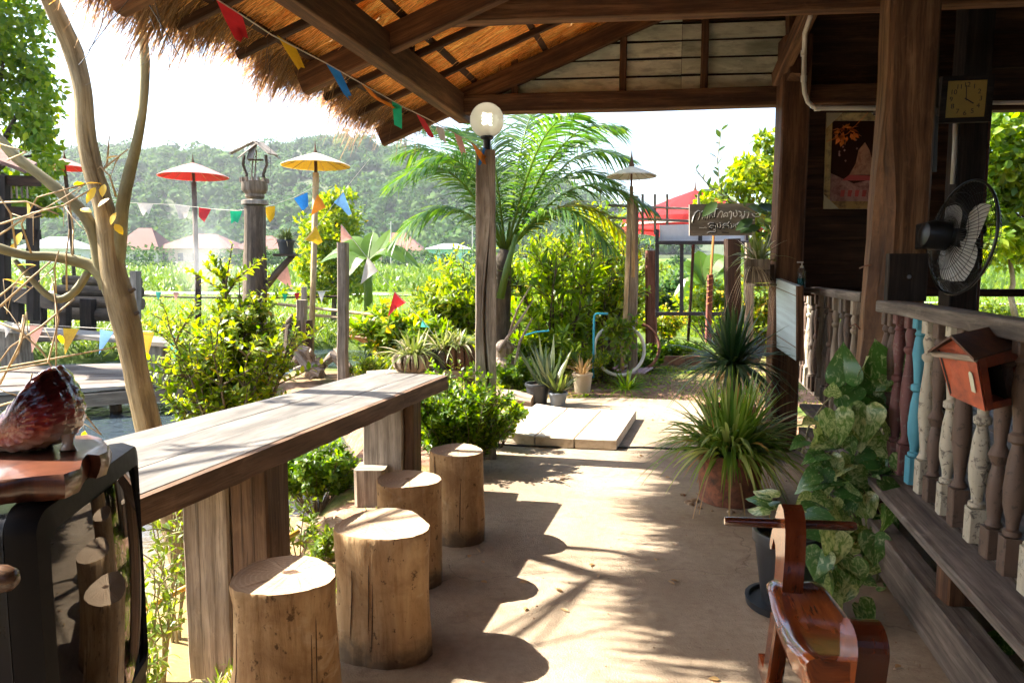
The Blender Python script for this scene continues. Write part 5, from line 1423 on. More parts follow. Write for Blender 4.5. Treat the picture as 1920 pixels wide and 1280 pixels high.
# pump bottle on the rail
t_ = NT('gel_blue'); t_.done(t_.bsdf((.05, .32, .40), .1, spec=.5, extra={'Transmission Weight': .6}))
t_ = NT('clear_plastic'); t_.done(t_.bsdf((.8, .85, .85), .08, spec=.5, extra={'Transmission Weight': .8, 'Alpha': .5}))
b0 = rail_pt(5.45, ZR + .0275); b0 = Vector((at(1502, 530, 5.2).x, 5.2, ZR + .03))
bt = thing('pump_bottle', tuple(b0), 'clear pump bottle of blue gel standing by the far post', 'bottle')
m = MB(); m.lathe([(.026, 0), (.03, .006), (.03, .07)], b0, 16); m.build('gel', M['gel_blue'], bt, smooth=40)
m = MB(); m.lathe([(.030, .071), (.030, .12), (.024, .137), (.012, .145)], b0, 16); m.build('bottle', M['clear_plastic'], bt, smooth=40)
m = MB(); m.lathe([(.013, .146), (.013, .16), (.005, .162), (.005, .185)], b0, 12); m.beam(b0 + UP * .188 + CD * .01, b0 + UP * .188 - CD * .035, .012, .01); m.build('pump', M['pvc_white'], bt)
m = MB(); m.beam(b0 + Vector((.02, 0, -.02)) - CD * .09, b0 + Vector((.02, 0, -.02)) + CD * .12, .08, .036); tag(m.build('ledge', M['deck_grey'], loc=b0 - UP * .04), 'small wooden ledge under the pump bottle', 'shelf')
# black hose across the walkway and the three pale slabs
m = MB(); m.tube([atz(930, 832, .008), atz(1000, 836, .008), atz(1100, 839, .008), atz(1200, 838, .008), atz(1290, 842, .008), atz(1400, 850, .008)], .008, 6)
tag(m.build('hose', M['fan_black'], loc=atz(1100, 839, .008), smooth=True), 'thin black hose lying across the walkway', 'hose')
plain('pale_slab', (.50, .43, .34), .85, var=.15, bump=.004, bscale=40, dirt=(.36, .29, .21))
for (a, b, c_, d_), lab in ((((938, 808), (1001, 817), (1063, 765), (1006, 756)), 'leftmost of three pale slabs lying on the walkway'), (((1004, 817), (1075, 821), (1127, 768), (1066, 765)), 'middle one of three pale slabs lying on the walkway'), (((1078, 821), (1156, 824), (1193, 769), (1130, 768)), 'rightmost of three pale slabs lying on the walkway')):
    m = MB(); q = [atz(*p, .085) for p in (a, b, c_, d_)]; ctr = sum(q, Vector()) / 4
    R = [[p + UP * -.078 for p in q], [p + (p - ctr) * .004 - UP * .008 for p in q], [lerp(p, ctr, .012) for p in q]]
    m.rings(R, [0, .08, .09], [.5]); tag(m.build('paving_slab', M['pale_slab'], loc=ctr - UP * .085), lab, 'slab', 'pale slabs on the walkway')
# ================================================================ pond side
def pxpath(pts, d=None): return [at(p[0], p[1], p[2] if d is None else d) for p in pts]
def limb(m, pts, n=10, jit=.03):
    """pts: (px, py, radius px, depth)"""
    P = [at(x, y, d) for x, y, r, d in pts]; R = [r * .80 * d / FPX * (1 + .06 * math.sin(i * 2.3)) for i, (x, y, r, d) in enumerate(pts)]
    # smooth by subdividing (Catmull-Rom)
    Q, S = [], []
    for i in range(len(P) - 1):
        p0, p1, p2, p3 = P[max(i - 1, 0)], P[i], P[i + 1], P[min(i + 2, len(P) - 1)]
        for k in range(3):
            t = k / 3
            Q.append(.5 * ((2 * p1) + (p2 - p0) * t + (2 * p0 - 5 * p1 + 4 * p2 - p3) * t * t + (3 * p1 - p0 - 3 * p2 + p3) * t ** 3)); S.append(lerp(R[i], R[i + 1], t))
    Q.append(P[-1]); S.append(R[-1]); m.tube(Q, S, n, jit=jit)
    return Q
D0 = 3.8
tree = thing('leaning_tree', tuple(at(352, 1060, 3.75)), 'leaning grey-tan tree forking into bare limbs behind the table', 'tree')
m = MB()
trunk_pts = limb(m, [(385, 1230, 33, 3.68), (358, 1110, 32, 3.7), (330, 1000, 31, 3.75), (300, 895, 30, D0), (276, 790, 29, D0), (254, 690, 29, D0), (238, 610, 29, D0), (222, 550, 32, D0), (211, 500, 28, D0), (203, 430, 23, D0), (190, 370, 22, D0), (172, 310, 21, D0), (160, 240, 20, D0), (155, 170, 20, D0), (138, 100, 20, D0), (112, 40, 19, 3.75), (85, -20, 18, 3.7), (50, -120, 16, 3.6), (30, -230, 13, 3.5)], 16, .035)
m.build('trunk', M['bark_tan'], tree, smooth=True)
m = MB()
limb(m, [(214, 520, 20, D0), (224, 440, 16, D0), (229, 390, 15, D0), (240, 335, 13, D0), (256, 270, 11, D0), (268, 200, 10, D0), (272, 120, 10, D0), (266, 50, 9, D0), (255, -10, 9, 3.75), (235, -110, 8, 3.7)], 10)
limb(m, [(215, 555, 22, D0), (196, 520, 18, D0), (172, 500, 15, D0), (145, 490, 13, 3.78), (100, 481, 12, 3.75), (50, 479, 11, 3.7), (0, 466, 11, 3.65), (-70, 440, 10, 3.6)], 10)
limb(m, [(200, 540, 16, D0), (188, 500, 14, D0), (178, 450, 14, D0), (160, 405, 14, D0), (120, 365, 13, D0), (70, 325, 12, D0), (30, 295, 12, D0), (0, 262, 11, D0), (-50, 215, 10, D0)], 10)
limb(m, [(165, 510, 8, 3.79), (142, 545, 9, 3.76), (112, 562, 9, 3.74), (85, 550, 8, 3.72), (60, 525, 7, 3.7), (28, 488, 6, 3.68)], 8)
m.build('limb', M['bark_green'], tree, smooth=True)
m = MB(); tips = []
for pts in ([(105, 560, 3.75), (106, 630, 3.74), (104, 720, 3.72)], [(135, 490, 3.77), (137, 430, 3.75), (130, 380, 3.74), (118, 350, 3.73)], [(125, 545, 3.75), (124, 480, 3.74), (130, 430, 3.73)], [(105, 550, 3.73), (102, 500, 3.72), (110, 470, 3.7)],
            [(0, 605, 3.4), (40, 622, 3.42), (80, 660, 3.45), (130, 740, 3.5), (190, 815, 3.55)], [(0, 690, 3.3), (100, 672, 3.35), (220, 650, 3.4)], [(-20, 700, 3.2), (90, 680, 3.3), (110, 600, 3.3), (98, 520, 3.3)], [(0, 575, 3.3), (60, 520, 3.35), (95, 490, 3.4)],
            [(60, 480, 3.7), (40, 420, 3.65), (70, 370, 3.6), (160, 345, 3.55)], [(30, 465, 3.66), (20, 400, 3.6), (0, 370, 3.55)], [(0, 440, 3.5), (60, 400, 3.5), (120, 385, 3.5), (180, 350, 3.5)], [(15, 300, 3.7), (50, 285, 3.6), (0, 270, 3.6)], [(218, 370, 3.8), (206, 330, 3.78), (188, 312, 3.77)],
            [(140, 560, 3.7), (80, 610, 3.6), (20, 650, 3.5), (-10, 690, 3.5)], [(0, 555, 3.4), (30, 530, 3.4), (60, 540, 3.4)], [(0, 380, 3.6), (50, 378, 3.6), (110, 402, 3.6)], [(0, 420, 3.5), (80, 395, 3.5)], [(200, 312, 3.8), (203, 280, 3.8), (205, 255, 3.8)], [(192, 318, 3.8), (240, 280, 3.8)], [(45, 590, 3.45), (35, 660, 3.42), (0, 715, 3.4)],
            [(0, 760, 3.3), (50, 745, 3.3), (60, 700, 3.3)], [(0, 720, 3.3), (40, 640, 3.3), (50, 585, 3.3)]):
    P = pxpath(pts); P = curve(P[0], P[-1], n=3) if len(P) < 3 else P; m.tube(P, [.0055 * (1 - .5 * i / len(P)) for i in range(len(P))], 5, jit=.15); tips += P[1:]
for k in range(26):
    p = random.choice(tips); e = p + Vector((random.uniform(-.25, .25), random.uniform(-.1, .1), random.uniform(-.2, .25))); m.tube(curve(p, e, sag=random.uniform(-.02, .03), n=3), [.003, .0026, .002, .0012], 4); tips.append(e)
m.build('twig', M['bamboo'], tree, smooth=True)
for x, y, l in ((244, 548, .05), (250, 592, .055)):
    p = at(x - 16, y + 4, D0); m = MB(); m.tube([p, p + Vector((.04, -.01, .012)), p + Vector((l + .03, -.015, .03))], [.022, .015, .010], 7, jit=.25); m.build('stub', M['bark_dark'], tree)
lb = LB()
for k in range(12):
    p = random.choice(tips); lb.leaves([tuple(p)], rdir(1, -1, .3), rdir(1, .2, 1), random.uniform(.05, .10), random.uniform(.03, .055), T_LEAF)
for x, y in ((205, 372), (218, 398), (196, 345), (28, 455), (40, 435), (150, 392), (215, 420)): lb.leaves([tuple(at(x, y, 3.72))], [(random.uniform(-.8, .8), -.2, random.uniform(-1, .1))], [(0, -.6, .8)], .075, .042, T_LEAF)
lb.build('yellow_leaves', M['petal_yellow'], tree)
# crown above the picture: throws the leafy shadows on walkway and table
m = MB(); lb = LB()
root = at(50, -120, 3.6)
S3 = SUN_TRAVEL / -SUN_TRAVEL.z
targets = [atz(1130, 1070, 0), atz(1200, 1120, 0), atz(1170, 1045, 0), atz(540, 760, ZT), atz(470, 745, ZT), atz(330, 850, ZT), atz(1190, 1165, 0)]
cc_ = []
for i, T in enumerate(targets):
    h = random.uniform(3.05, 3.6); c = T - S3 * (h - T.z)
    cc_.append(c)
    for q in range(2):
        e = c + Vector((random.uniform(-.2, .2), random.uniform(-.25, .25), random.uniform(-.05, .2))); tw = curve(c, e, n=3); m.tube(tw, .004, 4); sprig_leaves(lb, tw, 6, .10, .05, T_LEAF)
cc_.sort(key=lambda q: q.y)
m.tube([root] + [lerp(a_, b_, f_) for a_, b_ in zip([root + Vector((-.3, -.2, .6))] + cc_[:-1], cc_) for f_ in (.5, 1.0)], [.012] + [.008 - .0004 * i for i in range(len(cc_) * 2)], 6)
for k in range(4):
    e = root + Vector((random.uniform(-2.6, -1.6), random.uniform(-2.2, -1.2), random.uniform(.3, 1.0))); tw = curve(root, e, sag=-.1, n=4); m.tube(tw, [.016, .012, .009, .006, .004], 5)
    for q in range(5):
        e2 = e + Vector((random.uniform(-.4, .4), random.uniform(-.4, .4), random.uniform(-.2, .3))); t2 = curve(e, e2, n=3); sprig_leaves(lb, t2, 10, .10, .055, T_LEAF)
m.build('branch', M['bark_green'], tree); lb.build('crown', M['lf_fresh'], tree)

# ---------------------------------------------------------------- big leafy tree and hut at the far side of the pond's left end
def leafy_tree(name, label, base, trunk_top, crowns, n, L, W, mat, tr=.12, tmpl=T_DIAMOND, cat='tree', group=None, bark='bark_dark'):
    t = thing(name, tuple(base), label, cat, group)
    m = MB(); pth = curve(base, trunk_top, n=5, wob=.05); m.tube(pth, [tr * (1 - .1 * i) for i in range(6)], 8, jit=.05)
    for c, r in crowns: m.tube(curve(trunk_top, Vector(c), sag=-.1, n=3, wob=.05), [tr * .5, tr * .38, tr * .25, tr * .1], 6)
    m.build('trunk', M[bark], t, smooth=True)
    lb = LB(); tot = sum(r[0] * r[1] * r[2] for c, r in crowns) ** 1
    w = [(r[0] * r[2]) for c, r in crowns]
    for (c, r), ww in zip(crowns, w): 
        k = int(n * ww / sum(w)); sub = max(4, k // 45)
        for q in range(sub):                 # clumps within the crown, gaps between
            d = rdir(1)[0]; cc = np.array(c) + d * np.array(r) * random.uniform(.35, .95); foliage_cloud(lb, cc, np.array(r) * random.uniform(.22, .36), k // sub, L, W, tmpl, shell=.3)
    lb.build('crown', M[mat], t); return t
leafy_tree('broadleaf_tree', 'tall leafy tree rising behind the leaning trunk at the picture edge', at(-60, 560, 13), at(-20, 330, 13),
           [(tuple(at(10, 60, 13)), (1.1, .9, 1.0)), (tuple(at(45, 190, 13)), (.85, .8, .8)), (tuple(at(70, 290, 13)), (.7, .7, .6)), (tuple(at(-60, 120, 13)), (1.2, 1, 1.4)), (tuple(at(60, 370, 13)), (.6, .6, .5)), (tuple(at(-40, -60, 13)), (1.1, 1, 1)), (tuple(at(-70, 320, 13)), (1.0, .9, .9))], 9000, .16, .10, 'lf_fresh', .14)
hut = thing('waterside_hut', tuple(at(0, 560, 10.5)), 'small dark hut with low tiled roof behind the bare branches', 'hut')
m = MB(); a, b = at(-260, 170, 10.6), at(70, 312, 10.0); c_, d_ = at(-260, 215, 9.4), at(48, 325, 9.6)
plain('tile_brown', (.20, .10, .075), .8, var=.3, bump=.01)
m.prism([c_, d_, b, a], UP * .05); m.build('roof', M['tile_brown'], hut)
for px, y0, y1, d in ((8, 330, 600, 9.9), (62, 385, 600, 9.9), (-80, 330, 620, 9.6)): m = MB(); m.beam(at(px, y1, d), at(px, y0, d), .12, .12, up=CD, seg=4, jit=.006); m.build('post', M['timber_black'], hut)
for y0, mat in ((398, 'timber_dark'), (440, 'timber_black'), (340, 'timber_dark')): m = MB(); m.beam(at(-100, y0 - 4, 9.9), at(75, y0, 9.9), .06, .14); m.build('beam', M[mat], hut)
for k in range(9): m = MB(); x = -30 + k * 10; m.beam(at(x, 345, 9.95), at(x + 2, 372, 9.95), .03, .02, up=CD); m.build('slat', M['timber_weather'], hut)
# ---------------------------------------------------------------- landing stage
ZD = -.03
dock = thing('landing_stage', tuple(atz(100, 740, -.3)), 'weathered plank landing stage standing in the pond', 'dock')
f0, f1 = atz(-330, 752, ZD), atz(335, 722, ZD); back = Vector((.18, 1, 0)).normalized()
DX = (f1 - f0).normalized()
for k in range(10):
    a = f0 + back * (.06 + k * .27); b = f1 + back * (.06 + k * .27) + DX * random.uniform(-.12, .08)
    m = MB(); m.beam(a + UP * random.uniform(-.012, .012), b + UP * random.uniform(-.012, .012), .245, .045, seg=8, jit=.006); m.build('plank', M['deck_grey' if k % 3 else 'timber_grey'], dock)
m = MB(); m.beam(f0 - UP * .11, f1 - UP * .11 + DX * .05, .16, .16, seg=10, jit=.012); m.build('edge_beam', M['timber_weather'], dock)
for px in (-200, 20, 180, 325):
    p = atz(px, 728, ZD); m = MB(); m.tube([p + back * .3 - UP * .06, p + back * .3 - UP * 1.0], .07, 8, jit=.05); m.build('pile', M['bark_dark'], dock)
# bench-like counter along the stage
cn_ = thing('dock_counter', tuple(atz(200, 700, ZD)), 'long sunlit plank counter on the landing stage with pennants along its edge', 'table')
ca, cb = at(-80, 608, 9.6), at(392, 645, 8.35)
ca.z = cb.z = .5
ca = atz(-80, 607, .52); cb = atz(392, 648, .52)
m = MB(); m.beam(ca, cb, .42, .06, seg=8, jit=.004); m.build('top', M['table_wood'], cn_)
for px in (60, 316):
    s = (px + 80) / 472; p = lerp(ca, cb, s); m = MB(); m.beam((p.x, p.y, ZD), (p.x, p.y, .49), .24, .34, up=CD, seg=4, jit=.006); m.build('leg', M['timber_weather' if px == 60 else 'timber_grey'], cn_)
p = lerp(ca, cb, .86); m = MB(); m.beam((p.x + .1, p.y + .5, ZD), (p.x + .1, p.y + .5, .30), .3, .3, up=CD, seg=3, jit=.01); tag(m.build('block_seat', M['timber_dark'], loc=(p.x + .1, p.y + .5, ZD)), 'dark timber block seat behind the landing-stage counter', 'stool')
fe = thing('dock_railing', tuple(at(60, 640, 12)), 'dark heavy plank railing at the back of the landing stage', 'railing')
m = MB(); m.beam(at(-120, 520, 12.6), at(128, 572, 11.6), .10, .26, seg=5, jit=.008); m.build('rail', M['timber_black'], fe)
for px, y0, y1, d in ((30, 560, 640, 12.3), (72, 570, 640, 12.1), (118, 575, 640, 11.8), (165, 560, 630, 12.2), (-30, 560, 650, 12.4)): m = MB(); m.beam(at(px, y1, d), at(px, y0, d), .14, .22, up=CD, seg=3, jit=.008); m.build('post', M['timber_black'], fe)
m = MB(); m.beam(at(-60, 632, 11.6), at(140, 634, 11.4), .5, .08, seg=4, jit=.006); m.build('bench_plank', M['deck_grey'], fe)
for k, (y, x0, x1, r) in enumerate(((590, 110, 258, .115), (568, 104, 266, .11), (547, 112, 264, .105), (528, 122, 262, .09))):
    d = 12.4 + .12 * k; P = [at(x0, y - 3, d), at((x0 + x1) / 2, y, d - .1), at(x1, y + 1, d - .2)]
    m = MB(); m.tube(P, r, 10, jit=.09); tag(m.build('log', M['bark_dark'], loc=P[1], smooth=40), ('lowest', 'second from below', 'third from below', 'topmost')[k] + ' of the four dark logs piled behind the landing stage', 'log', 'logs piled behind the landing stage')
m = MB(); m.beam(at(254, 600, 12.0), at(254, 508, 12.0), .14, .12, up=CD, seg=3, jit=.01); tag(m.build('log_stake', M['timber_grey'], loc=at(254, 600, 12)), 'upright grey stake holding the pile of dark logs', 'stake')

# ---------------------------------------------------------------- paper parasols on poles
cloth('parasol_cream', (.72, .66, .55), .35); cloth('parasol_pink', (.70, .42, .38), .4); cloth('parasol_red', (.58, .05, .05), .5); cloth('parasol_yellow', (.66, .40, .04), .5)
def parasol(px, ytop, yrim, hw, d, base, over, under, label, pole='bamboo', tilt=(0, 0), pr=.022, nseg=24, pole_r2=None, scallop=0.0):
    c = at(px, yrim, d); R = hw * d / FPX; H = (yrim - ytop) * d / FPX * 1.0
    bs = at(base[0], base[1], d); t = thing('parasol', tuple(bs), label, 'parasol', 'parasols round the pond')
    def cp_(r, a, off=0): return c + Vector((math.cos(a) * r, math.sin(a) * r, H * (1 - (r / R) ** 1.15) - off + tilt[0] * math.cos(a) * r))
    for nm, off, mt in (('canopy', 0, over), ('lining', .012, under)):
        m = MB(); rs = [.03, .3, .6, .85, 1.0]
        rg = [[cp_(R * r * (1 + (scallop if (j % 2 and r > .9) else 0)), 2 * math.pi * j / nseg, off) for j in range(nseg)] for r in rs]
        m.rings(rg, [r * R for r in rs], [2 * math.pi * R / nseg], cap=False); m.build(nm, M[mt], t)
    for k in range(nseg // 2):
        a = 2 * math.pi * k / (nseg // 2); m = MB(); m.tube([cp_(R * .04, a, .02), cp_(R * .55, a, .026), cp_(R * .98, a, .022)], R * .008 + .001, 4); m.build('rib', M['bamboo'], t)
    m = MB(); m.lathe([(.035, -.02), (.03, .02), (.016, .06), (.008, .14), (.002, .2)], c + UP * H * .98, 8); m.build('finial', M['timber_brown'], t, smooth=40)
    m = MB(); m.tube([bs, lerp(bs, c, .4) + Vector((.01, 0, 0)), c - UP * .12], pr, 8, jit=.02); m.build('pole', M[pole], t, smooth=True)
    m = MB(); m.tube([c - UP * .13, c + UP * H], pr * .55, 6); m.build('shaft', M['timber_brown'], t)
    return t
parasol(363, 306, 331, 61, 15, (371, 618), 'parasol_pink', 'parasol_red', 'red-lined paper parasol on a tall pole, left of the lantern post', pole='bark_dark', pr=.055)
parasol(592, 287, 310, 62, 11.5, (583, 660), 'parasol_cream', 'parasol_yellow', 'cream paper parasol with yellow lining on a bamboo pole', pr=.05)
parasol(122, 298, 315, 42, 14, (142, 560), 'parasol_pink', 'parasol_red', 'small pink paper parasol half hidden by the leaning trunk', pole='bark_dark', pr=.035)
parasol(1184, 312, 330, 46, 8.3, (1187, 520), 'parasol_cream', 'parasol_cream', 'white paper parasol crossed by palm shadows on the garden post', pole='bamboo', pr=.022)
t_um = parasol(1302, 358, 412, 132, 13.5, (1290, 640), 'parasol_red', 'parasol_red', 'large red garden umbrella behind the name board', pole='timber_dark', pr=.03, nseg=16)
m = MB(); c = at(1302, 412, 13.5); R = 132 * 13.5 / FPX; A_, B_ = [], []
for k in range(49):
    a = 2 * math.pi * k / 48; A_.append(c + Vector((math.cos(a) * R, math.sin(a) * R, .005))); B_.append(c + Vector((math.cos(a) * R * 1.02, math.sin(a) * R * 1.02, -.24 - .03 * math.sin(a * 8))))
m.strip(A_, B_); m.build('valance', M['parasol_red'], t_um)
m = MB(); m.strip([p - UP * .10 + (p - c).normalized() * .03 for p in A_], [p - UP * .14 + (p - c).normalized() * .033 for p in A_]); m.build('valance_stripe', M['parasol_cream'], t_um)

# ---------------------------------------------------------------- carved lantern post
DL = 8.6
lp = thing('lantern_post', tuple(at(480, 650, DL)), 'old carved timber post topped by a little shingled lantern roof', 'post')
m = MB(); R, us = [], []
for i in range(10):
    y = lerp(690, 387, i / 9); p = at(478, y, DL); w = lerp(.155, .125, i / 9); R.append([p + Vector((math.cos(a) * w * (1 + random.uniform(-.05, .05)) * (.86 if k % 4 == 0 else 1), math.sin(a) * w, 0)) for k, a in enumerate(np.linspace(0, 2 * math.pi, 16, endpoint=False))]); us.append(i * .22)
m.rings(R, us, [.055]); m.build('shaft', M['bark_dark'], lp)
p = at(478, 380, DL); m = MB(); m.lathe([(.13, -.03), (.158, -.025), (.158, .02), (.13, .03)], p, 24); m.build('collar', M['timber_grey'], lp, smooth=40)
p = at(478, 372, DL); m = MB(); m.lathe([(.10, 0), (.115, .02), (.11, .05), (.135, .075), (.152, .10), (.152, .20), (.135, .205), (.13, .15)], p, 24); m.build('bowl', M['timber_weather'], lp, smooth=40)
for k in range(14):
    a = 2 * math.pi * k / 14; q = p + Vector((math.cos(a) * .148, math.sin(a) * .148, .19)); m = MB(); m.beam(q, q + UP * .05, .02, .045, up=(math.cos(a), math.sin(a), 0)); m.build('merlon', M['timber_weather'], lp)
for s in (-1, 1):
    b = at(478 + s * 18, 342, DL); e = at(478 + s * 20, 291, DL); m = MB(); m.tube([b, lerp(b, e, .3) + Vector((s * -.02, 0, 0)), lerp(b, e, .65) + Vector((-s * .01, 0, 0)) + Vector((s * .03, 0, 0)), e], [.018] * 4, 8); m.build('arm', M['bark_dark'], lp, smooth=True)
    m = MB(); m.tube([at(474 + s * 3, 345, DL), at(478 + s * 3, 282, DL)], .009, 6); m.build('rod', M['timber_grey'], lp)
for (x0, y0), (x1, y1), w in (((482, 268), (447, 296), .11), ((476, 266), (432, 288), .05), ((484, 266), (512, 290), .12), ((484, 268), (525, 298), .045), ((478, 266), (468, 298), .07)):
    a, b = at(x0, y0, DL), at(x1, y1, DL - (.12 if x1 in (447, 512, 468) else -.05)); m = MB(); m.beam(a, b, w * 1.3, .014, seg=2); m.build('shingle', M['timber_grey'], lp)
m = MB(); m.tube([at(466, 300, DL), at(494, 300, DL)], .012, 6); m.tube([at(480, 266, DL - .05), at(480, 266, DL + .1)], .014, 6); m.build('ridge', M['bark_dark'], lp)
m = MB(); m.tube([at(488, 550, DL), at(520, 510, DL - .05), at(552, 476, DL - .1)], [.05, .042, .035], 8, jit=.1); m.build('bracket', M['bark_dark'], lp, smooth=True)
m = MB(); m.beam(at(515, 478, DL - .1), at(555, 478, DL - .1), .14, .03); m.build('shelf', M['bark_dark'], lp)
# basket orchid on the bracket
def basket_plant(name, label, c, r, h, mat, nbl, L, leaf, wd=.02, slats=0, cat='plant', el=(.2, 1.4), dr=(.3, .9)):
    c = Vector(c); t = thing(name, tuple(c), label, cat)
    if slats:
        for k in range(slats):
            a = 2 * math.pi * (k + .5) / slats; m = MB(); P = [c + Vector((math.cos(a) * r * f, math.sin(a) * r * f, h * z)) for f, z in ((.72, 0), (.98, .25), (1.04, .55), (.95, .85), (.82, 1.0))]
            wv = 2 * math.pi * r / slats * .82; tg = Vector((-math.sin(a), math.cos(a), 0)); no = Vector((math.cos(a), math.sin(a), 0)) * .022
            m.rings([[p - tg * wv / 2, p + tg * wv / 2, p + tg * wv * .42 + no, p - tg * wv * .42 + no] for p in P], [.0, .3 * h, .6 * h, .85 * h, h], [wv, .02, wv, .02]); m.build('stave', M[mat], t)
        m = MB(); m.lathe([(r * .68, .0), (r * .9, h * .3), (r * .95, h * .6), (r * .74, h * .96), (r * .3, h * .98)], c, 18); m.build('filling', M['potting_soil'], t)
    else: pot(t, c, r, h, mat, .02)
    lb = LB(); blades_plant(lb, tuple(c + UP * h * .95), nbl, L, wd, el, dr, r * .6, 6); lb.build('foliage', M[leaf], t); return t
basket_plant('basket_orchid', 'dark basket of strappy orchids on the lantern post bracket', at(537, 476, DL - .1), .10, .17, 'pot_black', 60, .26, 'lf_orchid', .02)
# posts by the water
def old_post(px, y0, y1, w, d, mat, label, lean=0, name='mooring_post'):
    a, b = at(px + lean, y1, d), at(px, y0, d); ww = w * d / FPX; m = MB(); m.beam(a, b, ww, ww, up=CD, ch=ww * .12, seg=7, jit=ww * .05); return tag(m.build(name, M[mat], loc=a), label, 'post')
old_post(643, 455, 735, 18, 8.0, 'timber_weather', 'tall squared wooden post standing behind the table end')
old_post(566, 562, 690, 17, 9.2, 'timber_weather', 'thick cracked post beside the bamboo parasol pole')
old_post(579, 600, 690, 11, 9.1, 'timber_dark', 'short dark post leaning on the thick cracked post')
old_post(570, 538, 590, 9, 10.5, 'timber_grey', 'slim grey post end behind the thick cracked post')
old_post(372, 512, 622, 8, 13.8, 'timber_dark', 'thin dark stake beside the red-lined parasol pole')
# bamboo rails on the far bank
for k, (a, b, lab) in enumerate((((505, 568, 14.5), (720, 592, 13.4), 'upper of two bamboo rails along the far bank'), ((580, 590, 14.2), (720, 602, 13.3), 'lower of two bamboo rails along the far bank'))):
    m = MB(); m.tube([at(*a), at(*b)], .035, 6); tag(m.build('bamboo_rail', M['bamboo'], loc=at(*a)), lab, 'rail')
m = MB(); m.tube([at(240, 553, 14.2), at(330, 557, 14.2), at(480, 559, 14.2), at(640, 555, 14.4)], .02, 5); tag(m.build('wire', M['timber_dark'], loc=at(330, 557, 14.2)), 'dark wire strung along the bank behind the pond', 'wire')
# driftwood
dw = thing('driftwood', tuple(at(590, 700, 8.8)), 'heap of twisted pale driftwood roots at the pond edge', 'driftwood')
for k in range(15):
    x0 = random.uniform(560, 655); x1 = x0 + random.uniform(-60, 60); d = random.uniform(8.5, 9.1)
    y0 = random.uniform(668, 708); P = [at(x0, y0, d), at(lerp(x0, x1, .4) , y0 - random.uniform(0, 25), d - .05), at(x1, y0 + random.uniform(-10, 12), d + .1)]
    m = MB(); m.tube([P[0], lerp(P[0], P[1], .6) + UP * .03, P[1], lerp(P[1], P[2], .5) + Vector((0, .06, .02)), P[2]], [.03, .06, .05, .045, .018], 8, jit=.22); m.build('root', M['driftwood'], dw)
m = MB(); m.tube(pxpath([(552, 655), (556, 665), (575, 690), (600, 700)], 8.5), [.022, .035, .05, .06], 8, jit=.2); m.build('root', M['driftwood'], dw)
m = MB(); m.tube(pxpath([(545, 690), (546, 640), (540, 610), (552, 592)], 9.0), [.10, .085, .06, .05], 9, jit=.25); m.tube(pxpath([(560, 690), (556, 640), (558, 600)], 9.0), [.07, .06, .03], 8, jit=.25); m.build('stump', M['bark_dark'], dw)

# ---------------------------------------------------------------- bunting
for nm, c in (('flag_red', (.62, .03, .035)), ('flag_yellow', (.72, .42, .02)), ('flag_blue', (.03, .22, .62)), ('flag_orange', (.70, .22, .02)), ('flag_green', (.02, .45, .22)), ('flag_white', (.66, .60, .55)), ('flag_pink', (.68, .34, .27)), ('flag_skyblue', (.20, .42, .72)), ('flag_teal', (.10, .55, .42))): cloth(nm, c, .5)
plain('string', (.55, .50, .42), .8)
def bunting(label, string, flags, sr=.003):
    """string: (px,py,d) points; flags: (colour, outline px..., d)"""
    S = [at(*p) for p in string]; t = thing('bunting', tuple(S[len(S) // 2]), label, 'bunting')
    m = MB(); m.tube(S, sr, 5); m.build('string', M['string'], t)
    for colr, pts, d in flags:
        m = MB(); k = len(pts); P = []
        ymin = min(p[1] for p in pts); ymax = max(p[1] for p in pts)
        for i, (x, y) in enumerate(pts):
            dd = d(x) if callable(d) else d
            v = (y - ymin) / max(1, ymax - ymin); P.append(at(x, y, dd + .03 * v * math.sin(x * .9)))
        c = sum(P, Vector()) / k + Vector((0, random.choice((-1, 1)) * .012, 0))
        m.add(P + [c])
        for i in range(k): m.face((i, (i + 1) % k, k), [(P[i].x, P[i].z), (P[(i + 1) % k].x, P[(i + 1) % k].z), (c.x, c.z)])
        m.build('flag', M['flag_' + colr], t, smooth=True)
    return t
def z8(l): return [(300 + x / 3.2, y / 3.2) for x, y in l]
def z2(l): return [(640 + x / 2.977, y / 2.977) for x, y in l]
def z1(l): return [(x / 2.977, y / 2.977) for x, y in l]
def z4(l): return [(x / 2.977, 400 + y / 2.977) for x, y in l]
def z5(l): return [(380 + x / 5.33, 220 + y / 5.33) for x, y in l]
dE = lambda x: 1 / lerp(1 / 2.75, 1 / 4.88, (x - 400) / 500)
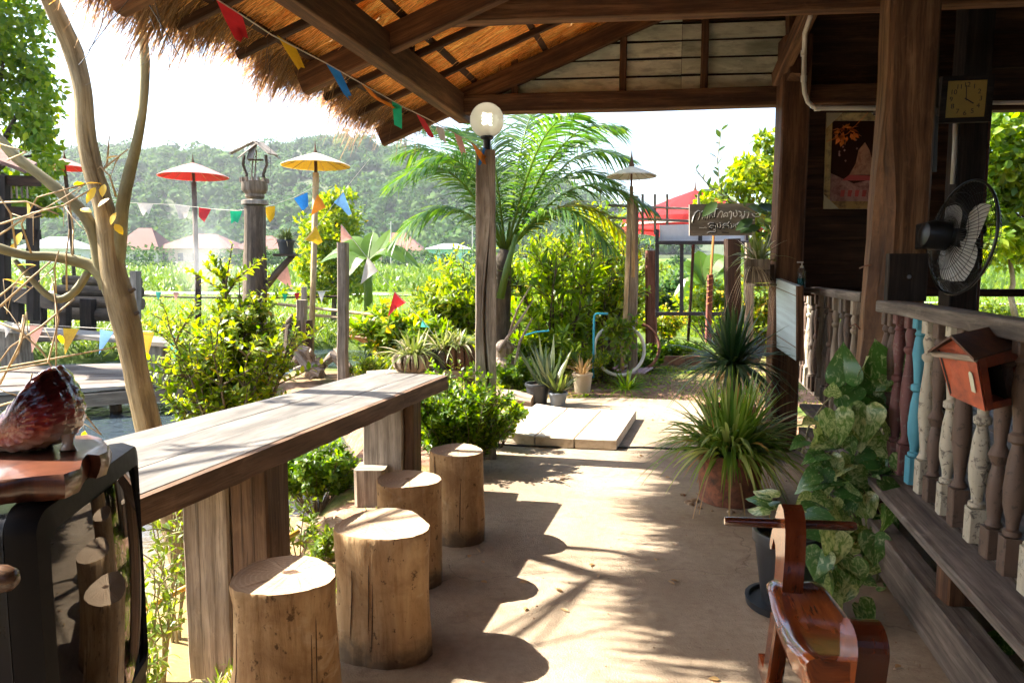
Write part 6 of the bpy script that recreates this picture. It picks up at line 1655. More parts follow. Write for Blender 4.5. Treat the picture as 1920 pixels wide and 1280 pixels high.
bunting('pennant string running from the thatched eave down to the globe lamp', [(300, -60, dE(300)), (404, -2, dE(404)), (455, 30, dE(455)), (510, 66, dE(510)), (610, 118, dE(610)), (680, 158, dE(680)), (755, 200, dE(755)), (800, 222, dE(800)), (880, 265, dE(880)), (905, 280, dE(905))],
        [('red', z8([(335, -5), (415, 50), (492, 92), (512, 160), (530, 232), (500, 222), (485, 255), (450, 235), (390, 120)]), dE), ('yellow', z8([(700, 210), (815, 285), (842, 345), (870, 410), (845, 405), (830, 422), (765, 320)]), dE),
         ('blue', z8([(990, 375), (1083, 432), (1115, 500), (1150, 575), (1127, 578), (1143, 610), (1100, 562), (1045, 465)]), dE), ('orange', z8([(1210, 505), (1270, 545), (1290, 575), (1435, 650), (1400, 652), (1300, 602), (1262, 570)]), dE),
         ('green', z8([(1390, 600), (1450, 640), (1452, 705), (1452, 775), (1430, 762), (1405, 750), (1398, 670)]), dE), ('red', z8([(1537, 683), (1585, 715), (1615, 765), (1645, 820), (1630, 830), (1608, 812), (1570, 750)]), dE),
         ('white', z2([(527, 700), (570, 715), (580, 760), (585, 805), (565, 782), (550, 780), (538, 740)]), dE), ('pink', z2([(630, 745), (668, 762), (685, 810), (697, 860), (680, 848), (672, 862), (650, 810)]), dE),
         ('orange', z2([(722, 790), (765, 830), (810, 880), (848, 930), (790, 915), (755, 860)]), dE), ('blue', z2([(790, 825), (820, 835), (800, 880), (775, 925), (760, 920), (780, 870)]), dE)])
dD = lambda x: (ca + (cb - ca) * ((x + 80) / 472))  .y - .75
tri = lambda a, b, c: z4([a, ((a[0] + b[0]) / 2, (a[1] + b[1]) / 2), b, ((b[0] + c[0]) / 2, (b[1] + c[1]) / 2), c, ((a[0] + c[0]) / 2, (a[1] + c[1]) / 2)])
bunting('row of triangular pennants along the front of the landing-stage counter', [(-40, 606, dD(-40)), (60, 608, dD(60)), (200, 616, dD(200)), (350, 626, dD(350))],
        [('white', tri((22, 600), (80, 610), (30, 695)), dD), ('pink', tri((165, 625), (245, 630), (178, 780)), dD), ('yellow', tri((352, 640), (440, 645), (362, 790)), dD), ('skyblue', tri((558, 648), (637, 660), (553, 785)), dD), ('yellow', tri((785, 660), (862, 665), (822, 805)), dD), ('teal', tri((933, 672), (1025, 672), (975, 825)), dD)])
bunting('pennant string crossing in front of the hill past the lantern post', [(160, 365, 9.5), (242, 380, 9.5), (330, 384, 9.5), (400, 392, 9.2), (445, 395, 8.9), (500, 388, 8.8), (550, 371, 9.5), (590, 350, 11.4)],
        [('white', z1([(765, 1133), (855, 1138), (842, 1170), (830, 1200), (815, 1180), (800, 1205), (785, 1180)]), 9.5), ('white', z1([(972, 1143), (1062, 1152), (1050, 1185), (1040, 1215), (1015, 1222), (1000, 1222), (988, 1180)]), 9.4), ('red', z1([(1110, 1157), (1178, 1168), (1160, 1205), (1140, 1240), (1110, 1210)]), 9.3),
         ('green', z1([(1285, 1178), (1352, 1178), (1340, 1215), (1328, 1245), (1310, 1235), (1290, 1250)]), 9.0), ('yellow', z1([(1478, 1157), (1535, 1150), (1535, 1180), (1530, 1215), (1507, 1242), (1488, 1210)]), 8.9), ('blue', z1([(1640, 1108), (1716, 1074), (1720, 1110), (1720, 1150), (1690, 1178), (1660, 1135)]), 10.2), ('orange', z1([(1772, 1083), (1800, 1120), (1820, 1158), (1775, 1180), (1735, 1205), (1750, 1140)]), 11.0)])
bunting('pennant string slanting from the sky down to the driftwood', [(694, 297, 9.0), (645, 357, 9.0), (590, 430, 9.0), (540, 485, 8.8), (487, 555, 8.6), (470, 600, 8.5)],
        [('skyblue', z5([(1405, 740), (1360, 800), (1310, 850), (1390, 910), (1460, 985), (1490, 965), (1450, 860)]), 9.0), ('yellow', z5([(1130, 1085), (1080, 1150), (1015, 1225), (1090, 1240), (1150, 1275), (1200, 1245), (1165, 1160)]), 9.0), ('pink', [(537, 490), (513, 518), (530, 530), (548, 543), (543, 515)], 8.8), ('white', [(487, 556), (466, 588), (480, 592), (493, 596), (490, 575)], 8.6)])
bunting('pennant string dropping from the squared post across the red flowers', [(640, 420, 8.0), (690, 485, 8.0), (742, 550, 8.0), (795, 603, 7.9), (830, 650, 7.8)],
        [('pink', [(639, 421), (650, 434), (661, 447), (650, 451), (639, 455)], 8.0), ('white', [(689, 482), (700, 495), (709, 508), (692, 520), (676, 533), (682, 505)], 8.0), ('red', [(740, 546), (752, 558), (762, 567), (748, 575), (738, 582), (727, 594), (733, 570)], 8.0), ('teal', [(792, 600), (799, 607), (806, 614), (797, 613), (788, 613)], 7.9)])
sm = lambda x, y, w=6, h=17: [(x - w, y), (x, y), (x + w, y), (x + w * .4, y + h * .55), (x, y + h), (x - w * .5, y + h * .5)]
bunting('far string of small pennants along the bank behind the pond', [(215, 543, 14), (300, 547, 14), (400, 548, 14), (520, 550, 14), (620, 545, 14)], [('yellow', sm(263, 546), 14), ('teal', sm(297, 547), 14), ('pink', sm(330, 548), 14), ('yellow', sm(500, 550), 14), ('green', sm(534, 550), 14), ('red', sm(557, 549), 14), ('white', sm(603, 547, 7, 20), 14)])

# ---------------------------------------------------------------- loose wires hanging under the eave
wr = thing('hanging_wire', tuple(at(320, 90, 2.9)), 'tangle of thin loose wires hanging from the thatch by the forked tree', 'wire')
for pts, r in (([(285, -20, 2.9), (300, 40, 2.9), (308, 90, 2.9), (318, 110, 2.9), (315, 200, 2.9), (322, 262, 2.9)], .0012), ([(280, 10, 2.9), (310, 60, 2.9), (336, 105, 2.9)], .002), ([(200, -10, 2.9), (190, 50, 2.9), (163, 105, 2.9), (148, 122, 2.9)], .002), ([(245, -5, 2.9), (200, 50, 2.9), (166, 95, 2.9)], .002), ([(280, 30, 2.9), (300, 80, 2.9), (312, 60, 2.9), (330, 70, 2.9)], .0012),
               ([(500, 60, 3.6), (505, 130, 3.6), (507, 180, 3.6), (508, 240, 3.6), (507, 330, 3.6)], .0010), ([(498, 130, 3.6), (500, 92, 3.6), (508, 95, 3.6), (505, 140, 3.6)], .0012), ([(300, 95, 2.9), (240, 120, 3.2), (160, 160, 3.6)], .0009), ([(305, 98, 2.9), (235, 140, 3.2), (170, 195, 3.6)], .0009)):
    m = MB(); m.tube(pxpath(pts), r, 4); m.build('strand', M['fan_black'], wr)
# ================================================================ globe lamp on its post
lampd = 4.95
gl = thing('globe_lamp_post', tuple(at(912, 868, lampd)), 'globe lamp on a split weathered post between table and slabs', 'lamp post')
m = MB(); R, us = [], []
for i in range(15):
    y = lerp(880, 284, i / 14); w = lerp(.155, .135, i / 14); p = at(911, y, lampd + .075)
    cr = .035 * math.sin(min(1, max(0, (i - 1) / 10)) * math.pi) + .004
    x0, x1 = -w / 2, w / 2; xc = .012 + .02 * math.sin(i * .7); j = lambda: random.uniform(-.003, .003)
    R.append([p + Vector(q) for q in ((x0 + .006 + j(), -.075, 0), (xc - cr * .35, -.075 + j(), 0), (xc, -.075 + cr * 1.3, 0), (xc + cr * .35, -.075 + j(), 0), (x1 - .006 + j(), -.075, 0), (x1, -.069, 0), (x1 + j(), .075, 0), (x0 + j(), .075, 0), (x0, -.069, 0))]); us.append(i * .18)
m.rings(R, us, [.05, .03, .03, .05, .01, .15, .15, .15, .01]); m.build('post', M['post_pale'], gl)
gc = at(913, 226, lampd + .06)
m = MB(); m.lathe([(.05, -.232), (.055, -.225), (.055, -.21), (.028, -.205), (.026, -.135), (.04, -.13), (.048, -.122), (.048, -.105), (.02, -.1)], gc, 18); m.build('stem', M['fan_black'], gl, smooth=35)
t_ = NT('frosted_globe')
tr_ = t_.n('ShaderNodeBsdfTranslucent', {0: (.72, .66, .50, 1)}).outputs[0]; gs = t_.n('ShaderNodeBsdfGlossy', {0: (1, 1, 1, 1), 1: .08}).outputs[0]; tp = t_.n('ShaderNodeBsdfTransparent', {0: (.9, .85, .7, 1)}).outputs[0]
a_ = t_.n('ShaderNodeMixShader', {0: .42, 1: tr_, 2: tp}).outputs[0]; fr_ = t_.n('ShaderNodeFresnel', {0: 1.45}).outputs[0]
t_.done(t_.n('ShaderNodeMixShader', {0: fr_, 1: a_, 2: gs}).outputs[0])
m = MB(); m.lathe([(.121 * math.sin(a), -.121 * math.cos(a)) for a in np.linspace(.28, math.pi, 22)], gc, 32, cap=False); m.build('globe', M['frosted_globe'], gl, smooth=True)
t_ = NT('lamp_tube'); t_.done(t_.n('ShaderNodeEmission', {0: (1, .97, .9, 1), 1: 2.2}).outputs[0])
m = MB(); m.lathe([(.022, -.11), (.024, -.05), (.02, -.03)], gc, 12); m.build('bulb_base', M['pvc_white'], gl, smooth=40)
m = MB(); m.tube([gc + Vector((math.cos(k * .8) * .03, math.sin(k * .8) * .03, -.03 + k * .0030)) for k in range(28)], .008, 6); m.build('bulb', M['lamp_tube'], gl, smooth=True)

# ================================================================ planting
shrub('leafy_bush', 'tall bush of small yellow-green leaves rising behind the table', 'bush', (at(430, 800, 5.25).x, 5.25, -.24), .64, 1.75, 36, 30, .066, .036, 'lf_yellow', forks=7, splay=.6)
shrub('leafy_bush', 'slender tallest spire of yellow-green leaves in front of the lantern post', 'bush', (at(462, 790, 5.35).x, 5.35, -.24), .22, 2.4, 14, 46, .066, .036, 'lf_yellow', forks=8, splay=.4)
shrub('leafy_shrub', 'dense small-leaved green shrub at the far end of the table', 'shrub', (at(858, 868, 4.72).x, 4.72, -.05), .46, .86, 60, 28, .048, .025, 'lf_green', forks=7)
shrub('leafy_shrub', 'low shrub with glossy leaves at the lamp post foot beside the slabs', 'shrub', (at(925, 800, 5.05).x, 5.3, -.03), .26, .52, 18, 18, .055, .03, 'lf_fresh', forks=5)
shrub('leafy_shrub', 'dark green shrub growing on the bank beneath the table', 'shrub', (at(592, 930, 4.3).x, 4.3, -.15), .36, .52, 40, 22, .055, .027, 'lf_green', forks=6)
for px, py, d, h, s, lab in ((290, 1150, 2.75, .55, .10, 'thin weedy plant at the water edge left of the table leg'), (320, 1010, 3.1, .42, .14, 'leafy weed hanging over the water under the table'), (560, 1010, 3.35, .34, .12, 'light green weed among stones between table leg and stool'), (600, 1050, 3.15, .22, .10, 'low weed beside the three-cornered stool'), (250, 1270, 2.3, .35, .1, 'small weed at the lower edge beside the television')):
    p = at(px, py, d); shrub('weed', lab, 'weed', (p.x, p.y, max(gz(p.x, p.y), -.4)), s, h + max(0, p.z - max(gz(p.x, p.y), -.4)), 6, 12, .05, .018, 'lf_grass', 'bark_green', forks=4)
for px, py, d, r, lab in ((585, 985, 3.75, .10, 'rounded tan rock on the bank below the table'), (628, 985, 3.6, .08, 'small pale rock beside the rounded tan rock'), (610, 1040, 3.3, .07, 'pale stone next to the three-cornered stool')):
    p = at(px, py, d); zz = gz(p.x, p.y); m = MB(); m.lathe([(r * .6, -r * .7), (r * 1.1, -r * .2), (r * 1.0, r * .3), (r * .6, r * .62), (r * .1, r * .7)], (p.x, p.y, max(zz, -.3) + .02), 9)
    for v in m.v: v += Vector((random.uniform(-1, 1), random.uniform(-1, 1), random.uniform(-1, 1))) * r * .14
    tag(m.build('rock', M['bank_soil'], loc=(p.x, p.y, zz)), lab, 'rock')
m = MB(); m.tube([at(262, 1145, 2.75), at(350, 1100, 2.85), at(520, 1018, 3.1), at(560, 995, 3.2)], .012, 8); plain('yellow_pipe', (.62, .33, .03), .45); tag(m.build('yellow_pole', M['yellow_pipe'], loc=at(350, 1100, 2.85), smooth=True), 'thin yellow pole lying along the bank under the table', 'pole')
# red-and-yellow garden beds behind the pots
p = at(745, 668, 9.6); shrub('garden_shrub', 'broad-leaved bright green shrub behind the red pennant', 'shrub', (p.x, p.y, -.05), .62, 1.15, 30, 20, .17, .065, 'lf_fresh', forks=4, flowers=('petal_yellow', .25))
p = at(850, 668, 10.4); shrub('garden_shrub', 'yellow-green shrub just left of the lamp post', 'shrub', (p.x, p.y, -.05), .8, 1.7, 40, 22, .15, .06, 'lf_yellow', forks=5)
p = at(690, 670, 8.9); shrub('garden_shrub', 'trailing yellow-leaved shrub by the squared post', 'shrub', (p.x, p.y, -.1), .35, .35, 16, 14, .06, .035, 'lf_yellow', forks=4, flowers=('petal_yellow', .3))
p = at(1045, 712, 9.0); shrub('mango_sapling', 'mango sapling with long drooping dark leaves beside the palm', 'tree', (p.x, p.y, -.05), .8, 2.3, 15, 16, .22, .06, 'lf_fresh', forks=5)
p = at(1118, 700, 10.2); shrub('garden_shrub', 'tall yellow-green shrub left of the garden post', 'shrub', (p.x, p.y, -.05), .65, 2.5, 38, 28, .13, .06, 'lf_yellow', forks=6)
p = at(1000, 700, 10.4); shrub('garden_shrub', 'dense green shrub behind the palm trunk', 'shrub', (p.x, p.y, -.05), .9, 2.0, 14, 18, .14, .065, 'lf_yellow', forks=5)
p = at(1150, 690, 11.5); shrub('garden_shrub', 'pale leafy shrub seen through the wheel-rim seat', 'shrub', (p.x, p.y, -.05), .8, 1.5, 32, 20, .11, .055, 'lf_grass', forks=5)
p = at(1090, 705, 8.4); shrub('garden_shrub', 'low flowering shrub behind the snake plant', 'shrub', (p.x, p.y, -.05), .4, .6, 20, 16, .07, .03, 'lf_yellow', forks=4)
p = at(1270, 668, 10.6); shrub('garden_shrub', 'dark low bush behind the brick edging', 'shrub', (p.x, p.y, -.05), .6, .45, 26, 14, .08, .05, 'lf_green', forks=4)
p = at(1330, 655, 14.0); shrub('garden_shrub', 'sunlit bush behind the empty sign frame', 'shrub', (p.x, p.y, -.05), .9, 1.5, 26, 18, .14, .08, 'lf_fresh', forks=4)
p = at(1260, 600, 19); shrub('garden_shrub', 'bluish bush far behind the empty sign frame', 'shrub', (p.x, p.y, .0), 1.0, 1.7, 24, 18, .2, .12, 'lf_teal', forks=4)
p = at(1415, 640, 10.5); shrub('garden_shrub', 'yellow-leaved bush beside the far house post', 'shrub', (p.x, p.y, .0), .55, 1.6, 22, 18, .12, .06, 'lf_yellow', forks=4, flowers=('petal_yellow', .4))
for k, (px, py, d, sp_, h, st, L, W, mt, lab, fl) in enumerate(((700, 690, 8.4, .35, .45, 22, .07, .03, 'lf_yellow', 'low yellow shrub in front of the boat', None), (800, 660, 9.4, .5, .95, 26, .14, .05, 'lf_fresh', 'leafy green shrub behind the stave planters', None), (905, 690, 9.2, .45, .8, 24, .10, .045, 'lf_yellow', 'yellow-green shrub at the palm foot', ('petal_yellow', .3)),
        (965, 712, 8.0, .35, .5, 22, .08, .035, 'lf_green', 'low green shrub beside the bleached log', None), (1020, 700, 8.3, .4, 1.0, 16, .16, .05, 'lf_fresh', 'long-leaved shrub behind the dark bucket', None), (1075, 690, 9.4, .5, 1.7, 16, .17, .055, 'lf_fresh', 'tall leafy shrub between mango sapling and standpipe', None), (1135, 712, 8.8, .35, .55, 24, .07, .035, 'lf_grass', 'low pale-green shrub inside the wheel rim', None),
        (1215, 700, 9.6, .4, .5, 22, .08, .04, 'lf_green', 'dark low shrub right of the wheel-rim seat', None), (880, 640, 11.5, .8, 1.6, 30, .14, .06, 'lf_fresh', 'large bright shrub behind the lamp post', None), (980, 640, 12, .9, 2.2, 18, .15, .065, 'lf_yellow', 'tall yellowish shrub filling in behind the palm crown', None), (1160, 640, 12.5, .8, 2.3, 30, .14, .06, 'lf_yellow', 'tall yellow shrub behind the weathered garden post', None),
        (1135, 650, 11.2, .6, 2.9, 26, .12, .055, 'lf_fresh', 'tallest leafy shrub behind the creeper-covered post', None), (1045, 640, 11.6, .7, 2.6, 24, .13, .06, 'lf_yellow', 'tall light shrub behind the mango sapling', None), (895, 640, 10.9, .6, 2.1, 22, .12, .055, 'lf_fresh', 'tall green shrub just behind the palm trunk', None), (1240, 640, 13, .6, .9, 24, .10, .05, 'lf_yellow', 'small yellow bush behind the reddish post', ('petal_yellow', .3)), (1390, 650, 12, .6, 1.0, 24, .11, .06, 'lf_fresh', 'green bush between the dark post and the house', None))):
    p = at(px, py, d); shrub('garden_shrub', lab, 'shrub', (p.x, p.y, -.05), sp_, h, st, 18, L, W, mt, forks=5, flowers=fl)
leafy_tree('blossom_tree', 'small rounded tree with yellow blossom behind the bamboo parasol pole', at(625, 605, 19), at(622, 470, 19), [(tuple(at(618, 430, 19)), (.95, .9, 1.0)), (tuple(at(650, 470, 19)), (.8, .8, .8)), (tuple(at(590, 490, 19)), (.7, .7, .9)), (tuple(at(640, 390, 19)), (.55, .6, .5)), (tuple(at(655, 530, 19)), (.7, .7, .6)), (tuple(at(600, 540, 19)), (.6, .6, .6))], 6500, .16, .09, 'lf_yellow', .08)
leafy_tree('orchard_tree', 'bushy tree with yellow-orange tips behind the name board', at(1450, 640, 9.4), at(1440, 450, 9.4), [(tuple(at(1400, 330, 9.4)), (.5, .45, .35)), (tuple(at(1440, 290, 9.4)), (.45, .45, .35)), (tuple(at(1350, 375, 9.4)), (.4, .4, .25)), (tuple(at(1430, 390, 9.4)), (.45, .45, .35)), (tuple(at(1480, 340, 9.4)), (.5, .5, .6)), (tuple(at(1440, 450, 9.4)), (.4, .4, .3))], 3600, .10, .05, 'lf_yellow', .04, T_LEAF)
# a few big dark leaves and a bare sprig in front of the board's upper edge
st_ = thing('climbing_shoot', tuple(at(1430, 430, 6.3)), 'leafy shoot with large dark leaves overhanging the name board', 'plant')
m = MB(); lb = LB()
for pts in ([(1445, 440), (1420, 400), (1370, 375), (1330, 350), (1305, 318)], [(1370, 375), (1350, 350), (1345, 300), (1352, 245)], [(1445, 430), (1440, 400), (1425, 380)]):
    P = pxpath([(x, y, 6.3) for x, y in pts]); m.tube(P, .005, 5); sprig_leaves(lb, P, 13, .13, .055, T_LEAF, start=.05)
for x, y, a in ((1420, 385, -.3), (1438, 400, 2.8), (1425, 425, 3.4), (1440, 440, -1.2), (1345, 378, 3.9), (1412, 410, 3.7)): lb.leaves([tuple(at(x, y, 6.25))], [(math.cos(a), -.2, math.sin(a))], [(0, -.8, .6)], .20, .10, T_LEAF)
m.build('stem', M['bark_green'], st_); lb.build('foliage', M['lf_dark'], st_)
# trees outside the window on the right
leafy_tree('window_tree', 'leafy green tree filling the window behind the fan', at(1950, 600, 10), at(1930, 430, 10), [(tuple(at(1860, 260, 10)), (.55, .6, .55)), (tuple(at(1910, 330, 10)), (.6, .6, .5)), (tuple(at(1850, 370, 10)), (.45, .5, .4)), (tuple(at(1960, 230, 10)), (.9, .8, .8)), (tuple(at(1830, 440, 10)), (.35, .4, .3)), (tuple(at(1900, 430, 10)), (.5, .5, .3))], 5200, .15, .085, 'lf_fresh', .06, T_LEAF)
leafy_tree('roadside_tree', 'slender pale-stemmed tree by the road seen under the fan', at(1905, 600, 13), at(1890, 480, 13), [(tuple(at(1880, 440, 13)), (.7, .6, .35)), (tuple(at(1840, 470, 13)), (.5, .5, .3)), (tuple(at(1920, 460, 13)), (.6, .6, .4))], 2200, .15, .08, 'lf_yellow', .06, bark='driftwood')
p = at(1850, 590, 15); shrub('garden_shrub', 'low roadside bush seen under the fan', 'shrub', (p.x, p.y, 0), 1.4, .9, 30, 18, .12, .06, 'lf_grass', forks=4)
# ---- banana plants
def banana(label, base, leaves, d, mat, h=.6):
    b = at(*base, d); t = thing('banana_plant', (b.x, b.y, gz(b.x, b.y)), label, 'plant')
    top = at(base[0], base[2] if len(base) > 2 else base[1] - 60, d) if False else b + UP * h
    m = MB(); m.tube([(b.x, b.y, gz(b.x, b.y)), b + UP * h * .5, top], [.11, .09, .05], 10); m.build('stalk', M['lf_grass'], t, smooth=True)
    for (x1, y1, w, sag, dd) in leaves:
        e = at(x1, y1, d + dd); pth = curve(top, e, sag=-sag, n=9); A_, Bm, C_ = [], [], []
        side = (e - top).cross(Vector((0, -.55, .8))).normalized()
        for i, q in enumerate(pth):
            ww = w * (math.sin(math.pi * min(1, .06 + .94 * (i / 9))) ** .6) * .5; ww = max(ww, .012); rag = random.uniform(.88, 1.05)
            A_.append(q + side * ww * rag - UP * .04 * ww); Bm.append(q + UP * ww * .0 - Vector((0, -.12, .12)) * ww); C_.append(q - side * ww * random.uniform(.88, 1.05) - UP * .04 * ww)
        m = MB(); m.strip(A_, Bm); m.strip(Bm, C_); lf = m.build('leaf', M[mat], t)
        m = MB(); m.tube(Bm, [.02 * (1 - .09 * i) for i in range(10)], 5); m.build('midrib', M['lf_grass'], lf)
leafmat('lf_banana', (.06, .13, .02), (.09, .17, .02), (.14, .21, .03), trans=.5, rough=.35)
banana('banana plant with broad torn leaves behind the white pennant', (690, 530), [(600, 492, .55, .25, .3), (645, 445, .45, .15, .5), (732, 430, .42, -.05, 0), (760, 492, .5, .3, -.3), (790, 505, .45, .35, .2), (700, 435, .4, .1, .4), (650, 520, .45, .3, -.4), (622, 470, .4, .2, .6)], 15, 'lf_banana', .45)
banana('banana plant behind the empty sign frame', (1318, 590), [(1270, 500, .5, .2, 0), (1310, 470, .45, .1, .3), (1360, 480, .5, .2, 0), (1395, 520, .5, .25, -.2), (1262, 560, .5, .2, .2), (1370, 560, .5, .2, .2), (1285, 575, .5, .2, -.3)], 16, 'lf_banana', .7)
# ---- coconut palm
pc = at(948, 468, 8.7); pb = at(940, 715, 8.7)
palm = thing('coconut_palm', (pb.x, pb.y, -.05), 'young coconut palm with long feather leaves behind the lamp post', 'palm')
m = MB(); m.tube([(pb.x, pb.y, -.1), at(935, 640, 8.7), at(936, 560, 8.7), at(940, 500, 8.7), pc], [.17, .15, .14, .12, .07], 12, jit=.06); m.build('trunk', M['bark_dark'], palm, smooth=True)
FR = [(735, 345, 7.9, .55, 0), (738, 292, 8.9, .55, 0), (790, 238, 9.4, .5, 0), (1010, 190, 9.2, .4, 0), (1085, 215, 7.9, .5, 0), (1165, 238, 8.2, .55, 0), (1185, 300, 8.9, .55, 0), (1228, 395, 8.4, .55, 0), (735, 455, 8.3, .5, 0), (1150, 470, 7.9, .5, 0), (1200, 470, 9.2, .6, 1), (905, 225, 8.4, .3, 0), (1045, 225, 8.9, .3, 0), (860, 245, 9.2, .4, 0), (1120, 262, 9.3, .45, 0), (800, 300, 8.2, .45, 0), (1160, 345, 9.0, .5, 0)]
for x, y, d, arc, yl in FR:
    lb, mm = LB(), MB(); frond(lb, mm, pc + Vector((0, 0, -.05)), at(x, y, d), arc, .58, n=60, width=.024, hang=.4)
    f = lb.build('frond', M['lf_palm_yellow' if yl else 'lf_palm'], palm); mm.build('midrib', M['lf_grass'], f, smooth=True)
for a, b, w in (((918, 590), (926, 410), .05), ((938, 560), (968, 440), .05), ((925, 600), (905, 430), .035)):
    m = MB(); m.tube(pxpath([(a[0], a[1], 8.45), ((a[0] + b[0]) / 2 - 2, (a[1] + b[1]) / 2, 8.45), (b[0], b[1], 8.5)]), [w, w * .8, w * .5], 8); m.build('leaf_stalk', M['lf_rice'], palm, smooth=True)
for pts, r in (([(1000, 562), (975, 600), (950, 635), (935, 660)], .04), ([(998, 596), (975, 640), (965, 690), (966, 715)], .045), ([(995, 535), (970, 580), (955, 625)], .03)):
    m = MB(); m.tube(pxpath([(x, y, 8.2) for x, y in pts]), [r * .35, r * .8, r, r * .9][:len(pts)], 7, squash=.5, jit=.05); m.build('dead_sheath', M['driftwood'], palm, smooth=True)
m = MB(); m.lathe([(.09, 0), (.17, .05), (.16, .2), (.10, .3), (.13, .42), (.06, .5)], at(945, 715, 8.3), 9); m.build('root_boss', M['driftwood'], palm)
# ---- barrel pots with orchids on a log stand
sb = thing('pot_stand', tuple(atz(800, 720, -.05)), 'rough log bench carrying the barrel pots', 'stand')
q0, q1 = at(690, 706, 7.35), at(905, 700, 7.75); q0.z = q1.z = q0.z
m = MB(); m.beam(q0, q1, .30, .09, seg=5, jit=.01); m.build('top', M['timber_weather'], sb)
for s in (.12, .9): p = lerp(q0, q1, s); m = MB(); m.beam((p.x, p.y, -.1), p - UP * .05, .16, .16, up=CD, seg=3, jit=.01); m.build('leg', M['bark_dark'], sb)
zt_ = q0.z + .047
def onstand(px, s): p = lerp(q0, q1, s); return Vector((at(px, 690, p.y).x, p.y, zt_))
basket_plant('barrel_planter', 'oval stave planter of pale orchids nearest the table', onstand(775, .42), .205, .185, 'timber_weather', 120, .42, 'lf_orchid', .028, slats=16)
basket_plant('barrel_planter', 'taller stave planter of orchids beside the lamp post', onstand(858, .78), .17, .26, 'timber_brown', 90, .38, 'lf_orchid', .026, slats=12)
basket_plant('bowl_planter', 'black bowl of grey-leaved plants between the stave planters', onstand(828, .62), .10, .22, 'pot_black', 70, .45, 'lf_orchid', .022)
# wooden boat used as a planter
bt_ = thing('wooden_boat', tuple(at(705, 668, 10.2)), 'orange-brown wooden boat prow beyond the squared post', 'boat')
m = MB(); R = []
for i, s in enumerate(np.linspace(0, 1, 8)):
    x = lerp(655, 800, s); w = .42 * math.sin(min(1, .08 + s * 1.5) * math.pi / 2); c0 = at(x, 629 + 4 * s, 10.2); kz = c0.z - .30 * min(1, .1 + s * 2.6)
    R.append([Vector((c0.x, c0.y - w, c0.z)), Vector((c0.x + .05, c0.y - w * .7, lerp(c0.z, kz, .6))), Vector((c0.x + .08, c0.y, kz)), Vector((c0.x + .05, c0.y + w * .7, lerp(c0.z, kz, .6))), Vector((c0.x, c0.y + w, c0.z)), Vector((c0.x + .02, c0.y, c0.z - .05))])
m.rings(R, [i * .16 for i in range(8)], [.2]); wood('boat_wood', (.25, .10, .03), (.42, .20, .07), (.55, .31, .14)); m.build('hull', M['boat_wood'], bt_)
m = MB(); m.tube([r[0] for r in R], .018, 6); m.tube([r[4] for r in R], .018, 6); m.build('gunwale', M['timber_warm'], bt_)
# ---- garden furniture by the path
old_post(1188, 368, 715, 17, 8.7, 'timber_weather', 'weathered garden post behind the wheel-rim seat', lean=-2, name='garden_post')
m = MB(); m.tube([at(1165, 714, 8.6), at(1172, 600, 8.6), at(1177, 480, 8.6), at(1180, 372, 8.6)], .028, 8, jit=.03); tag(m.build('bamboo_pole', M['bamboo'], loc=at(1165, 714, 8.6), smooth=True), 'bamboo pole leaning on the weathered garden post', 'pole')
old_post(1221, 470, 668, 20, 10.2, 'red_post', 'reddish round-topped post left of the sign frame', name='garden_post')
old_post(1373, 448, 640, 27, 7.6, 'timber_dark', 'dark post under the name board', name='garden_post')
old_post(1404, 455, 650, 14, 7.5, 'timber_weather', 'pale narrow post beside the dark post under the name board', name='garden_post')
vn = thing('post_creeper', tuple(at(1175, 660, 8.4)), 'round-leaved creeper hanging on the weathered garden post', 'plant')
m = MB(); lb = LB()
for k in range(16):
    a = at(random.uniform(1130, 1200), random.uniform(585, 610), 8.4); b = at(random.uniform(1125, 1205), random.uniform(610, 690), 8.35); pth = curve(a, b, n=4, wob=.03); m.tube(pth, .004, 4); sprig_leaves(lb, pth, 15, .085, .07, T_LEAF, start=0)
m.build('stem', M['bark_green'], vn); lb.build('foliage', M['lf_fresh'], vn)
rs = thing('wheel_rim_seat', tuple(at(1180, 715, 8.5)), 'garden seat built between two wheel rims', 'seat')
for cxx, cyy_, r, d, mt in ((1161, 655, 47, 8.45, 'pvc_white'), (1192, 650, 44, 9.1, 'terracotta')):
    c0 = at(cxx, cyy_, d); rr = r * d / FPX; m = MB(); m.tube([c0 + Vector((math.cos(a) * rr, math.sin(a) * rr * .25, math.sin(a) * rr)) for a in np.linspace(0, 2 * math.pi, 41)], .022, 6, cap=False); m.build('rim', M[mt], rs, smooth=True)
plain('slat_mauve', (.36, .22, .24), .7, var=.3)
for k in range(7): m = MB(); a = at(1150 + k * 9, 697 + k * 1.5 - abs(k - 3) * 2, 8.5); b = at(1168 + k * 9, 686 + k * 1.5 - abs(k - 3) * 2, 9.0); m.beam(a, b, .045, .016); m.build('slat', M['slat_mauve'], rs)
m = MB(); m.tube(pxpath([(1112, 708, 8.3), (1113, 650, 8.3), (1114, 592, 8.3), (1118, 588, 8.3), (1140, 588, 8.3)]), .014, 8); plain('pipe_blue', (.02, .30, .42), .4); tag(m.build('water_pipe', M['pipe_blue'], loc=at(1112, 708, 8.3), smooth=True), 'blue plastic standpipe beside the creeper', 'pipe')
m = MB(); m.tube(pxpath([(985, 628, 8.1), (1005, 622, 8.1), (1030, 620, 8.1)]), .010, 6); tag(m.build('blue_rope', M['pipe_blue'], loc=at(1005, 622, 8.1)), 'blue-green rope tied round the mango sapling stems', 'rope')
tl_ = thing('trellis', tuple(at(1225, 440, 8.9)), 'grey bar trellis beside the red umbrella', 'trellis')
for y in (388, 411): m = MB(); m.beam(at(1140, y - 3, 8.9), at(1300, y + 4, 8.9), .035, .03); m.build('bar', M['timber_grey'], tl_)
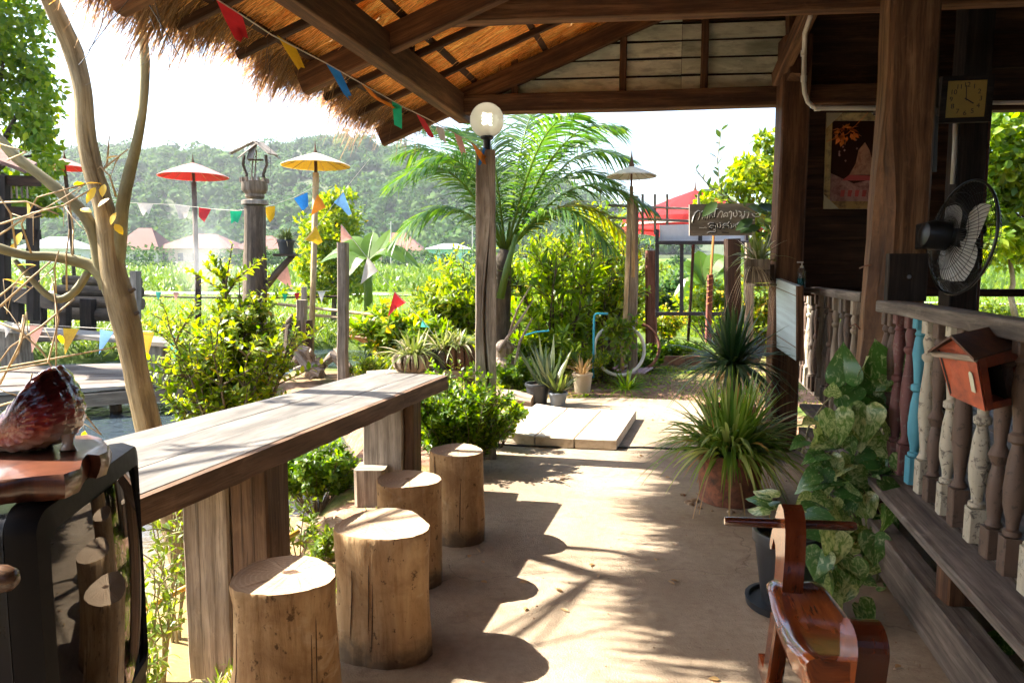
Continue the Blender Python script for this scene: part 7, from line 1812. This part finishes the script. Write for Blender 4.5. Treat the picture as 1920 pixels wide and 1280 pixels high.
for x in (1205, 1228, 1251, 1310): m = MB(); m.beam(at(x, 440, 8.93), at(x, 364, 8.93), .03, .03, up=CD); m.build('upright', M['timber_grey'], tl_)
sf = thing('sign_frame', tuple(at(1310, 600, 8.8)), 'empty dark metal sign frame with a white banner across its top', 'frame')
plain('iron_dark', (.045, .04, .045), .6)
for (a, b) in (((1232, 595), (1232, 430)), ((1278, 588), (1278, 455)), ((1400, 595), (1400, 440)), ((1313, 455), (1313, 425))): m = MB(); m.beam(at(*a, 8.8), at(*b, 8.8), .045, .045, up=CD); m.build('upright', M['iron_dark'], sf)
for y, x0, x1 in ((455, 1229, 1402), (588, 1229, 1402)): m = MB(); m.beam(at(x0, y, 8.75), at(x1, y, 8.75), .04, .045); m.build('crossbar', M['iron_dark'], sf)
plain('banner_white', (.72, .76, .80), .5)
m = MB(); m.prism([at(1237, 453, 8.83), at(1396, 453, 8.83), at(1396, 418, 8.83), at(1237, 422, 8.83)], (0, .012, 0)); m.build('banner', M['banner_white'], sf)
# name board with hand-painted Thai lettering
NB = 6.6
nbd = thing('name_board', tuple(at(1335, 560, NB)), 'grey wooden name board with white hand-painted Thai lettering', 'sign')
wood('sign_grey', (.19, .165, .135), (.29, .255, .215), (.38, .34, .29), grain=10, crack=.3)
m = MB(); m.prism([at(1293, 442, NB), at(1416, 441, NB), at(1416, 381, NB), at(1293, 383, NB)], (0, .03, 0)); m.build('board', M['sign_grey'], nbd)
m = MB(); m.tube([at(1330, 570, NB + .05), at(1334, 500, NB + .05), at(1338, 440, NB + .05)], .012, 6); plain('stick_orange', (.45, .20, .05), .6); m.build('stick', M['stick_orange'], nbd)
m = MB(); m.beam(at(1327, 640, NB + .05), at(1332, 515, NB + .05), .06, .05, up=CD); m.build('stake', M['red_post'], nbd)
m = MB(); m.tube([at(1331 + 6 * math.cos(k * .9), 520 + k * 1.6, NB + .05 - .05 * math.sin(k * .9)) for k in range(36)], .004, 4); m.build('cord', M['stick_orange'], nbd)
STROKES = [[(215, 570), (238, 450), (290, 345), (350, 300), (395, 325), (385, 420), (345, 512)], [(415, 345), (455, 305), (478, 340), (470, 420), (440, 492)], [(545, 245), (530, 360), (500, 470), (520, 490)], [(592, 268), (575, 380), (545, 495)], [(622, 330), (612, 420), (600, 468), (650, 385), (680, 455), (715, 440), (735, 300), (755, 262), (800, 268)],
           [(780, 450), (815, 360), (860, 308), (900, 330), (895, 390), (868, 455)], [(930, 452), (918, 395), (960, 345), (1005, 350), (1015, 440)], [(930, 430), (965, 400), (985, 440)], [(1038, 345), (1080, 308), (1102, 340), (1098, 410), (1078, 490)], [(1140, 335), (1145, 415), (1185, 440), (1228, 390), (1215, 310), (1190, 290)],
           [(1262, 320), (1310, 330), (1325, 400), (1280, 430)], [(1395, 310), (1392, 400), (1370, 450), (1335, 480), (1330, 430), (1375, 430)], [(1430, 340), (1490, 330), (1480, 400), (1445, 500), (1520, 505), (1610, 512)], [(1560, 370), (1590, 420), (1640, 435), (1705, 430)], [(1640, 380), (1680, 360), (1740, 348)],
           [(568, 612), (615, 570), (690, 575), (738, 630), (742, 700)], [(742, 690), (700, 640), (640, 630), (598, 668), (640, 702), (662, 680)], [(700, 730), (742, 722), (745, 765), (690, 782), (610, 778), (550, 800)], [(778, 595), (792, 670), (830, 698), (862, 650), (858, 590), (830, 570)], [(895, 640), (940, 590), (1010, 598), (1042, 650), (1042, 695)], [(1030, 660), (985, 630), (930, 640), (900, 685), (945, 700)], [(1020, 590), (1050, 545)],
           [(1070, 592), (1108, 610), (1098, 680), (1075, 690), (1130, 672), (1165, 630), (1145, 600)], [(1180, 605), (1205, 685), (1225, 690), (1228, 590), (1280, 562)], [(370, 682), (480, 688), (505, 668), (530, 692), (548, 680)], [(1268, 682), (1305, 655), (1330, 682), (1350, 670), (1465, 680)], [(1498, 675), (1512, 675)], [(1474, 760), (1488, 760)], [(880, 795), (960, 800), (1040, 795)]]
plain('sign_white', (.80, .79, .75), .6, var=.05); plain('sign_black', (.012, .011, .010), .6)
mw, mk = MB(), MB()
for i, s in enumerate(STROKES):
    P = [at(1280 + x / 12, 370 + y / 12, NB - .004) for x, y in s]; Q = []
    for k in range(len(P) - 1): Q += [P[k], lerp(P[k], P[k + 1], .5)]
    Q.append(P[-1]); r = .0062 if i < 5 else (.0042 if i < 15 else (.0058 if i < 24 else .0028))
    if i == len(STROKES) - 1: mk.tube(Q, .004, 5); continue
    mw.tube(Q, r, 6)
    if i < 5 or 15 <= i < 24: mk.tube([q + Vector((.004, .004, -.004)) for q in Q], r * 1.75, 6)  # darker painted outline behind the white strokes
mw.build('lettering', M['sign_white'], nbd, smooth=True); mk.build('lettering_outline', M['sign_black'], nbd, smooth=True)
# orchid in a slatted box on the far post
ob = thing('orchid_box', tuple(at(1424, 535, 5.25)), 'strappy orchid in a slatted wooden box on the far post', 'plant')
for k in range(4):
    for z in range(2): m = MB(); m.beam(at(1402 + k * 11.5, 508 - 22 * z, 5.18), at(1402 + k * 11.5, 487 - 0 * z + (24 if z == 0 else 0) - 20 * (z == 1) * 0 , 5.18) if False else at(1402 + k * 11.5, 530 - 24 * z, 5.18), .040, .05, up=CD); m.build('slat', M['timber_weather'], ob)
m = MB(); m.box(at(1424, 511, 5.27), .17, .13, .12); m.build('filling', M['potting_soil'], ob)
m = MB(); m.beam(at(1405, 534, 5.24), at(1455, 534, 5.30), .16, .02); m.build('shelf', M['timber_weather'], ob)
lb = LB(); blades_plant(lb, tuple(at(1422, 488, 5.24)), 60, .30, .022, (.2, 1.45), (.3, 1.0), .05, 6); lb.build('foliage', M['lf_orchid'], ob)
lb = LB(); blades_plant(lb, tuple(at(1412, 500, 5.16)), 40, .2, .005, (-.8, .1), (1.0, 2.2), .05, 5); lb.build('roots', M['straw_dead'], ob)
# pots at the far edge of the walkway
c = atz(1008, 757, 0); t = thing('snake_plant', tuple(c), 'upright snake plant in a dark bucket at the slab edge', 'plant'); pot(t, c, .125, .22, 'pot_black', .02, .75)
lb = LB(); blades_plant(lb, tuple(c + UP * .2 + CD * .12), 34, .50, .048, (.95, 1.5), (.02, .15), .12, 6, tip=.05, base=.8); lb.build('foliage', M['lf_snake'], t)
c = atz(1046, 760, 0); t = thing('aloe_plant', tuple(c), 'spiky aloe in a small grey pot at the slab edge', 'plant'); pot(t, c, .095, .14, 'pot_grey', .015, .75)
lb = LB(); blades_plant(lb, tuple(c + UP * .13), 26, .34, .045, (.5, 1.4), (.05, .35), .04, 6, tip=.05, base=1.0); lb.build('foliage', M['lf_orchid'], t)
c = atz(1092, 735, 0); t = thing('potted_shrub', tuple(c), 'small plant in a beige pot behind the aloe', 'plant'); plain('pot_beige', (.45, .36, .24), .7); pot(t, c, .11, .22, 'pot_beige', .02, .8)
lb = LB(); blades_plant(lb, tuple(c + UP * .2), 40, .3, .02, (.3, 1.4), (.2, .8), .06, 5); lb.build('foliage', M['lf_dry'], t)
c = atz(1175, 730, 0); t = thing('clump_plant', tuple(c), 'low strap-leaved clump at the garden post foot', 'plant'); lb = LB(); blades_plant(lb, tuple(c), 70, .38, .025, (.3, 1.3), (.3, .9), .08, 6); lb.build('foliage', M['lf_green'], t)
m = MB(); m.tube(pxpath([(932, 742, 7.2), (965, 745, 7.1), (1000, 752, 7.0)]), [.07, .075, .065], 10, jit=.1); tag(m.build('border_log', M['driftwood'], loc=at(965, 760, 7.1)), 'short bleached log edging the bed by the slabs', 'log')
for k in range(5):
    a = atz(1222 + k * 20, 683, 0); m = MB(); m.box((a.x, a.y + .1 * k * 0, .06), .16, .09, .13, rz=-.05); tag(m.build('edging_brick', M['terracotta'], loc=(a.x, a.y, 0)), ('first', 'second', 'third', 'fourth', 'fifth')[k] + ' red edging brick counted from the reddish round-topped post', 'brick', 'bricks of the garden edging')
# ---- grass
n = 15000; x = rng.uniform(-1.6, 5.2, n); y = 7.2 + 6.5 * rng.uniform(0, 1, n) ** 1.5; k = (~in_slab(x, y)) & ((np.sin(x * 2.3 + y) + np.sin(y * 3.1 - x * 1.7) + rng.normal(0, .6, n)) > -.3)
grass_patch('grass', 'patchy green lawn grass beyond the walkway', np.stack([x[k], y[k]], 1), .07, .008, 'lf_grass')
n = 9000; x = rng.uniform(-13, 1.5, n); s = pond_sd(x, np.full(n, 1.0)); y = np.interp(x, [-20, -11, -8, -6.3, -4, -1.6, -.9, 1.5], [12, 12.4, 13.2, 14.6, 15.6, 14.6, 13.0, 12.5]) + rng.uniform(-.3, 2.2, n)
grass_patch('reeds', 'tall rank grass along the far bank of the pond', np.stack([x, y], 1), .55, .022, 'lf_reed', .5, 3)
n = 26000; y = 15.5 + 34 * rng.uniform(0, 1, n) ** 1.6; x = rng.uniform(-.85, .95, n) * y
k = np.abs(y - np.interp(x, [-90, -50, -24, -6, 6, 14, 22, 40, 70], [60, 52, 47, 44, 40, 35, 30.5, 27, 26])) > np.where(x < 8, 2.8, 1.4)
grass_patch('meadow_grass', 'rough meadow grass between pond and road', np.stack([x[k], y[k]], 1), .42, .035, 'lf_grass', .5, 2)
n = 22000; y = 50 + 95 * rng.uniform(0, 1, n) ** 1.4; x = rng.uniform(-.8, .8, n) * y
grass_patch('rice', 'bright green rice standing in the far fields', np.stack([x, y], 1), 1.0, .22, 'lf_rice', .3, 2)
n = 2600; y = rng.uniform(1.2, 5.4, n); x = -.92 + .26 * (y - 2.1) - np.abs(rng.normal(0, .16, n))
grass_patch('bank_grass', 'sparse grass and sprouts along the near pond bank', np.stack([x, y], 1), .10, .006, 'lf_grass', .5, 3)
n = 3600; x = rng.uniform(-1.2, 3.6, n); y = rng.uniform(7.5, 10.5, n); k = (~in_slab(x, y)) & (rng.uniform(0, 1, n) < np.clip(np.sin(x * 3.1) * np.sin(y * 2.7) + .5, 0, 1))
lb = LB(); q = np.stack([x[k], y[k], ground_z(x[k], y[k]) + .03], 1); lb.leaves(q, rdir(len(q), -.1, .5), np.array([0, 0, 1.0]) + rng.normal(0, .3, (len(q), 3)), rng.uniform(.03, .07, len(q)), rng.uniform(.02, .04, len(q)), T_LEAF)
tag(lb.build('ground_cover', M['lf_fresh'], kind='stuff'), 'creeping leafy ground cover in the garden beds', 'ground cover')
# fallen leaves and grit on the walkway
n = 70; x = rng.uniform(-.6, 1.5, n); y = 2.0 + 5.3 * rng.uniform(0, 1, n); k = in_slab(x, y)
lb = LB(); q = np.stack([x[k], y[k], np.full(k.sum(), .006)], 1); lb.leaves(q, rdir(len(q), -.05, .05), np.array([0, 0, 1.0]) + rng.normal(0, .25, (len(q), 3)), rng.uniform(.02, .05, len(q)), rng.uniform(.012, .025, len(q)), T_LEAF)
tag(lb.build('fallen_leaves', M['lf_dry'], kind='stuff'), 'a few dry leaves fallen on the walkway', 'leaves')
m = MB()
for k in range(420):
    e = random.random() < .6; yy = random.uniform(1.7, 5.5); xx = (random.uniform(-.55, 1.6) if not e else random.choice((1.42 + .24 * (yy - 2.29) - abs(random.gauss(0, .12)), -.80 + .26 * (yy - 2.1) + abs(random.gauss(0, .08)))))
    r = random.uniform(.0015, .006); m.lathe([(r, -.0005), (r * .7, r * .6), (r * .1, r * .8)], (xx, yy, 0), 5)
tag(m.build('grit', M['bank_soil'], kind='stuff'), 'grit and crumbs scattered on the concrete walkway', 'grit')
# trees and bushes in front of the village
lb = LB()
for k in range(46):
    d = random.uniform(112, 138); px = random.choice((random.uniform(-250, 340), random.uniform(420, 560), random.uniform(560, 900), random.uniform(880, 1300), random.uniform(1500, 2100))); r = random.uniform(1.0, 2.4); c = at(px, 498, d)
    foliage_cloud(lb, (c.x, c.y, gz(c.x, d) + r * .7), (r * 1.2, r, r * .9), 170, .62, .5, shell=.45)
tag(lb.build('treeline', M['lf_hill'], kind='stuff'), 'row of bushes and low trees before the village houses', 'treeline')
# ---------------------------------------------------------------- air
def build_haze():
    t = NT('haze')
    v = t.n('ShaderNodeVolumePrincipled', {'Color': (.86, .92, 1.0, 1), 'Density': HAZE, 'Anisotropy': .3}).outputs[0]
    t.t.links.new(v, t.out.inputs[1])
    m = MB(); i = m.add([(x, y, z) for z in (-2.2, 125) for x, y in ((-720, -9), (720, -9), (720, 560), (-720, 560))])
    for f in ((3, 2, 1, 0), (4, 5, 6, 7), (0, 1, 5, 4), (1, 2, 6, 5), (2, 3, 7, 6), (3, 0, 4, 7)): m.face(f)
    o = m.build('haze', M['haze']); tag(o, 'thin bluish haze over the fields and hill', 'haze', kind='stuff')
HAZE = .0003
def build_mist():
    t = NT('mist'); v = t.coords('Object', rand=False)
    n1 = t.noise(v, 1.4, 4, .6, .6)
    ln = t.n('ShaderNodeVectorMath', {0: t.n('ShaderNodeMapping', {0: v, 3: (1 / 1.15, 1 / 1.0, 1 / 1.7)}).outputs[0]}, operation='LENGTH').outputs['Value']
    fall = t.n('ShaderNodeMapRange', {0: ln, 1: .15, 2: 1.0, 3: 1.0, 4: 0.0}).outputs[0]
    den = t.math('MULTIPLY', t.math('MULTIPLY', fall, fall), t.n('ShaderNodeMapRange', {0: n1, 1: .35, 2: .7, 3: .04, 4: .8}).outputs[0])
    vs = t.n('ShaderNodeVolumePrincipled', {'Color': (.95, .97, 1, 1), 'Density': den, 'Anisotropy': .2}).outputs[0]
    t.t.links.new(vs, t.out.inputs[1])
    c = at(392, 480, 14.2); m = MB(); m.lathe([(1.15 * math.sin(a), -1.7 * math.cos(a)) for a in np.linspace(.02, math.pi - .02, 14)], c, 20)
    o = m.build('mist', M['mist'], loc=c); tag(o, 'drifting white water mist beside the red-lined parasol', 'mist', kind='stuff')
build_mist()
if HAZE: build_haze()
tot_ = sum(len(o.data.polygons) for o in scene.objects if o.type == 'MESH')
